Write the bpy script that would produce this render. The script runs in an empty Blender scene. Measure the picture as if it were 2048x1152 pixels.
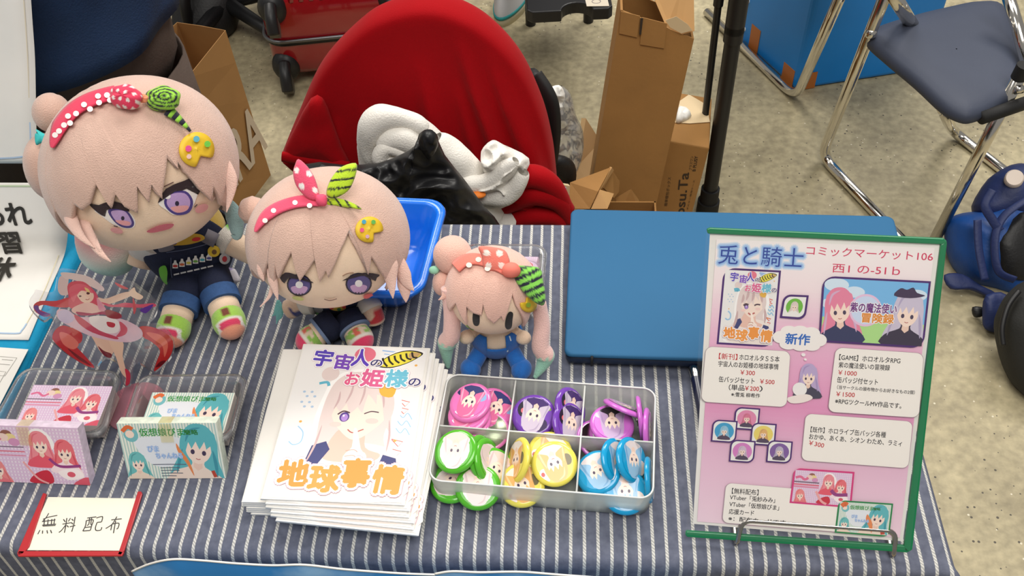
import bpy, bmesh, math, random
from mathutils import Vector, Matrix, Euler, noise, geometry
random.seed(7)
R = math.radians
SC = bpy.context.scene
COL = SC.collection
# ------------------------------------------------------------------ camera
CAM = Vector((0.00935, -0.39830, 1.49226))
FW = Vector((-0.05938909, 0.67406474, -0.73628097))
RT = Vector((0.99818635, 0.04737612, -0.03714181))
UP = Vector((-0.00984615, 0.73715143, 0.67565585))
FPX = 1949.65
cd = bpy.data.cameras.new('camera'); cd.sensor_width = 36.0; cd.lens = FPX/2048*36.0
cd.clip_start = .02; cd.clip_end = 60
cam = bpy.data.objects.new('camera', cd); COL.objects.link(cam)
cam.matrix_world = Matrix(((RT.x, UP.x, -FW.x, CAM.x), (RT.y, UP.y, -FW.y, CAM.y), (RT.z, UP.z, -FW.z, CAM.z), (0, 0, 0, 1)))
SC.camera = cam
# ------------------------------------------------------------------ world, hall lights, exposure
SC.view_settings.view_transform = 'Standard'; SC.view_settings.look = 'None'
SC.view_settings.gamma = 1.0; SC.view_settings.use_curve_mapping = False
SC.view_settings.exposure = 0.08
w = bpy.data.worlds.new('hall_air'); SC.world = w; w.use_nodes = True
w.node_tree.nodes['Background'].inputs[0].default_value = (1.0, .97, .93, 1)
w.node_tree.nodes['Background'].inputs[1].default_value = .25
def area(name, loc, target, sx, sy, power, col=(1, .96, .9)):
    l = bpy.data.lights.new(name, 'AREA'); l.shape = 'RECTANGLE'; l.size = sx; l.size_y = sy; l.energy = power; l.color = col
    o = bpy.data.objects.new(name, l); COL.objects.link(o); o.location = loc
    o.rotation_euler = (Vector(target)-Vector(loc)).to_track_quat('-Z', 'Y').to_euler()
    return o
area('hall_lamp', (-1.7, 3.7, 5.2), (-.4, 2.2, 0), 2.2, 2.2, 150)
area('hall_lamp', (1.9, 3.5, 5.2), (.6, 2.0, 0), 2.2, 2.2, 175)
area('hall_lamp', (.5, -1.35, 5.2), (0, .3, .6), 3.0, 2.4, 142)
area('hall_lamp', (-3.2, .2, 5.6), (-.2, .4, .6), 2.0, 2.0, 45)

# ------------------------------------------------------------------ pixel -> point of the place
def ray(u, v): return FW + RT*((u-1024)/FPX) - UP*((v-576)/FPX)
def atz(u, v, z):
    d = ray(u, v); return CAM + d*((z-CAM.z)/d.z)
def aty(u, v, y):
    d = ray(u, v); return CAM + d*((y-CAM.y)/d.y)
TZ = .70
def T(u, v, h=0.0): return atz(u, v, TZ+h)
def onplane(u, v, p0, n):
    d = ray(u, v); return CAM + d*((p0-CAM).dot(n)/d.dot(n))
def pxcm(p): return FPX/((p-CAM).dot(FW))/100

# ------------------------------------------------------------------ colours and materials
def lin(c):
    return tuple(((x/255)/12.92 if x/255 <= .04045 else ((x/255+.055)/1.055)**2.4) for x in c)
def nodes(m):
    m.use_nodes = True; return m.node_tree.nodes, m.node_tree.links, m.node_tree.nodes['Principled BSDF']
MATS = {}
def mat(name, c, rough=.6, metal=0., var=0., vs=40., bump=0., bs=200., spec=.5, sheen=0., coat=0., detail=4., alpha=1.):
    if name in MATS: return MATS[name]
    m = bpy.data.materials.new(name); N, L, B = nodes(m)
    a = lin(c)
    B.inputs['Base Color'].default_value = (*a, 1); B.inputs['Roughness'].default_value = rough
    B.inputs['Metallic'].default_value = metal; B.inputs['Specular IOR Level'].default_value = spec
    B.inputs['Sheen Weight'].default_value = sheen; B.inputs['Sheen Roughness'].default_value = .5
    B.inputs['Coat Weight'].default_value = coat
    tc = N.new('ShaderNodeTexCoord')
    if var:
        nz = N.new('ShaderNodeTexNoise'); nz.inputs['Scale'].default_value = vs; nz.inputs['Detail'].default_value = detail
        L.new(tc.outputs['Object'], nz.inputs['Vector'])
        rp = N.new('ShaderNodeValToRGB'); rp.color_ramp.elements[0].position = .3; rp.color_ramp.elements[1].position = .7
        rp.color_ramp.elements[0].color = (*[x*(1-var) for x in a], 1); rp.color_ramp.elements[1].color = (*[min(1, x*(1+var)) for x in a], 1)
        L.new(nz.outputs['Fac'], rp.inputs[0]); L.new(rp.outputs[0], B.inputs['Base Color'])
    if bump:
        nb = N.new('ShaderNodeTexNoise'); nb.inputs['Scale'].default_value = bs; nb.inputs['Detail'].default_value = 3
        L.new(tc.outputs['Object'], nb.inputs['Vector'])
        bp = N.new('ShaderNodeBump'); bp.inputs['Strength'].default_value = bump; bp.inputs['Distance'].default_value = .002
        L.new(nb.outputs['Fac'], bp.inputs['Height']); L.new(bp.outputs[0], B.inputs['Normal'])
    MATS[name] = m; return m
def mat_attr(name, rough=.55, coat=0., sheen=0., bump=0., bs=300., var=0., vs=60):
    """colour printed or dyed into the surface, read from the mesh's colour attribute"""
    if name in MATS: return MATS[name]
    m = bpy.data.materials.new(name); N, L, B = nodes(m)
    at = N.new('ShaderNodeAttribute'); at.attribute_name = 'Col'
    out = at.outputs['Color']
    tc = N.new('ShaderNodeTexCoord')
    if var:
        nz = N.new('ShaderNodeTexNoise'); nz.inputs['Scale'].default_value = vs; L.new(tc.outputs['Object'], nz.inputs['Vector'])
        mr = N.new('ShaderNodeMapRange'); mr.inputs[1].default_value = .3; mr.inputs[2].default_value = .7; mr.inputs[3].default_value = 1-var; mr.inputs[4].default_value = 1+var*.5
        L.new(nz.outputs['Fac'], mr.inputs[0])
        mx = N.new('ShaderNodeVectorMath'); mx.operation = 'SCALE'; L.new(out, mx.inputs[0]); L.new(mr.outputs[0], mx.inputs['Scale']); out = mx.outputs[0]
    L.new(out, B.inputs['Base Color'])
    B.inputs['Roughness'].default_value = rough; B.inputs['Coat Weight'].default_value = coat; B.inputs['Sheen Weight'].default_value = sheen
    if bump:
        nb = N.new('ShaderNodeTexNoise'); nb.inputs['Scale'].default_value = bs; L.new(tc.outputs['Object'], nb.inputs['Vector'])
        bp = N.new('ShaderNodeBump'); bp.inputs['Strength'].default_value = bump; bp.inputs['Distance'].default_value = .002
        L.new(nb.outputs['Fac'], bp.inputs['Height']); L.new(bp.outputs[0], B.inputs['Normal'])
    MATS[name] = m; return m
def mat_clear(name, c=(255, 255, 255), body=.06, rough=.05, gloss=.6, frost=0.):
    """clear or frosted plastic sheet: lets light straight through, mirrors at grazing angles, with a little milky body"""
    if name in MATS: return MATS[name]
    m = bpy.data.materials.new(name); N, L, B = nodes(m)
    out = N['Material Output']
    tr = N.new('ShaderNodeBsdfTransparent'); tr.inputs[0].default_value = (*lin(c), 1)
    base = tr.outputs[0]
    if frost:
        rf = N.new('ShaderNodeBsdfRefraction'); rf.inputs['IOR'].default_value = 1.03; rf.inputs['Roughness'].default_value = .22; rf.inputs[0].default_value = (*lin(c), 1)
        m0 = N.new('ShaderNodeMixShader'); m0.inputs[0].default_value = frost; L.new(tr.outputs[0], m0.inputs[1]); L.new(rf.outputs[0], m0.inputs[2]); base = m0.outputs[0]
    df = N.new('ShaderNodeBsdfDiffuse'); df.inputs[0].default_value = (*lin(c), 1)
    bodyo = df.outputs[0]
    if frost:
        tl = N.new('ShaderNodeBsdfTranslucent'); tl.inputs[0].default_value = (*lin(c), 1); mt = N.new('ShaderNodeMixShader'); mt.inputs[0].default_value = .5
        L.new(df.outputs[0], mt.inputs[1]); L.new(tl.outputs[0], mt.inputs[2]); bodyo = mt.outputs[0]
    m1 = N.new('ShaderNodeMixShader'); m1.inputs[0].default_value = body; L.new(base, m1.inputs[1]); L.new(bodyo, m1.inputs[2])
    gl = N.new('ShaderNodeBsdfGlossy'); gl.inputs['Roughness'].default_value = rough
    lw = N.new('ShaderNodeLayerWeight'); lw.inputs[0].default_value = .25
    mm = N.new('ShaderNodeMath'); mm.operation = 'MULTIPLY'; mm.inputs[1].default_value = gloss; L.new(lw.outputs['Fresnel'], mm.inputs[0])
    m2 = N.new('ShaderNodeMixShader'); L.new(mm.outputs[0], m2.inputs[0]); L.new(m1.outputs[0], m2.inputs[1]); L.new(gl.outputs[0], m2.inputs[2])
    L.new(m2.outputs[0], out.inputs[0])
    MATS[name] = m; return m

# ------------------------------------------------------------------ objects
WM = {}
def tag(o, label=None, cat=None, group=None, kind=None):
    if label: o['label'] = label
    if cat: o['category'] = cat
    if group: o['group'] = group
    if kind: o['kind'] = kind
    return o
def thing(name, label, cat, loc=(0, 0, 0), group=None, rot=None):
    o = bpy.data.objects.new(name, None); COL.objects.link(o); o.empty_display_size = .05
    M = Matrix.Translation(Vector(loc))
    if rot is not None: M = M @ rot.to_4x4()
    o.matrix_world = M; WM[o] = M
    return tag(o, label, cat, group)
def obj(name, bm, m, parent=None, world=True, smooth=True, label=None, mods=(), angle=None):
    me = bpy.data.meshes.new(name)
    if parent is not None and world: bm.transform(WM[parent].inverted())
    bm.normal_update(); bm.to_mesh(me); bm.free()
    for x in (m if isinstance(m, (list, tuple)) else [m]): me.materials.append(x)
    o = bpy.data.objects.new(name, me); COL.objects.link(o)
    if smooth:
        for p in me.polygons: p.use_smooth = True
        if angle is not None: me.set_sharp_from_angle(angle=R(angle))
    if parent is not None: o.parent = parent; WM[o] = WM[parent]
    else: WM[o] = Matrix()
    if label: o['label'] = label
    for k in mods:
        if k[0] == 'solid':
            s = o.modifiers.new('solid', 'SOLIDIFY'); s.thickness = k[1]; s.offset = k[2] if len(k) > 2 else 0
        elif k[0] == 'sub':
            s = o.modifiers.new('sub', 'SUBSURF'); s.levels = k[1]; s.render_levels = k[1]
        elif k[0] == 'bevel':
            s = o.modifiers.new('bevel', 'BEVEL'); s.width = k[1]; s.segments = k[2] if len(k) > 2 else 2; s.limit_method = 'ANGLE'; s.angle_limit = R(40)
    return o
def copy_thing(root, M, label=None, name=None, group=None):
    r = root.copy(); COL.objects.link(r); r.matrix_world = M; WM[r] = M
    if label: r['label'] = label
    if group: r['group'] = group
    for ch in root.children:
        c = ch.copy(); COL.objects.link(c); c.parent = r
        for g in ch.children:
            d = g.copy(); COL.objects.link(d); d.parent = c
    return r

# ------------------------------------------------------------------ shapes
def BM(): return bmesh.new()
def grid(bm, rows, closed_u=False, closed_v=False, flip=False):
    """rows: list of lists of points"""
    vs = [[bm.verts.new(p) for p in r] for r in rows]
    nv = len(vs); nu = len(vs[0]); fs = []
    for j in range(nv if closed_v else nv-1):
        for i in range(nu if closed_u else nu-1):
            q = [vs[j][i], vs[j][(i+1) % nu], vs[(j+1) % nv][(i+1) % nu], vs[(j+1) % nv][i]]
            if flip: q.reverse()
            try: fs.append(bm.faces.new(q))
            except ValueError: pass
    return vs, fs
def box(bm, c, s, rot=None):
    c = Vector(c); h = Vector(s)/2; vs = []
    for dx, dy, dz in ((-1,-1,-1),(1,-1,-1),(1,1,-1),(-1,1,-1),(-1,-1,1),(1,-1,1),(1,1,1),(-1,1,1)):
        p = Vector((dx*h.x, dy*h.y, dz*h.z))
        if rot is not None: p = rot @ p
        vs.append(bm.verts.new(c+p))
    for f in ((0,3,2,1),(4,5,6,7),(0,1,5,4),(1,2,6,5),(2,3,7,6),(3,0,4,7)): bm.faces.new([vs[i] for i in f])
def hexa(bm, p):
    """8 corner points: bottom 4, top 4, both counter-clockwise from above"""
    vs = [bm.verts.new(q) for q in p]
    for f in ((0,3,2,1),(4,5,6,7),(0,1,5,4),(1,2,6,5),(2,3,7,6),(3,0,4,7)): bm.faces.new([vs[i] for i in f])
def ellipsoid(bm, c, r, M=None, nu=32, nv=20, f=None):
    c = Vector(c); rows = []
    for j in range(nv+1):
        th = math.pi*j/nv; row = []
        for i in range(nu):
            ph = 2*math.pi*i/nu
            d = Vector((math.sin(th)*math.cos(ph), math.sin(th)*math.sin(ph), math.cos(th)))
            k = f(d) if f else 1.0
            p = Vector((d.x*r[0]*k, d.y*r[1]*k, d.z*r[2]*k))
            if M is not None: p = M @ p
            row.append(c+p)
        rows.append(row)
    grid(bm, rows, closed_u=True, flip=True)
    bmesh.ops.remove_doubles(bm, verts=bm.verts, dist=1e-6)
def smooth_path(pts, n=8, closed=False):
    P = [Vector(p) for p in pts]; out = []; m = len(P)
    for i in range(m if closed else m-1):
        p0 = P[(i-1) % m] if (closed or i > 0) else P[i]; p1 = P[i]; p2 = P[(i+1) % m]; p3 = P[(i+2) % m] if (closed or i+2 < m) else P[i+1]
        for k in range(n):
            t = k/n
            out.append(.5*((2*p1)+(p2-p0)*t+(2*p0-5*p1+4*p2-p3)*t*t+(-p0+3*p1-3*p2+p3)*t**3))
    if not closed: out.append(P[-1])
    return out
def bend_path(pts, rad, n=6):
    """polyline with rounded corners, like bent tube"""
    P = [Vector(p) for p in pts]; out = [P[0]]
    for i in range(1, len(P)-1):
        a = (P[i-1]-P[i]); b = (P[i+1]-P[i]); r = min(rad, a.length*.45, b.length*.45)
        s = P[i]+a.normalized()*r; e = P[i]+b.normalized()*r
        for k in range(n+1):
            t = k/n; out.append((1-t)**2*s+2*t*(1-t)*P[i]+t*t*e)
    out.append(P[-1]); return out
def tube(bm, pts, rad, n=12, caps=True, flat=1.0, upv=None):
    P = [Vector(p) for p in pts]; m = len(P)
    rad = rad if callable(rad) else (lambda t, r=rad: r)
    prev = None; rows = []
    for i in range(m):
        t = (P[min(i+1, m-1)]-P[max(i-1, 0)]).normalized()
        if prev is None:
            a = Vector(upv) if upv is not None else (Vector((0, 0, 1)) if abs(t.z) < .9 else Vector((1, 0, 0)))
            x = (a - t*a.dot(t)).normalized()
        else:
            x = (prev - t*prev.dot(t)).normalized()
        prev = x; y = t.cross(x); r = rad(i/(m-1))
        rows.append([P[i]+x*(r*math.cos(2*math.pi*k/n))*flat+y*(r*math.sin(2*math.pi*k/n)) for k in range(n)])
    vs, _ = grid(bm, rows, closed_u=True)
    if caps:
        bm.faces.new(list(reversed(vs[0]))); bm.faces.new(vs[-1])
def lathe(bm, prof, n=32, M=None, c=(0, 0, 0)):
    rows = []
    for r, z in prof:
        row = []
        for k in range(n):
            p = Vector((r*math.cos(2*math.pi*k/n), r*math.sin(2*math.pi*k/n), z))
            if M is not None: p = M @ p
            row.append(p+Vector(c))
        rows.append(row)
    grid(bm, rows, closed_u=True)
    bmesh.ops.remove_doubles(bm, verts=bm.verts, dist=1e-7)
def prism(bm, pts, off):
    """closed polygon (3D, planar) swept by vector off"""
    a = [bm.verts.new(p) for p in pts]; b = [bm.verts.new(Vector(p)+Vector(off)) for p in pts]; n = len(pts)
    bm.faces.new(a[::-1]); bm.faces.new(b)
    for i in range(n): bm.faces.new([a[i], a[(i+1) % n], b[(i+1) % n], b[i]])
    bmesh.ops.recalc_face_normals(bm, faces=bm.faces)
def rrect(x0, y0, x1, y1, r, n=5):
    if not isinstance(r, (tuple, list)): r = (r, r, r, r)
    out = []
    for (cx, cy, a, rr) in ((x1, y1, 0, r[2]), (x0, y1, 90, r[3]), (x0, y0, 180, r[0]), (x1, y0, 270, r[1])):
        sx = -1 if cx == x1 else 1; sy = -1 if cy == y1 else 1
        if rr <= 0: out.append((cx, cy)); continue
        for k in range(n+1):
            t = R(a+90*k/n); out.append((cx+sx*rr+rr*math.cos(t), cy+sy*rr+rr*math.sin(t)))
    return out
def wav(p, s, seed=0.0): return noise.noise(Vector(p)*s+Vector((seed*7.1, seed*3.3, seed*1.7)))
def puff(bm, outline, n, front, back, center=None, rings=14, segs=96, amp=.0, fs=20., seed=0., ridge=False, smoothn=3, pw=.5):
    """a stuffed or crumpled body bounded by a closed 3D outline; n points to its front"""
    n = Vector(n).normalized()
    O = smooth_path(outline, smoothn, True) if smoothn else [Vector(p) for p in outline]
    c = Vector(center) if center is not None else sum(O, Vector())/len(O)
    # resample
    L = [0.0]
    for i in range(len(O)): L.append(L[-1]+(O[(i+1) % len(O)]-O[i]).length)
    S = []; j = 0
    for k in range(segs):
        d = L[-1]*k/segs
        while L[j+1] < d: j += 1
        t = (d-L[j])/max(1e-9, L[j+1]-L[j]); S.append(O[j].lerp(O[(j+1) % len(O)], t))
    def h(p):
        if not amp: return 0
        q = noise.noise(p*fs+Vector((seed*7.1, seed, 0)))
        if ridge: q = 1-2*abs(q)-abs(noise.noise(p*fs*2.3+Vector((0, seed, 3))))*.8
        return q*amp
    rows = []
    for side, dep in ((1, front), (-1, back)):
        R_ = list(range(rings, -1, -1)) if side == 1 else list(range(1, rings+1))
        rr = []
        for k in (range(0, rings) if side == 1 else range(rings, -1, -1)):
            t = (k+.0)/rings
            e = (1-t**2.2)**pw
            row = []
            for s in S:
                p = c.lerp(s, max(t, .002))
                row.append(p+n*(side*dep*e+h(p+n*side*.1)*min(1, e*1.6+.12)))
            rr.append(row)
        rows += rr
    grid(bm, rows, closed_u=True, flip=True)
    bmesh.ops.recalc_face_normals(bm, faces=bm.faces)

# ------------------------------------------------------------------ lettering and print
TXT = {}
def textgeo(s, bold=0.0):
    k = (s, bold)
    if k in TXT: return TXT[k]
    cu = bpy.data.curves.new('lettering', 'FONT'); cu.body = s; cu.size = 1.0; cu.offset = bold; cu.resolution_u = 3; cu.fill_mode = 'FRONT'
    o = bpy.data.objects.new('lettering', cu); COL.objects.link(o)
    dg = bpy.context.evaluated_depsgraph_get(); me = o.evaluated_get(dg).to_mesh()
    v = [(p.co.x, p.co.y) for p in me.vertices]; f = [tuple(p.vertices) for p in me.polygons]
    o.evaluated_get(dg).to_mesh_clear(); bpy.data.objects.remove(o); bpy.data.curves.remove(cu)
    TXT[k] = (v, f); return TXT[k]
class Print:
    """flat printed layers lying on a plane; colours go into the colour attribute"""
    def __init__(s, o, x, y, lift=.0002, step=.000003):
        s.o = Vector(o); s.x = Vector(x).normalized(); s.y = Vector(y); s.y = (s.y-s.x*s.y.dot(s.x)).normalized(); s.n = s.x.cross(s.y).normalized()
        s.bm = BM(); s.cl = s.bm.loops.layers.float_color.new('Col'); s.h = lift; s.step = step; s.sc = (1., 1.)
    def px(s, u, v):
        p = onplane(u, v, s.o, s.n)-s.o; return (p.dot(s.x), p.dot(s.y))
    def up(s): s.h += s.step
    def P(s, q): return s.o+s.x*q[0]+s.y*q[1]+s.n*s.h
    def face(s, pts, c):
        try: f = s.bm.faces.new([s.bm.verts.new(s.P(p)) for p in pts])
        except ValueError: return
        f.normal_update()
        if f.normal.dot(s.n) < 0: f.normal_flip()
        cols = c if isinstance(c, list) else [c]*len(f.loops)
        if isinstance(c, list):
            vs = list(f.verts); 
        for l in f.loops: l[s.cl] = (*lin(c), 1)
    def poly(s, pts, c, lift=True):
        pts = [Vector((p[0], p[1], 0)) for p in pts]
        if len(pts) == 4 or len(pts) == 3: s.face([(p.x, p.y) for p in pts], c)
        else:
            for t in geometry.tessellate_polygon([pts]): s.face([(pts[i].x, pts[i].y) for i in t], c)
        if lift: s.up()
    def pxpoly(s, pts, c, smooth=0, lift=True):
        q = [s.px(*p) for p in pts]
        if smooth: q = [(p.x, p.y) for p in smooth_path([(a, b, 0) for a, b in q], smooth, True)]
        s.poly(q, c, lift)
    def quadmap(s, corners):
        """corners TL TR BR BL in photo px -> bilinear map from (0..1, 0..1) with y down"""
        c = [Vector((*s.px(*p), 0)) for p in corners]
        def f(a, b):
            p = c[0].lerp(c[1], a).lerp(c[3].lerp(c[2], a), b); return (p.x, p.y)
        return f
    def mpoly(s, f, pts, c, smooth=0, lift=True):
        if smooth: pts = [(p.x, p.y) for p in smooth_path([(a, b, 0) for a, b in pts], smooth, True)]
        s.poly([f(*p) for p in pts], c, lift)
    def ell(s, f, cx, cy, rx, ry, c, n=24, rot=0, lift=True):
        ca, sa = math.cos(R(rot)), math.sin(R(rot))
        s.mpoly(f, [(cx+rx*math.cos(t)*ca-ry*math.sin(t)*sa, cy+rx*math.cos(t)*sa+ry*math.sin(t)*ca) for t in [2*math.pi*k/n for k in range(n)]], c, 0, lift)
    def stroke(s, f, pts, wd, c, smooth=6, taper=False, lift=True):
        q = [Vector((*f(*p), 0)) for p in pts]
        if smooth: q = smooth_path(q, smooth)
        n = len(q)
        L = []; Rr = []
        for i in range(n):
            t = (q[min(i+1, n-1)]-q[max(i-1, 0)]); t = Vector((-t.y, t.x, 0)).normalized()
            k = wd*(math.sin(math.pi*(i+.6)/(n+.2)) if taper else 1)
            L.append(q[i]+t*k*.5); Rr.append(q[i]-t*k*.5)
        for i in range(n-1): s.face([(p.x, p.y) for p in (L[i], L[i+1], Rr[i+1], Rr[i])], c)
        if lift: s.up()
    def text(s, t, a, b, hgt, c, bold=0.0, slant=0.0, outline=(), lift=True):
        """text from baseline point a to b (plane coordinates); hgt = size of a full-width glyph"""
        v, f = textgeo(t, 0.0)
        x0 = min(p[0] for p in v); x1 = max(p[0] for p in v)
        A = Vector((*a, 0)); B = Vector((*b, 0)); d = B-A; W = d.length; d.normalize(); u = Vector((-d.y, d.x, 0))
        sx = W/(x1-x0); sy = hgt
        for bo, co in list(outline)+[(bold, c)]:
            n_ = 1 if bo <= 0 else (4 if bo < .03 else (6 if bo < .06 else 12))
            for k in range(n_):
                ox, oy = (bo*math.cos(2*math.pi*(k+.5)/n_), bo*math.sin(2*math.pi*(k+.5)/n_)) if bo > 0 else (0, 0)
                pts = [A+d*((p[0]+ox-x0)*sx)+u*((p[1]+oy)*sy) for p in v]
                for q in f: s.face([(pts[i].x, pts[i].y) for i in q], co)
                s.h += 2e-6
            s.up()
    def pxtext(s, t, a, b, hpx, c, **k):
        A = s.px(*a); B = s.px(*b); H = s.px(a[0], a[1]-hpx)
        s.text(t, A, B, math.hypot(H[0]-A[0], H[1]-A[1])*1.12, c, **k)
    def build(s, name, parent, m=None, label=None):
        return obj(name, s.bm, m or mat_attr('printed ink', .5), parent, smooth=False, label=label)
def colbm(bm, c):
    cl = bm.loops.layers.float_color.get('Col') or bm.loops.layers.float_color.new('Col')
    for f in bm.faces:
        for l in f.loops: l[cl] = (*lin(c(l.vert.co) if callable(c) else c), 1)
# ================================================================== SETTING
STRIPE = .0121
def m_floor():
    m = bpy.data.materials.new('polished concrete'); N, L, B = nodes(m)
    tc = N.new('ShaderNodeTexCoord')
    n1 = N.new('ShaderNodeTexNoise'); n1.inputs['Scale'].default_value = 7; n1.inputs['Detail'].default_value = 8; n1.inputs['Roughness'].default_value = .65
    n2 = N.new('ShaderNodeTexNoise'); n2.inputs['Scale'].default_value = 55; n2.inputs['Detail'].default_value = 5
    vo = N.new('ShaderNodeTexVoronoi'); vo.inputs['Scale'].default_value = 60; vo.inputs['Randomness'].default_value = 1
    for n in (n1, n2, vo): L.new(tc.outputs['Object'], n.inputs['Vector'])
    r1 = N.new('ShaderNodeValToRGB'); e = r1.color_ramp.elements
    e[0].position = .33; e[0].color = (*lin((156, 145, 116)), 1); e[1].position = .66; e[1].color = (*lin((186, 174, 140)), 1)
    L.new(n1.outputs['Fac'], r1.inputs[0])
    r2 = N.new('ShaderNodeValToRGB'); e = r2.color_ramp.elements
    e[0].position = .3; e[0].color = (.72, .72, .72, 1); e[1].position = .7; e[1].color = (1.12, 1.12, 1.12, 1)
    L.new(n2.outputs['Fac'], r2.inputs[0])
    mx = N.new('ShaderNodeMix'); mx.data_type = 'RGBA'; mx.blend_type = 'MULTIPLY'; mx.inputs[0].default_value = 1
    L.new(r1.outputs[0], mx.inputs[6]); L.new(r2.outputs[0], mx.inputs[7])
    n3 = N.new('ShaderNodeTexNoise'); n3.inputs['Scale'].default_value = 3.2; n3.inputs['Detail'].default_value = 2; L.new(tc.outputs['Object'], n3.inputs['Vector'])
    ms = N.new('ShaderNodeMapRange'); ms.inputs[1].default_value = .42; ms.inputs[2].default_value = .62; ms.inputs[3].default_value = .04; ms.inputs[4].default_value = .14; L.new(n3.outputs['Fac'], ms.inputs[0])
    pit = N.new('ShaderNodeMath'); pit.operation = 'LESS_THAN'; L.new(vo.outputs['Distance'], pit.inputs[0]); L.new(ms.outputs[0], pit.inputs[1])
    m2 = N.new('ShaderNodeMix'); m2.data_type = 'RGBA'; L.new(pit.outputs[0], m2.inputs[0]); L.new(mx.outputs[2], m2.inputs[6]); m2.inputs[7].default_value = (*lin((78, 72, 60)), 1)
    v2 = N.new('ShaderNodeTexVoronoi'); v2.inputs['Scale'].default_value = 36; L.new(tc.outputs['Object'], v2.inputs['Vector'])
    p2 = N.new('ShaderNodeMath'); p2.operation = 'LESS_THAN'; p2.inputs[1].default_value = .07; L.new(v2.outputs['Distance'], p2.inputs[0])
    m3 = N.new('ShaderNodeMix'); m3.data_type = 'RGBA'; L.new(p2.outputs[0], m3.inputs[0]); L.new(m2.outputs[2], m3.inputs[6]); m3.inputs[7].default_value = (*lin((214, 206, 182)), 1)
    L.new(m3.outputs[2], B.inputs['Base Color']); B.inputs['Roughness'].default_value = .55
    bp = N.new('ShaderNodeBump'); bp.inputs['Strength'].default_value = .25; bp.inputs['Distance'].default_value = .003
    L.new(n2.outputs['Fac'], bp.inputs['Height']); L.new(bp.outputs[0], B.inputs['Normal'])
    return m
bm = BM(); box(bm, (0, 2.0, -.05), (9, 9, .1))
tag(obj('floor', bm, m_floor(), smooth=False), 'speckled grey beige concrete floor of the hall', 'floor', kind='structure')

# ------------------------------------------------------------------ tables
m_top = mat('table board', (150, 140, 125), .6); m_steel = mat('grey steel', (120, 120, 122), .35, .9)
m_chrome = mat('chrome tube', (222, 218, 210), .12, 1.0); m_black = mat('black plastic', (24, 24, 26), .45); m_rubber = mat('black rubber', (16, 16, 17), .7)
def table(x0, x1, label):
    t = thing('folding_table', label, 'table', ((x0+x1)/2, .22, 0))
    bm = BM(); box(bm, ((x0+x1)/2, .22, .68), (x1-x0, .42, .03)); obj('table_top', bm, m_top, t, smooth=False)
    for x in (x0+.05, x1-.05):
        for y in (.05, .39):
            bm = BM(); tube(bm, [(x, y, 0), (x, y, .665)], .012); obj('leg', bm, m_steel, t, angle=40)
    return t
table(-.555, .338, 'folding table under the blue striped cloth')
table(-1.52, -.60, 'folding table next door under the turquoise cloth')

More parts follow.
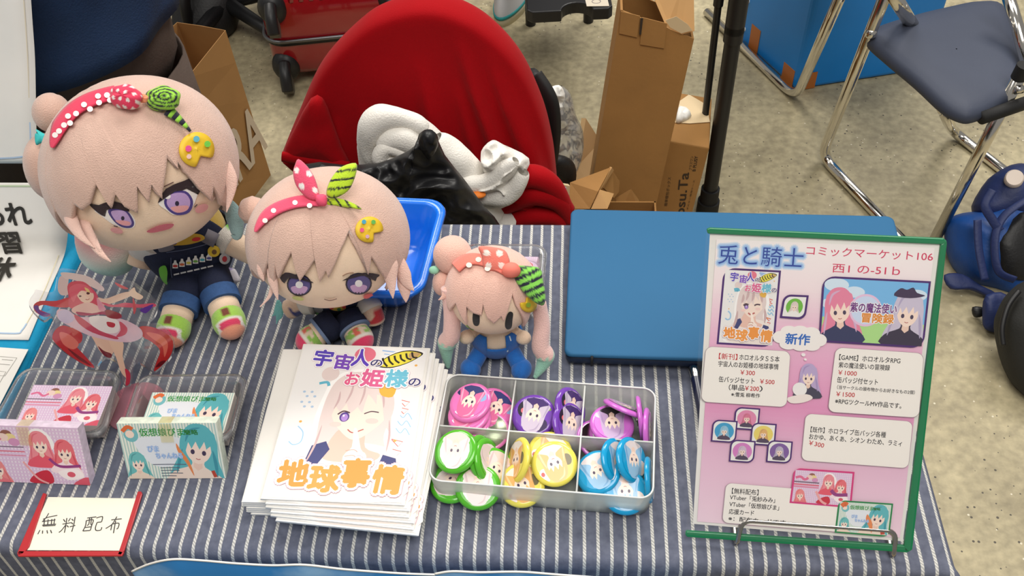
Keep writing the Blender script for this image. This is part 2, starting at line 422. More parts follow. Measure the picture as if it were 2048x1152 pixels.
def m_cloth():
    m = bpy.data.materials.new('striped cotton'); N, L, B = nodes(m)
    uv = N.new('ShaderNodeUVMap'); uv.uv_map = 'weave'
    sp = N.new('ShaderNodeSeparateXYZ'); L.new(uv.outputs[0], sp.inputs[0])
    nz = N.new('ShaderNodeTexNoise'); nz.inputs['Scale'].default_value = 14; nz.inputs['Detail'].default_value = 2; L.new(uv.outputs[0], nz.inputs['Vector'])
    wob = N.new('ShaderNodeMath'); wob.operation = 'MULTIPLY_ADD'; wob.inputs[1].default_value = .14; wob.inputs[2].default_value = -.07; L.new(nz.outputs['Fac'], wob.inputs[0])
    ad = N.new('ShaderNodeMath'); ad.operation = 'MULTIPLY_ADD'; ad.inputs[1].default_value = 1/STRIPE; L.new(sp.outputs[0], ad.inputs[0]); L.new(wob.outputs[0], ad.inputs[2])
    a2 = N.new('ShaderNodeMath'); a2.operation = 'ADD'; a2.inputs[1].default_value = 100.5; L.new(ad.outputs[0], a2.inputs[0])
    fr = N.new('ShaderNodeMath'); fr.operation = 'FRACT'; L.new(a2.outputs[0], fr.inputs[0])
    ds = N.new('ShaderNodeMath'); ds.operation = 'SUBTRACT'; ds.inputs[1].default_value = .5; L.new(fr.outputs[0], ds.inputs[0])
    ab = N.new('ShaderNodeMath'); ab.operation = 'ABSOLUTE'; L.new(ds.outputs[0], ab.inputs[0])
    mr = N.new('ShaderNodeMapRange'); mr.inputs[1].default_value = .10; mr.inputs[2].default_value = .135; mr.inputs[3].default_value = 1; mr.inputs[4].default_value = 0; L.new(ab.outputs[0], mr.inputs[0])
    # twisted white yarn
    cmb = N.new('ShaderNodeCombineXYZ'); L.new(sp.outputs[0], cmb.inputs[0]); L.new(sp.outputs[1], cmb.inputs[1])
    wv = N.new('ShaderNodeTexWave'); wv.inputs['Scale'].default_value = 190; wv.inputs['Distortion'].default_value = 3; wv.inputs['Detail'].default_value = 1; wv.bands_direction = 'DIAGONAL'; L.new(cmb.outputs[0], wv.inputs['Vector'])
    r1 = N.new('ShaderNodeValToRGB'); e = r1.color_ramp.elements; e[0].color = (*lin((156, 156, 154)), 1); e[1].color = (*lin((212, 210, 204)), 1); L.new(wv.outputs['Fac'], r1.inputs[0])
    n2 = N.new('ShaderNodeTexNoise'); n2.inputs['Scale'].default_value = 120; n2.inputs['Detail'].default_value = 4; L.new(uv.outputs[0], n2.inputs['Vector'])
    r2 = N.new('ShaderNodeValToRGB'); e = r2.color_ramp.elements; e[0].position = .25; e[0].color = (*lin((83, 87, 103)), 1); e[1].position = .75; e[1].color = (*lin((106, 110, 126)), 1); L.new(n2.outputs['Fac'], r2.inputs[0])
    mx = N.new('ShaderNodeMix'); mx.data_type = 'RGBA'; L.new(mr.outputs[0], mx.inputs[0]); L.new(r2.outputs[0], mx.inputs[6]); L.new(r1.outputs[0], mx.inputs[7])
    L.new(mx.outputs[2], B.inputs['Base Color']); B.inputs['Roughness'].default_value = .85; B.inputs['Specular IOR Level'].default_value = .2
    n4 = N.new('ShaderNodeTexNoise'); n4.inputs['Scale'].default_value = 700; L.new(uv.outputs[0], n4.inputs['Vector'])
    bp = N.new('ShaderNodeBump'); bp.inputs['Strength'].default_value = .35; bp.inputs['Distance'].default_value = .0006; L.new(n4.outputs['Fac'], bp.inputs['Height']); L.new(bp.outputs[0], B.inputs['Normal'])
    return m
def cloth(name, x0, x1, y0, y1, fall, m, xfall=(0, .02), rad=.011, z=TZ):
    """table cloth: flat on top, rounded edges, hanging front, back and sides"""
    def prof(a, b, fa, fb, step):
        out = []  # (coordinate, drop, arc)
        s = b-a; n = int((s-2*rad)/step)
        for k in range(12): # hanging at a
            t = (1-k/12)
            if fa > rad: out.append((a-.0005, rad+(fa-rad)*t, a+rad-rad*1.57-(fa-rad)*t))
        if fa > 0:
            for k in range(7):
                t = R(90*k/6); out.append((a+rad-rad*math.cos(t), rad-rad*math.sin(t), a+rad-rad*(1.57-t)))
        else: out.append((a, 0, a))
        for k in range(1, n): x = a+rad+(s-2*rad)*k/n; out.append((x, 0, x))
        if fb > 0:
            for k in range(7):
                t = R(90*k/6); out.append((b-rad+rad*math.sin(t), rad-rad*math.cos(t), b-rad+rad*t))
        else: out.append((b, 0, b))
        if fb > rad:
            for k in range(1, 13):
                t = k/12; out.append((b+.0005, rad+(fb-rad)*t, b-rad+rad*1.57+(fb-rad)*t))
        return out
    PX = prof(x0, x1, xfall[0], xfall[1], .012); PY = prof(y0, y1, fall[0], fall[1], .012)
    bm = BM(); uvl = bm.loops.layers.uv.new('weave'); rows = []; uvs = []
    for (y, dy, ay) in PY:
        row = []
        for (x, dx, ax) in PX:
            d = max(dx, dy); q = min(dx, dy)
            px, py = x, y
            if q > 0:  # the corner hangs down in a soft flaring fold
                d = math.hypot(dx, dy); g = .75*min(d, .13)*2*dx*dy/(d*d)
                px += g*dx/d*(1 if x > (x0+x1)/2 else -1); py += g*dy/d*(-1 if y < (y0+y1)/2 else 1)
            if dy > .012 and dx <= 0: py += .004*math.sin(ax*24)*min(1, dy*6)*(-1 if y < .2 else 1)
            zz = z-d
            if d < .003: zz += .0007*wav((x, y, 0), 9, 1)+.0004*wav((x, y, 0), 30, 2)
            row.append((px, py, zz)); uvs.append((ax, ay))
        rows.append(row)
    vs, fs = grid(bm, rows)
    bm.verts.index_update(); idx = {}
    k = 0
    for r in vs:
        for v in r: idx[v] = uvs[k]; k += 1
    def G(x, y, cx, cy, sx, sy): return math.exp(-((x-cx)/sx)**2-((y-cy)/sy)**2)
    for f in bm.faces:
        for l in f.loops:
            a, b = idx[l.vert]
            a2 = a+STRIPE*(.46*G(a, b, -.31, .16, .07, .09)-.34*G(a, b, -.43, .07, .1, .05)-.28*G(a, b, -.16, .36, .08, .13)+.2*G(a, b, -.40, .21, .03, .05))
            l[uvl].uv = (a2, b)
    o = obj(name, bm, m, mods=[('solid', .0016, -1)])
    return o
tag(cloth('tablecloth', -.562, .345, .0, .434, (.44, .12), m_cloth(), (.02, .40)), 'blue grey tablecloth with narrow white stripes draped over the table', 'tablecloth')
tag(cloth('tablecloth', -1.54, -.566, -.0, .434, (.4, .12), mat('turquoise cloth', (0, 150, 196), .8, var=.06, vs=90, bump=.2, bs=500), (.3, .02)), 'plain turquoise cloth on the next table, far left', 'tablecloth')

# ------------------------------------------------------------------ people standing behind
def person(loc, yaw, label, shirt_c, trouser_c, shoe, hem, hipw=.19, legdx=.09, cuff=.075):
    t = thing('person', label, 'person', loc, rot=Matrix.Rotation(yaw, 3, 'Z'))
    def skin(name, V, E, rad, m, root=0, sub=2, flat=None):
        me = bpy.data.meshes.new(name); bm = BM(); sk = bm.verts.layers.skin.verify()
        vs = [bm.verts.new(v) for v in V]
        for i, v in enumerate(vs):
            r = rad[i]; v[sk].radius = r if isinstance(r, tuple) else (r, r)
            v[sk].use_root = (i == root)
        for a, b in E: bm.edges.new((vs[a], vs[b]))
        bm.to_mesh(me); bm.free(); me.materials.append(m)
        o = bpy.data.objects.new(name, me); COL.objects.link(o); o.parent = t
        s = o.modifiers.new('skin', 'SKIN'); s.use_smooth_shade = True
        u = o.modifiers.new('sub', 'SUBSURF'); u.levels = sub; u.render_levels = sub
        return o
    V = [(0, 0, .86), (0, 0, 1.02), (0, 0, 1.2), (0, 0, 1.33), (0, 0, 1.42), (0, -.02, 1.5), (0, -.02, 1.58)]
    Rr = [(.12, .09), (.12, .085), (.135, .1), (.12, .085), .05, (.072, .085), (.068, .08)]
    E = [(i, i+1) for i in range(6)]
    for s in (-1, 1):
        k = len(V); V += [(s*legdx, 0, .78), (s*legdx*1.1, 0, .45), (s*legdx*1.1, .02, .1), (s*legdx*1.15, -.1, .05)]; Rr += [.08, .055, .035, (.035, .03)]
        E += [(0, k), (k, k+1), (k+1, k+2), (k+2, k+3)]
        k = len(V); V += [(s*.17, 0, 1.33), (s*.25, -.03, 1.12), (s*.20, -.19, 1.22), (s*.17, -.25, 1.26)]; Rr += [.05, .042, .03, (.034, .018)]
        E += [(3, k), (k, k+1), (k+1, k+2), (k+2, k+3)]
        for j in range(5):
            q = len(V); V += [(s*(.155+.014*j), -.29-.004*(2-abs(j-2)), 1.275), (s*(.155+.014*j), -.325-.006*(2-abs(j-2)), 1.27)]; Rr += [.008, .007]; E += [(k+3, q), (q, q+1)]
    skin('body', V, E, Rr, mat('skin', (222, 180, 152), .5))
    bm = BM(); ellipsoid(bm, (0, .02, 1.60), (.092, .105, .1), nu=24, nv=16); obj('hair', bm, mat('black hair', (28, 24, 22), .5), t, world=False)
    # trousers: hips and two tapering legs
    bm = BM(); n = 40; rows = []
    for z, rx, ry in ((.60, hipw*.5, .05), (.66, hipw*.85, .10), (.71, hipw*.98, .128), (.76, hipw, .135), (.84, hipw*.96, .13), (.92, hipw*.9, .12)):
        rows.append([(rx*math.cos(2*math.pi*k/n), ry*math.sin(2*math.pi*k/n), z+.006*math.sin(5*k)) for k in range(n)])
    grid(bm, rows, closed_u=True)
    for s in (-1, 1):
        rows = []
        for z, r, x in ((.70, .1, .095), (.58, .1, .098), (.46, .085, .102), (.3, .075, .104), (.16+cuff-.075, .060, .105), (cuff, .056, .105)):
            rows.append([(s*x+r*math.cos(2*math.pi*k/24), r*1.08*math.sin(2*math.pi*k/24)+.008*math.sin(z*40+k), z) for k in range(24)])
        grid(bm, rows, closed_u=True, flip=True)
    bmesh.ops.recalc_face_normals(bm, faces=bm.faces)
    obj('trousers', bm, mat('cloth %s' % (trouser_c,), trouser_c, .85, var=.1, vs=30, bump=.3, bs=300), t, world=False, mods=[('solid', .003, 0)])
    bm = BM(); rows = []; n = 64
    for i in range(31):
        z = hem+(1.40-hem)*i/30
        k1 = min(1, max(0, (z-hem)/.3)); rx = hipw*1.06*(1-.06*k1)+(.02 if z > 1.2 else 0); ry = .150-.01*k1
        if z > 1.3: rx -= (z-1.3)*.9; ry -= (z-1.3)*.35
        rows.append([((rx+.005*math.sin(5*a+z*25)+.004*math.sin(9*a-z*40))*math.cos(a), (ry+.007*math.sin(3*a+38*z+math.sin(4*a)*1.4))*math.sin(a), z+.010*math.sin(a*2+1)*(1-k1)) for a in [2*math.pi*k/n for k in range(n)]])
    grid(bm, rows, closed_u=True, flip=False)
    for s in (-1, 1):
        tube(bm, smooth_path([(s*.13, 0, 1.36), (s*.21, 0, 1.28), (s*.245, -.02, 1.15)], 6), lambda t: .075-.012*t, 20, caps=False)
    obj('t_shirt', bm, mat('jersey %s' % (shirt_c,), shirt_c, .8, var=.12, vs=25, bump=.4, bs=400), t, world=False, mods=[('solid', .003, 0)])
    for s in (-1, 1):
        sh = []
        for (z, sc) in ((0, 1.0), (.022, 1.02), (.03, .97), (.055, .9), (.08, .62), (.105, .5)):
            row = []
            for k in range(28):
                a = 2*math.pi*k/28; y = -.055-.105*math.sin(a) if z < .06 else -.01-.07*math.sin(a)
                row.append((s*.105+.043*sc*math.cos(a)*(1+.12*math.sin(a)), y*sc if z > .06 else y, z))
            sh.append(row)
        bm = BM(); vs, _ = grid(bm, sh[2:], closed_u=True); bm.faces.new(vs[-1]); bmesh.ops.recalc_face_normals(bm, faces=bm.faces)
        so = obj('shoe', bm, mat('shoe %s' % (shoe[0],), shoe[0], .6), t, world=False)
        bm = BM(); vs, _ = grid(bm, sh[:3], closed_u=True); bm.faces.new(vs[0][::-1]); bm.faces.new(vs[-1])
        bmesh.ops.recalc_face_normals(bm, faces=bm.faces)
        p = obj('sole', bm, mat('sole %s' % (shoe[1],), shoe[1], .7), so, world=False)
        if len(shoe) > 2:
            bm = BM()
            rr = [[(s*.105+(x_-s*.105)*1.02, -.055+(y_+.055)*1.02, zz) for (x_, y_, _) in sh[2]] for zz in (.022, .032)]
            vs, _ = grid(bm, rr, closed_u=True); obj('sole_stripe', bm, mat('stripe %s' % (shoe[2],), shoe[2], .6), so, world=False, mods=[('solid', .002, 0)])
    return t
person((-.745, .75, 0), R(8), 'person in navy t-shirt and brown trousers standing behind the table', (22, 48, 84), (84, 70, 62), ((40, 38, 38), (20, 20, 20)), .765)
P = atz(1000, 52, 0)
person((P.x-.088, P.y+.068, 0), R(165), 'person in dark trousers and white sneakers standing behind the red chair', (30, 34, 52), (18, 22, 40), ((206, 208, 212), (214, 206, 178), (40, 150, 150)), .80, cuff=.15)
# ================================================================== BEHIND THE TABLE
m_card = mat('corrugated card', (158, 114, 60), .8, var=.07, vs=14, bump=.15, bs=150)
m_cardlit = mat('card lit', (196, 152, 98), .8, var=.06, vs=14)  # same card, light on the raised flaps painted in as a paler tone
m_kraft = mat('kraft paper', (168, 124, 72), .75, var=.06, vs=10, bump=.15, bs=60)
m_ink = mat('dark ink', (52, 40, 28), .7)
def slab(bm, pts, th):
    """thin board through a planar polygon"""
    p = [Vector(q) for q in pts]; n = (p[1]-p[0]).cross(p[2]-p[1]).normalized(); prism(bm, p, n*th)

# ---- paper carrier bag
A = Vector((-.698, 1.322, 0)); d = Vector((-.27, -.963, 0)).normalized(); e = Vector((-.963, .27, 0)).normalized()
t = thing('paper_bag', 'brown paper shopping bag with big pale letters standing behind the largest doll', 'bag', A)
def bagp(a, b, z):  # along broad side, depth, height
    return A+d*a+e*b+Vector((0, 0, z))
W_, D_, H_ = .34, .115, .40
bm = BM(); rows = []
for z, sh in ((0, 0), (.1, -.004), (.22, .0), (.32, .004), (H_, .010)):
    ring = []
    for a, b in ((0, 0), (W_*.5, -sh*1.2), (W_, 0), (W_+sh, D_*.5), (W_, D_), (W_*.5, D_+sh), (0, D_), (-sh*.2, D_*.5)):
        q = bagp(a, b, z); q += (-d*.0+Vector((.004, .02, 0)))*(-z/H_*.6); ring.append(q)
    rows.append(ring)
vs, _ = grid(bm, rows, closed_u=True); bm.faces.new(vs[0][::-1]); bmesh.ops.recalc_face_normals(bm, faces=bm.faces)
obj('bag_body', bm, m_kraft, t, smooth=False, mods=[('solid', .0012, -1)])
bm = BM(); slab(bm, [bagp(.05, D_-.003, H_-.06)+Vector((-.003, -.01, 0)), bagp(.15, D_-.003, H_-.06)+Vector((-.003, -.01, 0)), bagp(.15, D_-.003, H_-.004)+Vector((-.003, -.012, 0)), bagp(.05, D_-.003, H_-.004)+Vector((-.003, -.012, 0))], .002)
obj('inner_strip', bm, mat('pale kraft', (226, 190, 140), .75), t, smooth=False)
pr = Print(A-Vector((.0, .0, 0)), -d, Vector((0, 0, 1)), lift=.0035)
pr.text('ZARA', (-.262, .078), (.012, .078), .185, (206, 190, 168), bold=.02)
pr.build('printed_letters', t, mat_attr('pale ink', .7))
# ---- red suitcase lying on its back, wheels towards the table
P0 = atz(562, 186, 0); dx = Vector((.985, .17, 0)).normalized(); dy = Vector((-dx.y, dx.x, 0)); P0 = P0+dy*.02-dx*.01
t = thing('suitcase', 'glossy red ribbed suitcase lying on the floor with wheels facing the table', 'suitcase', P0)
def sc(a, b, z): return P0+dx*a+dy*b+Vector((0, 0, z))
m_red = mat('red shell', (150, 10, 22), .18, coat=.7, spec=.6)
SW, SL, SH = .36, .56, .265
for nm, z0, z1 in (('lower_shell', .02, .125), ('upper_shell', .14, SH)):
    bm = BM(); out = rrect(0, 0, SW, SL, .05, 6); rows = []
    up_ = nm == 'upper_shell'
    prof = [(0, z0), (0, z0+.4*(z1-z0)), (.004, z0+.75*(z1-z0)), (.016, z1-.012), (.035, z1)] if up_ else [(.035, z0), (.016, z0+.012), (.004, z0+.03), (0, z0+.06), (0, z1)]
    for ins, z in prof:
        rows.append([sc(SW/2+(x-SW/2)*(1-2*ins/SW), SL/2+(y-SL/2)*(1-2*ins/SL), z) for x, y in out])
    vs, _ = grid(bm, rows, closed_u=True); bm.faces.new(vs[0][::-1]); bm.faces.new(vs[-1]); bmesh.ops.recalc_face_normals(bm, faces=bm.faces)
    s_ = obj(nm, bm, m_red, t, angle=35)
    if up_:
        bm = BM()
        for k in range(13):
            x = .035+(SW-.07)*k/12
            tube(bm, [sc(x, .012, z1-.03), sc(x, .022, z1-.008), sc(x, .05, z1+.001), sc(x, SL-.05, z1+.001)], .009, 8)
        obj('ribs', bm, m_red, s_)
bm = BM(); out = rrect(-.002, -.002, SW+.002, SL+.002, .052, 6)
rows = [[sc(x, y, z) for x, y in out] for z in (.125, .14)]
grid(bm, rows, closed_u=True); obj('zip_band', bm, m_black, t, mods=[('solid', .004, 0)])
bm = BM(); tube(bm, [sc(x, y, .139) for x, y in rrect(-.006, -.006, SW+.006, SL+.006, .055, 6)]+[sc(SW+.006, SL-.049, .139)], .005, 8); obj('metal_edge', bm, m_steel, t)
for x, z in ((.035, .225), (SW-.035, .225), (.035, .06), (SW-.035, .06)):
    bm = BM(); ellipsoid(bm, sc(x, .012, z), (.036, .03, .042), nu=20, nv=14)
    h_ = obj('wheel_housing', bm, m_black, t)
    bm = BM(); tube(bm, [sc(x-.012, -.03, z-.03), sc(x+.012, -.03, z-.03)], .024, 20); obj('wheel', bm, mat('grey wheel', (92, 88, 80), .5), h_, angle=40)
    bm = BM(); tube(bm, smooth_path([sc(x, -.01, z+.02), sc(x, -.04, z+.005), sc(x, -.058, z-.03)], 5), .015, 12); obj('wheel_fork', bm, m_black, h_)
# ---- black rucksack and swivel chair base far left
P1 = atz(395, 75, 0)
def camp(u, v, p): return onplane(u, v, Vector(p), -FW)
def cpuff(bm, outline, p, front, back, **k): puff(bm, [camp(u, v, p) for u, v in outline], -FW, front, back, **k)
t = thing('rucksack', 'black rucksack standing on the floor beside the paper bag', 'bag', P1+Vector((0, .15, 0)))
bm = BM(); cpuff(bm, [(352, 100), (345, 30), (360, -40), (440, -60), (475, -10), (470, 50), (440, 84), (400, 98)], P1+Vector((0, .12, .14)), .07, .1, amp=.012, fs=9, seed=3)
obj('sack', bm, mat('black nylon', (20, 20, 22), .55, bump=.3, bs=200), t)
bm = BM(); tube(bm, smooth_path([camp(375, -45, P1+Vector((0, .05, .2))), camp(370, 10, P1+Vector((0, .03, .2))), camp(385, 70, P1+Vector((0, .05, .1)))], 8), .012, 8, flat=2); obj('shoulder_strap', bm, m_rubber, t)
P2 = atz(466, 58, 0)
t = thing('swivel_chair', 'black swivel chair with a star foot behind the paper bag, far left', 'chair', P2)
bm = BM(); tube(bm, [P2+Vector((0, 0, .06)), P2+Vector((0, 0, .42))], .025, 16); obj('column', bm, m_black, t, angle=40)
for k in range(5):
    a = R(72*k-38); q = P2+Vector((math.cos(a)*.27, math.sin(a)*.27, .055))
    bm = BM(); tube(bm, [P2+Vector((0, 0, .085)), q], lambda s: .022-.007*s, 10); l_ = obj('foot', bm, m_black, t)
    bm = BM(); tube(bm, [q+Vector((-.01, 0, -.028)), q+Vector((.01, 0, -.028))], .026, 14); obj('caster', bm, m_rubber, l_, angle=40)
bm = BM(); ellipsoid(bm, P2+Vector((0, .05, .46)), (.23, .23, .045)); obj('seat', bm, m_black, t)
bm = BM(); ellipsoid(bm, P2+Vector((0, .29, .78)), (.21, .035, .2)); tube(bm, [P2+Vector((0, .2, .46)), P2+Vector((0, .3, .6)), P2+Vector((0, .3, .8))], .02); obj('backrest', bm, m_black, t)
# ---- black step stool with notch
S0 = Vector((0.005, 2.05, .26)); q = [aty(1052, 0, 1.95)]
bl, br = atz(1054, 25, .26), atz(1226, 16, .26)
u_ = (br-bl).normalized(); v_ = Vector((-u_.y, u_.x, 0))
W_ = (br-bl).length
t = thing('step_stool', 'black plastic step stool with a half-round notch and white label at the top edge', 'stool', (bl.x+W_/2, bl.y+.1, 0))
pts = [(0, .012), (.012, 0)]
nx, nr = W_*.50, .036
pts += [(W_*.40, 0)]+[(W_*.40+nr-nr*math.cos(R(a)), .0+nr*.9*math.sin(R(a))) for a in range(15, 180, 15)]+[(W_*.40+2*nr, 0), (W_-.01, 0), (W_, .012), (W_, .38), (0, .38)]
bm = BM(); prism(bm, [bl+u_*a+v_*b for a, b in pts], Vector((0, 0, -.03))); obj('step', bm, m_black, t, smooth=False, mods=[('bevel', .003, 2)])
for a, b in ((.02, .36), (W_-.02, .36)):
    bm = BM(); tube(bm, [bl+u_*a+v_*b-Vector((0, 0, .028)), bl+u_*a+v_*b-Vector((0, 0, .26))], .014, 10); obj('leg', bm, m_black, t, angle=40)
bm = BM(); prism(bm, [bl+u_*(W_*.70+a)+v_*b+Vector((0, 0, .0003)) for a, b in ((0, .012), (W_*.26, .008), (W_*.25, .08), (-.003, .08))], Vector((0, 0, .0007))); lb = obj('label', bm, mat('white label', (226, 214, 194), .6), t, smooth=False)
pr = Print(bl+u_*(W_*.82)+v_*.03+Vector((0, 0, .0012)), u_, v_); f = lambda a, b: (a, b)
pr.stroke(f, [(math.cos(x)*.010, math.sin(x)*.008) for x in [k*.5 for k in range(14)]], .0018, (150, 140, 140)); pr.build('printed_ring', lb, mat_attr('pale ink', .7))

# ---- red t-shirt over a round-backed chair
YC = .82
OUT = [(562, 318), (590, 250), (640, 142), (718, 58), (780, 24), (842, 11), (905, 20), (975, 58), (1040, 128), (1082, 215), (1102, 290), (1110, 350), (1118, 440), (1000, 520), (850, 520), (700, 480), (640, 330)]
out = [aty(u, v, YC) for u, v in OUT]
cx = -.215; cz = .55
t = thing('round_back_chair', 'chair with a round back hidden under a red t-shirt', 'chair', (cx, .66, 0))
bm = BM(); box(bm, (cx, .655, .40), (.40, .36, .05)); obj('seat', bm, m_black, t, mods=[('bevel', .02, 3)])
bm = BM()
ap = [(cx+.165*math.cos(R(a)), YC+.03, .52+.165*math.sin(R(a))) for a in range(-20, 201, 10)]
ellipsoid(bm, (cx, YC+.03, .53), (.155, .012, .14)); tube(bm, ap, .011); obj('backrest', bm, m_black, t)
for s in (-1, 1):
    bm = BM(); tube(bm, bend_path([(cx+s*.175, YC+.02, .47), (cx+s*.2, YC-.02, .36), (cx+s*.2, YC+.02, 0)], .03), .011); obj('leg', bm, m_black, t)
    bm = BM(); tube(bm, [(cx+s*.19, .50, .39), (cx+s*.19, .485, 0)], .011); obj('leg', bm, m_black, t)
m_shirt = mat('red jersey', (164, 2, 14), .85, var=.04, vs=20, bump=.2, bs=600, sheen=.04, spec=.15)
t = thing('t_shirt', 'bright red t-shirt pulled over the back of the round chair', 't-shirt', (cx, YC, .5))
bm = BM(); O = smooth_path(out[:13], 22)+[Vector((-.005, YC, .33)), Vector((-.12, YC, .30)), Vector((-.22, YC, .29)), Vector((-.33, YC, .30)), Vector((-.385, YC, .36))]
n_ = len(O); C0 = Vector((cx, YC, .47)); rows = []
def fold(p, t_):
    x, z = p.x-cx, p.z-.47; f = 0
    # pulls in the jersey: from a point near the top, leaning as they fall
    for x0, sl_, wd, am, zt in ((.06, .42, .016, .014, .24), (.10, .50, .014, .012, .22), (.00, .16, .02, .008, .20), (.135, .44, .012, .010, .16), (-.09, -.10, .016, .010, .12), (-.14, -.22, .014, .013, .10), (.05, .30, .012, .007, .16), (-.04, -.02, .014, .006, .05), (.165, .30, .012, .010, .06)):
        d_ = max(0, zt-z); q_ = (x-(x0+sl_*d_*.55))/(wd*.62*(1+d_*1.2)); f += 1.5*am*math.exp(-q_*q_)*min(1, d_/.10)
    return f*min(1, (1-t_)*7)
for k, (s, dy) in enumerate([(.02+.0385*i_, 0) for i_ in range(24)]+[(.945, .0), (.958, .001), (.972, .004), (.985, .010), (.995, .02), (1.0, .034), (.998, .05), (.98, .066), (.94, .075), (.7, .08)]):
    row = []
    for p in O:
        q = C0+(p-C0)*s
        yy = YC-.014+dy*.85
        if dy == 0 or s < .93: yy -= fold(q, s) if k < 26 else 0
        if q.z < .42 and k < 26: yy -= (.42-q.z)*.12
        row.append(Vector((q.x, yy, q.z)))
    rows.append(row)
grid(bm, rows, closed_u=True); bmesh.ops.recalc_face_normals(bm, faces=bm.faces)
obj('shirt_body', bm, m_shirt, t, mods=[('solid', .002, 0)])
bm = BM(); puff(bm, [aty(u, v, YC-.03) for u, v in ((563, 316), (590, 254), (622, 196), (646, 196), (664, 240), (684, 295), (700, 336), (640, 330), (600, 323))], (-.1, -1, .15), .022, .01, amp=.004, fs=25, seed=2, smoothn=2)
sl = obj('sleeve', bm, m_shirt, t)
bm = BM(); tube(bm, smooth_path([aty(u, v, YC-.045) for u, v in ((564, 313), (600, 319), (650, 326), (699, 333))], 6), .006, 10, flat=1.6); obj('sleeve_hem', bm, m_shirt, sl)
# the lower part bunched up on the seat
bm = BM()
puff(bm, [aty(u, v, .74) for u, v in ((985, 415), (1000, 345), (1060, 330), (1105, 350), (1140, 405), (1142, 470), (1080, 520), (1000, 500))], (0, -.85, .5), .055, .03, amp=.02, fs=16, seed=2, ridge=True)
for pts, r in ((((1010, 375), (1060, 352), (1105, 372), (1138, 420)), .018), (((1005, 412), (1065, 385), (1115, 400), (1140, 440)), .02), (((1010, 445), (1060, 428), (1110, 432), (1135, 462)), .018)):
    tube(bm, smooth_path([aty(u, v, .70) for u, v in pts], 8), lambda s, r=r: r*(.55+.45*math.sin(math.pi*min(1, s+.1))), 16)
obj('bunched_hem', bm, m_shirt, t)
# ---- black bin bag and white towel lying on that seat
m_bin = mat('black polythene', (20, 20, 22), .42, spec=.4, bump=.25, bs=60)
t = thing('towel', 'crumpled white plush towel with pale blue patches on the chair seat', 'towel', (-.18, .72, .43))
m_tw = mat_attr('white plush', .9, sheen=.4, bump=.5, bs=420)
def towelc(p):
    q = noise.noise(p*14+Vector((3, 1, 0)))
    return (120, 166, 214) if (q > .16 and p.x < -.255) else (238, 234, 226)
def sausage(bm, pts, Yp, r, amp=.008, seed=0, n=20):
    P = smooth_path([aty(u, v, Yp) for u, v in pts], 10); rows = []
    for i, p in enumerate(P):
        tt = (P[min(i+1, len(P)-1)]-P[max(i-1, 0)]).normalized(); x = tt.cross(Vector((0, 1, 0))).normalized(); y = x.cross(tt)
        s = i/(len(P)-1); rr = r*max(.12, math.sin(math.pi*(.06+.88*s))**.5)
        rows.append([p+(x*math.cos(a)+y*math.sin(a))*(rr+amp*wav(p+(x*math.cos(a)+y*math.sin(a))*rr, 22, seed)) for a in [2*math.pi*k/n for k in range(n)]])
    grid(bm, rows, closed_u=True)
bm = BM()
puff(bm, [aty(u, v, .72) for u, v in ((718, 330), (716, 275), (740, 234), (790, 219), (840, 232), (880, 262), (905, 300), (930, 400), (800, 420), (725, 400))], (0, -.8, .6), .06, .05, amp=.012, fs=14, seed=5)
sausage(bm, ((745, 330), (735, 285), (760, 246), (810, 240), (850, 262)), .665, .02, seed=1)
sausage(bm, ((765, 300), (790, 275), (830, 290), (845, 320)), .65, .016, seed=2)
sausage(bm, ((800, 325), (765, 315), (775, 296), (815, 308)), .64, .012, seed=3)
bmesh.ops.recalc_face_normals(bm, faces=bm.faces); colbm(bm, towelc); obj('left_bundle', bm, m_tw, t)
bm = BM()
sausage(bm, ((870, 280), (915, 320), (945, 390), (985, 440), (1030, 450)), .69, .03, seed=4)
puff(bm, [aty(u, v, .70) for u, v in ((925, 350), (960, 356), (968, 330), (962, 303), (984, 280), (1006, 288), (1058, 316), (1050, 350), (1046, 375), (1036, 396), (1005, 412), (960, 410), (930, 385))], (0, -.85, .5), .04, .03, amp=.026, fs=26, seed=9, ridge=True, rings=24, segs=140, center=aty(992, 352, .70))
sausage(bm, ((925, 366), (965, 364), (1000, 346), (1030, 318)), .665, .013, .01, seed=6)
sausage(bm, ((940, 400), (985, 396), (1030, 376), (1046, 345)), .665, .016, .01, seed=7)
bmesh.ops.recalc_face_normals(bm, faces=bm.faces); colbm(bm, lambda p: (130, 172, 214) if (p-aty(989, 288, .65)).length < .009 else (240, 236, 228)); obj('right_bundle', bm, m_tw, t)
bm = BM(); ellipsoid(bm, aty(954, 389, .650), (.013, .008, .0045)); obj('orange_tab', bm, mat('orange felt', (238, 130, 40), .7), t, label='orange tab')
t = thing('plastic_bag', 'black plastic bag wrinkled over the white towel on the chair', 'bag', (-.2, .62, .43))
bm = BM()
puff(bm, [aty(u, v, .60) for u, v in ((600, 330), (690, 330), (760, 325), (812, 304), (838, 285), (842, 265), (858, 258), (872, 268), (890, 310), (930, 360), (970, 415), (1000, 450), (985, 500), (850, 520), (700, 500), (620, 430))], (0, -.75, .65), .05, .035, amp=.017, fs=20, seed=4, ridge=True, rings=40, segs=240, smoothn=2, center=aty(830, 390, .60))
obj('bag_body', bm, m_bin, t)
bm = BM(); puff(bm, [aty(u, v, .565) for u, v in ((838, 292), (840, 268), (856, 258), (874, 268), (876, 292), (858, 318))], (0, -1, .2), .012, .012, amp=.006, fs=40, seed=1, ridge=True, rings=8, segs=40); obj('knotted_corner', bm, m_bin, t)

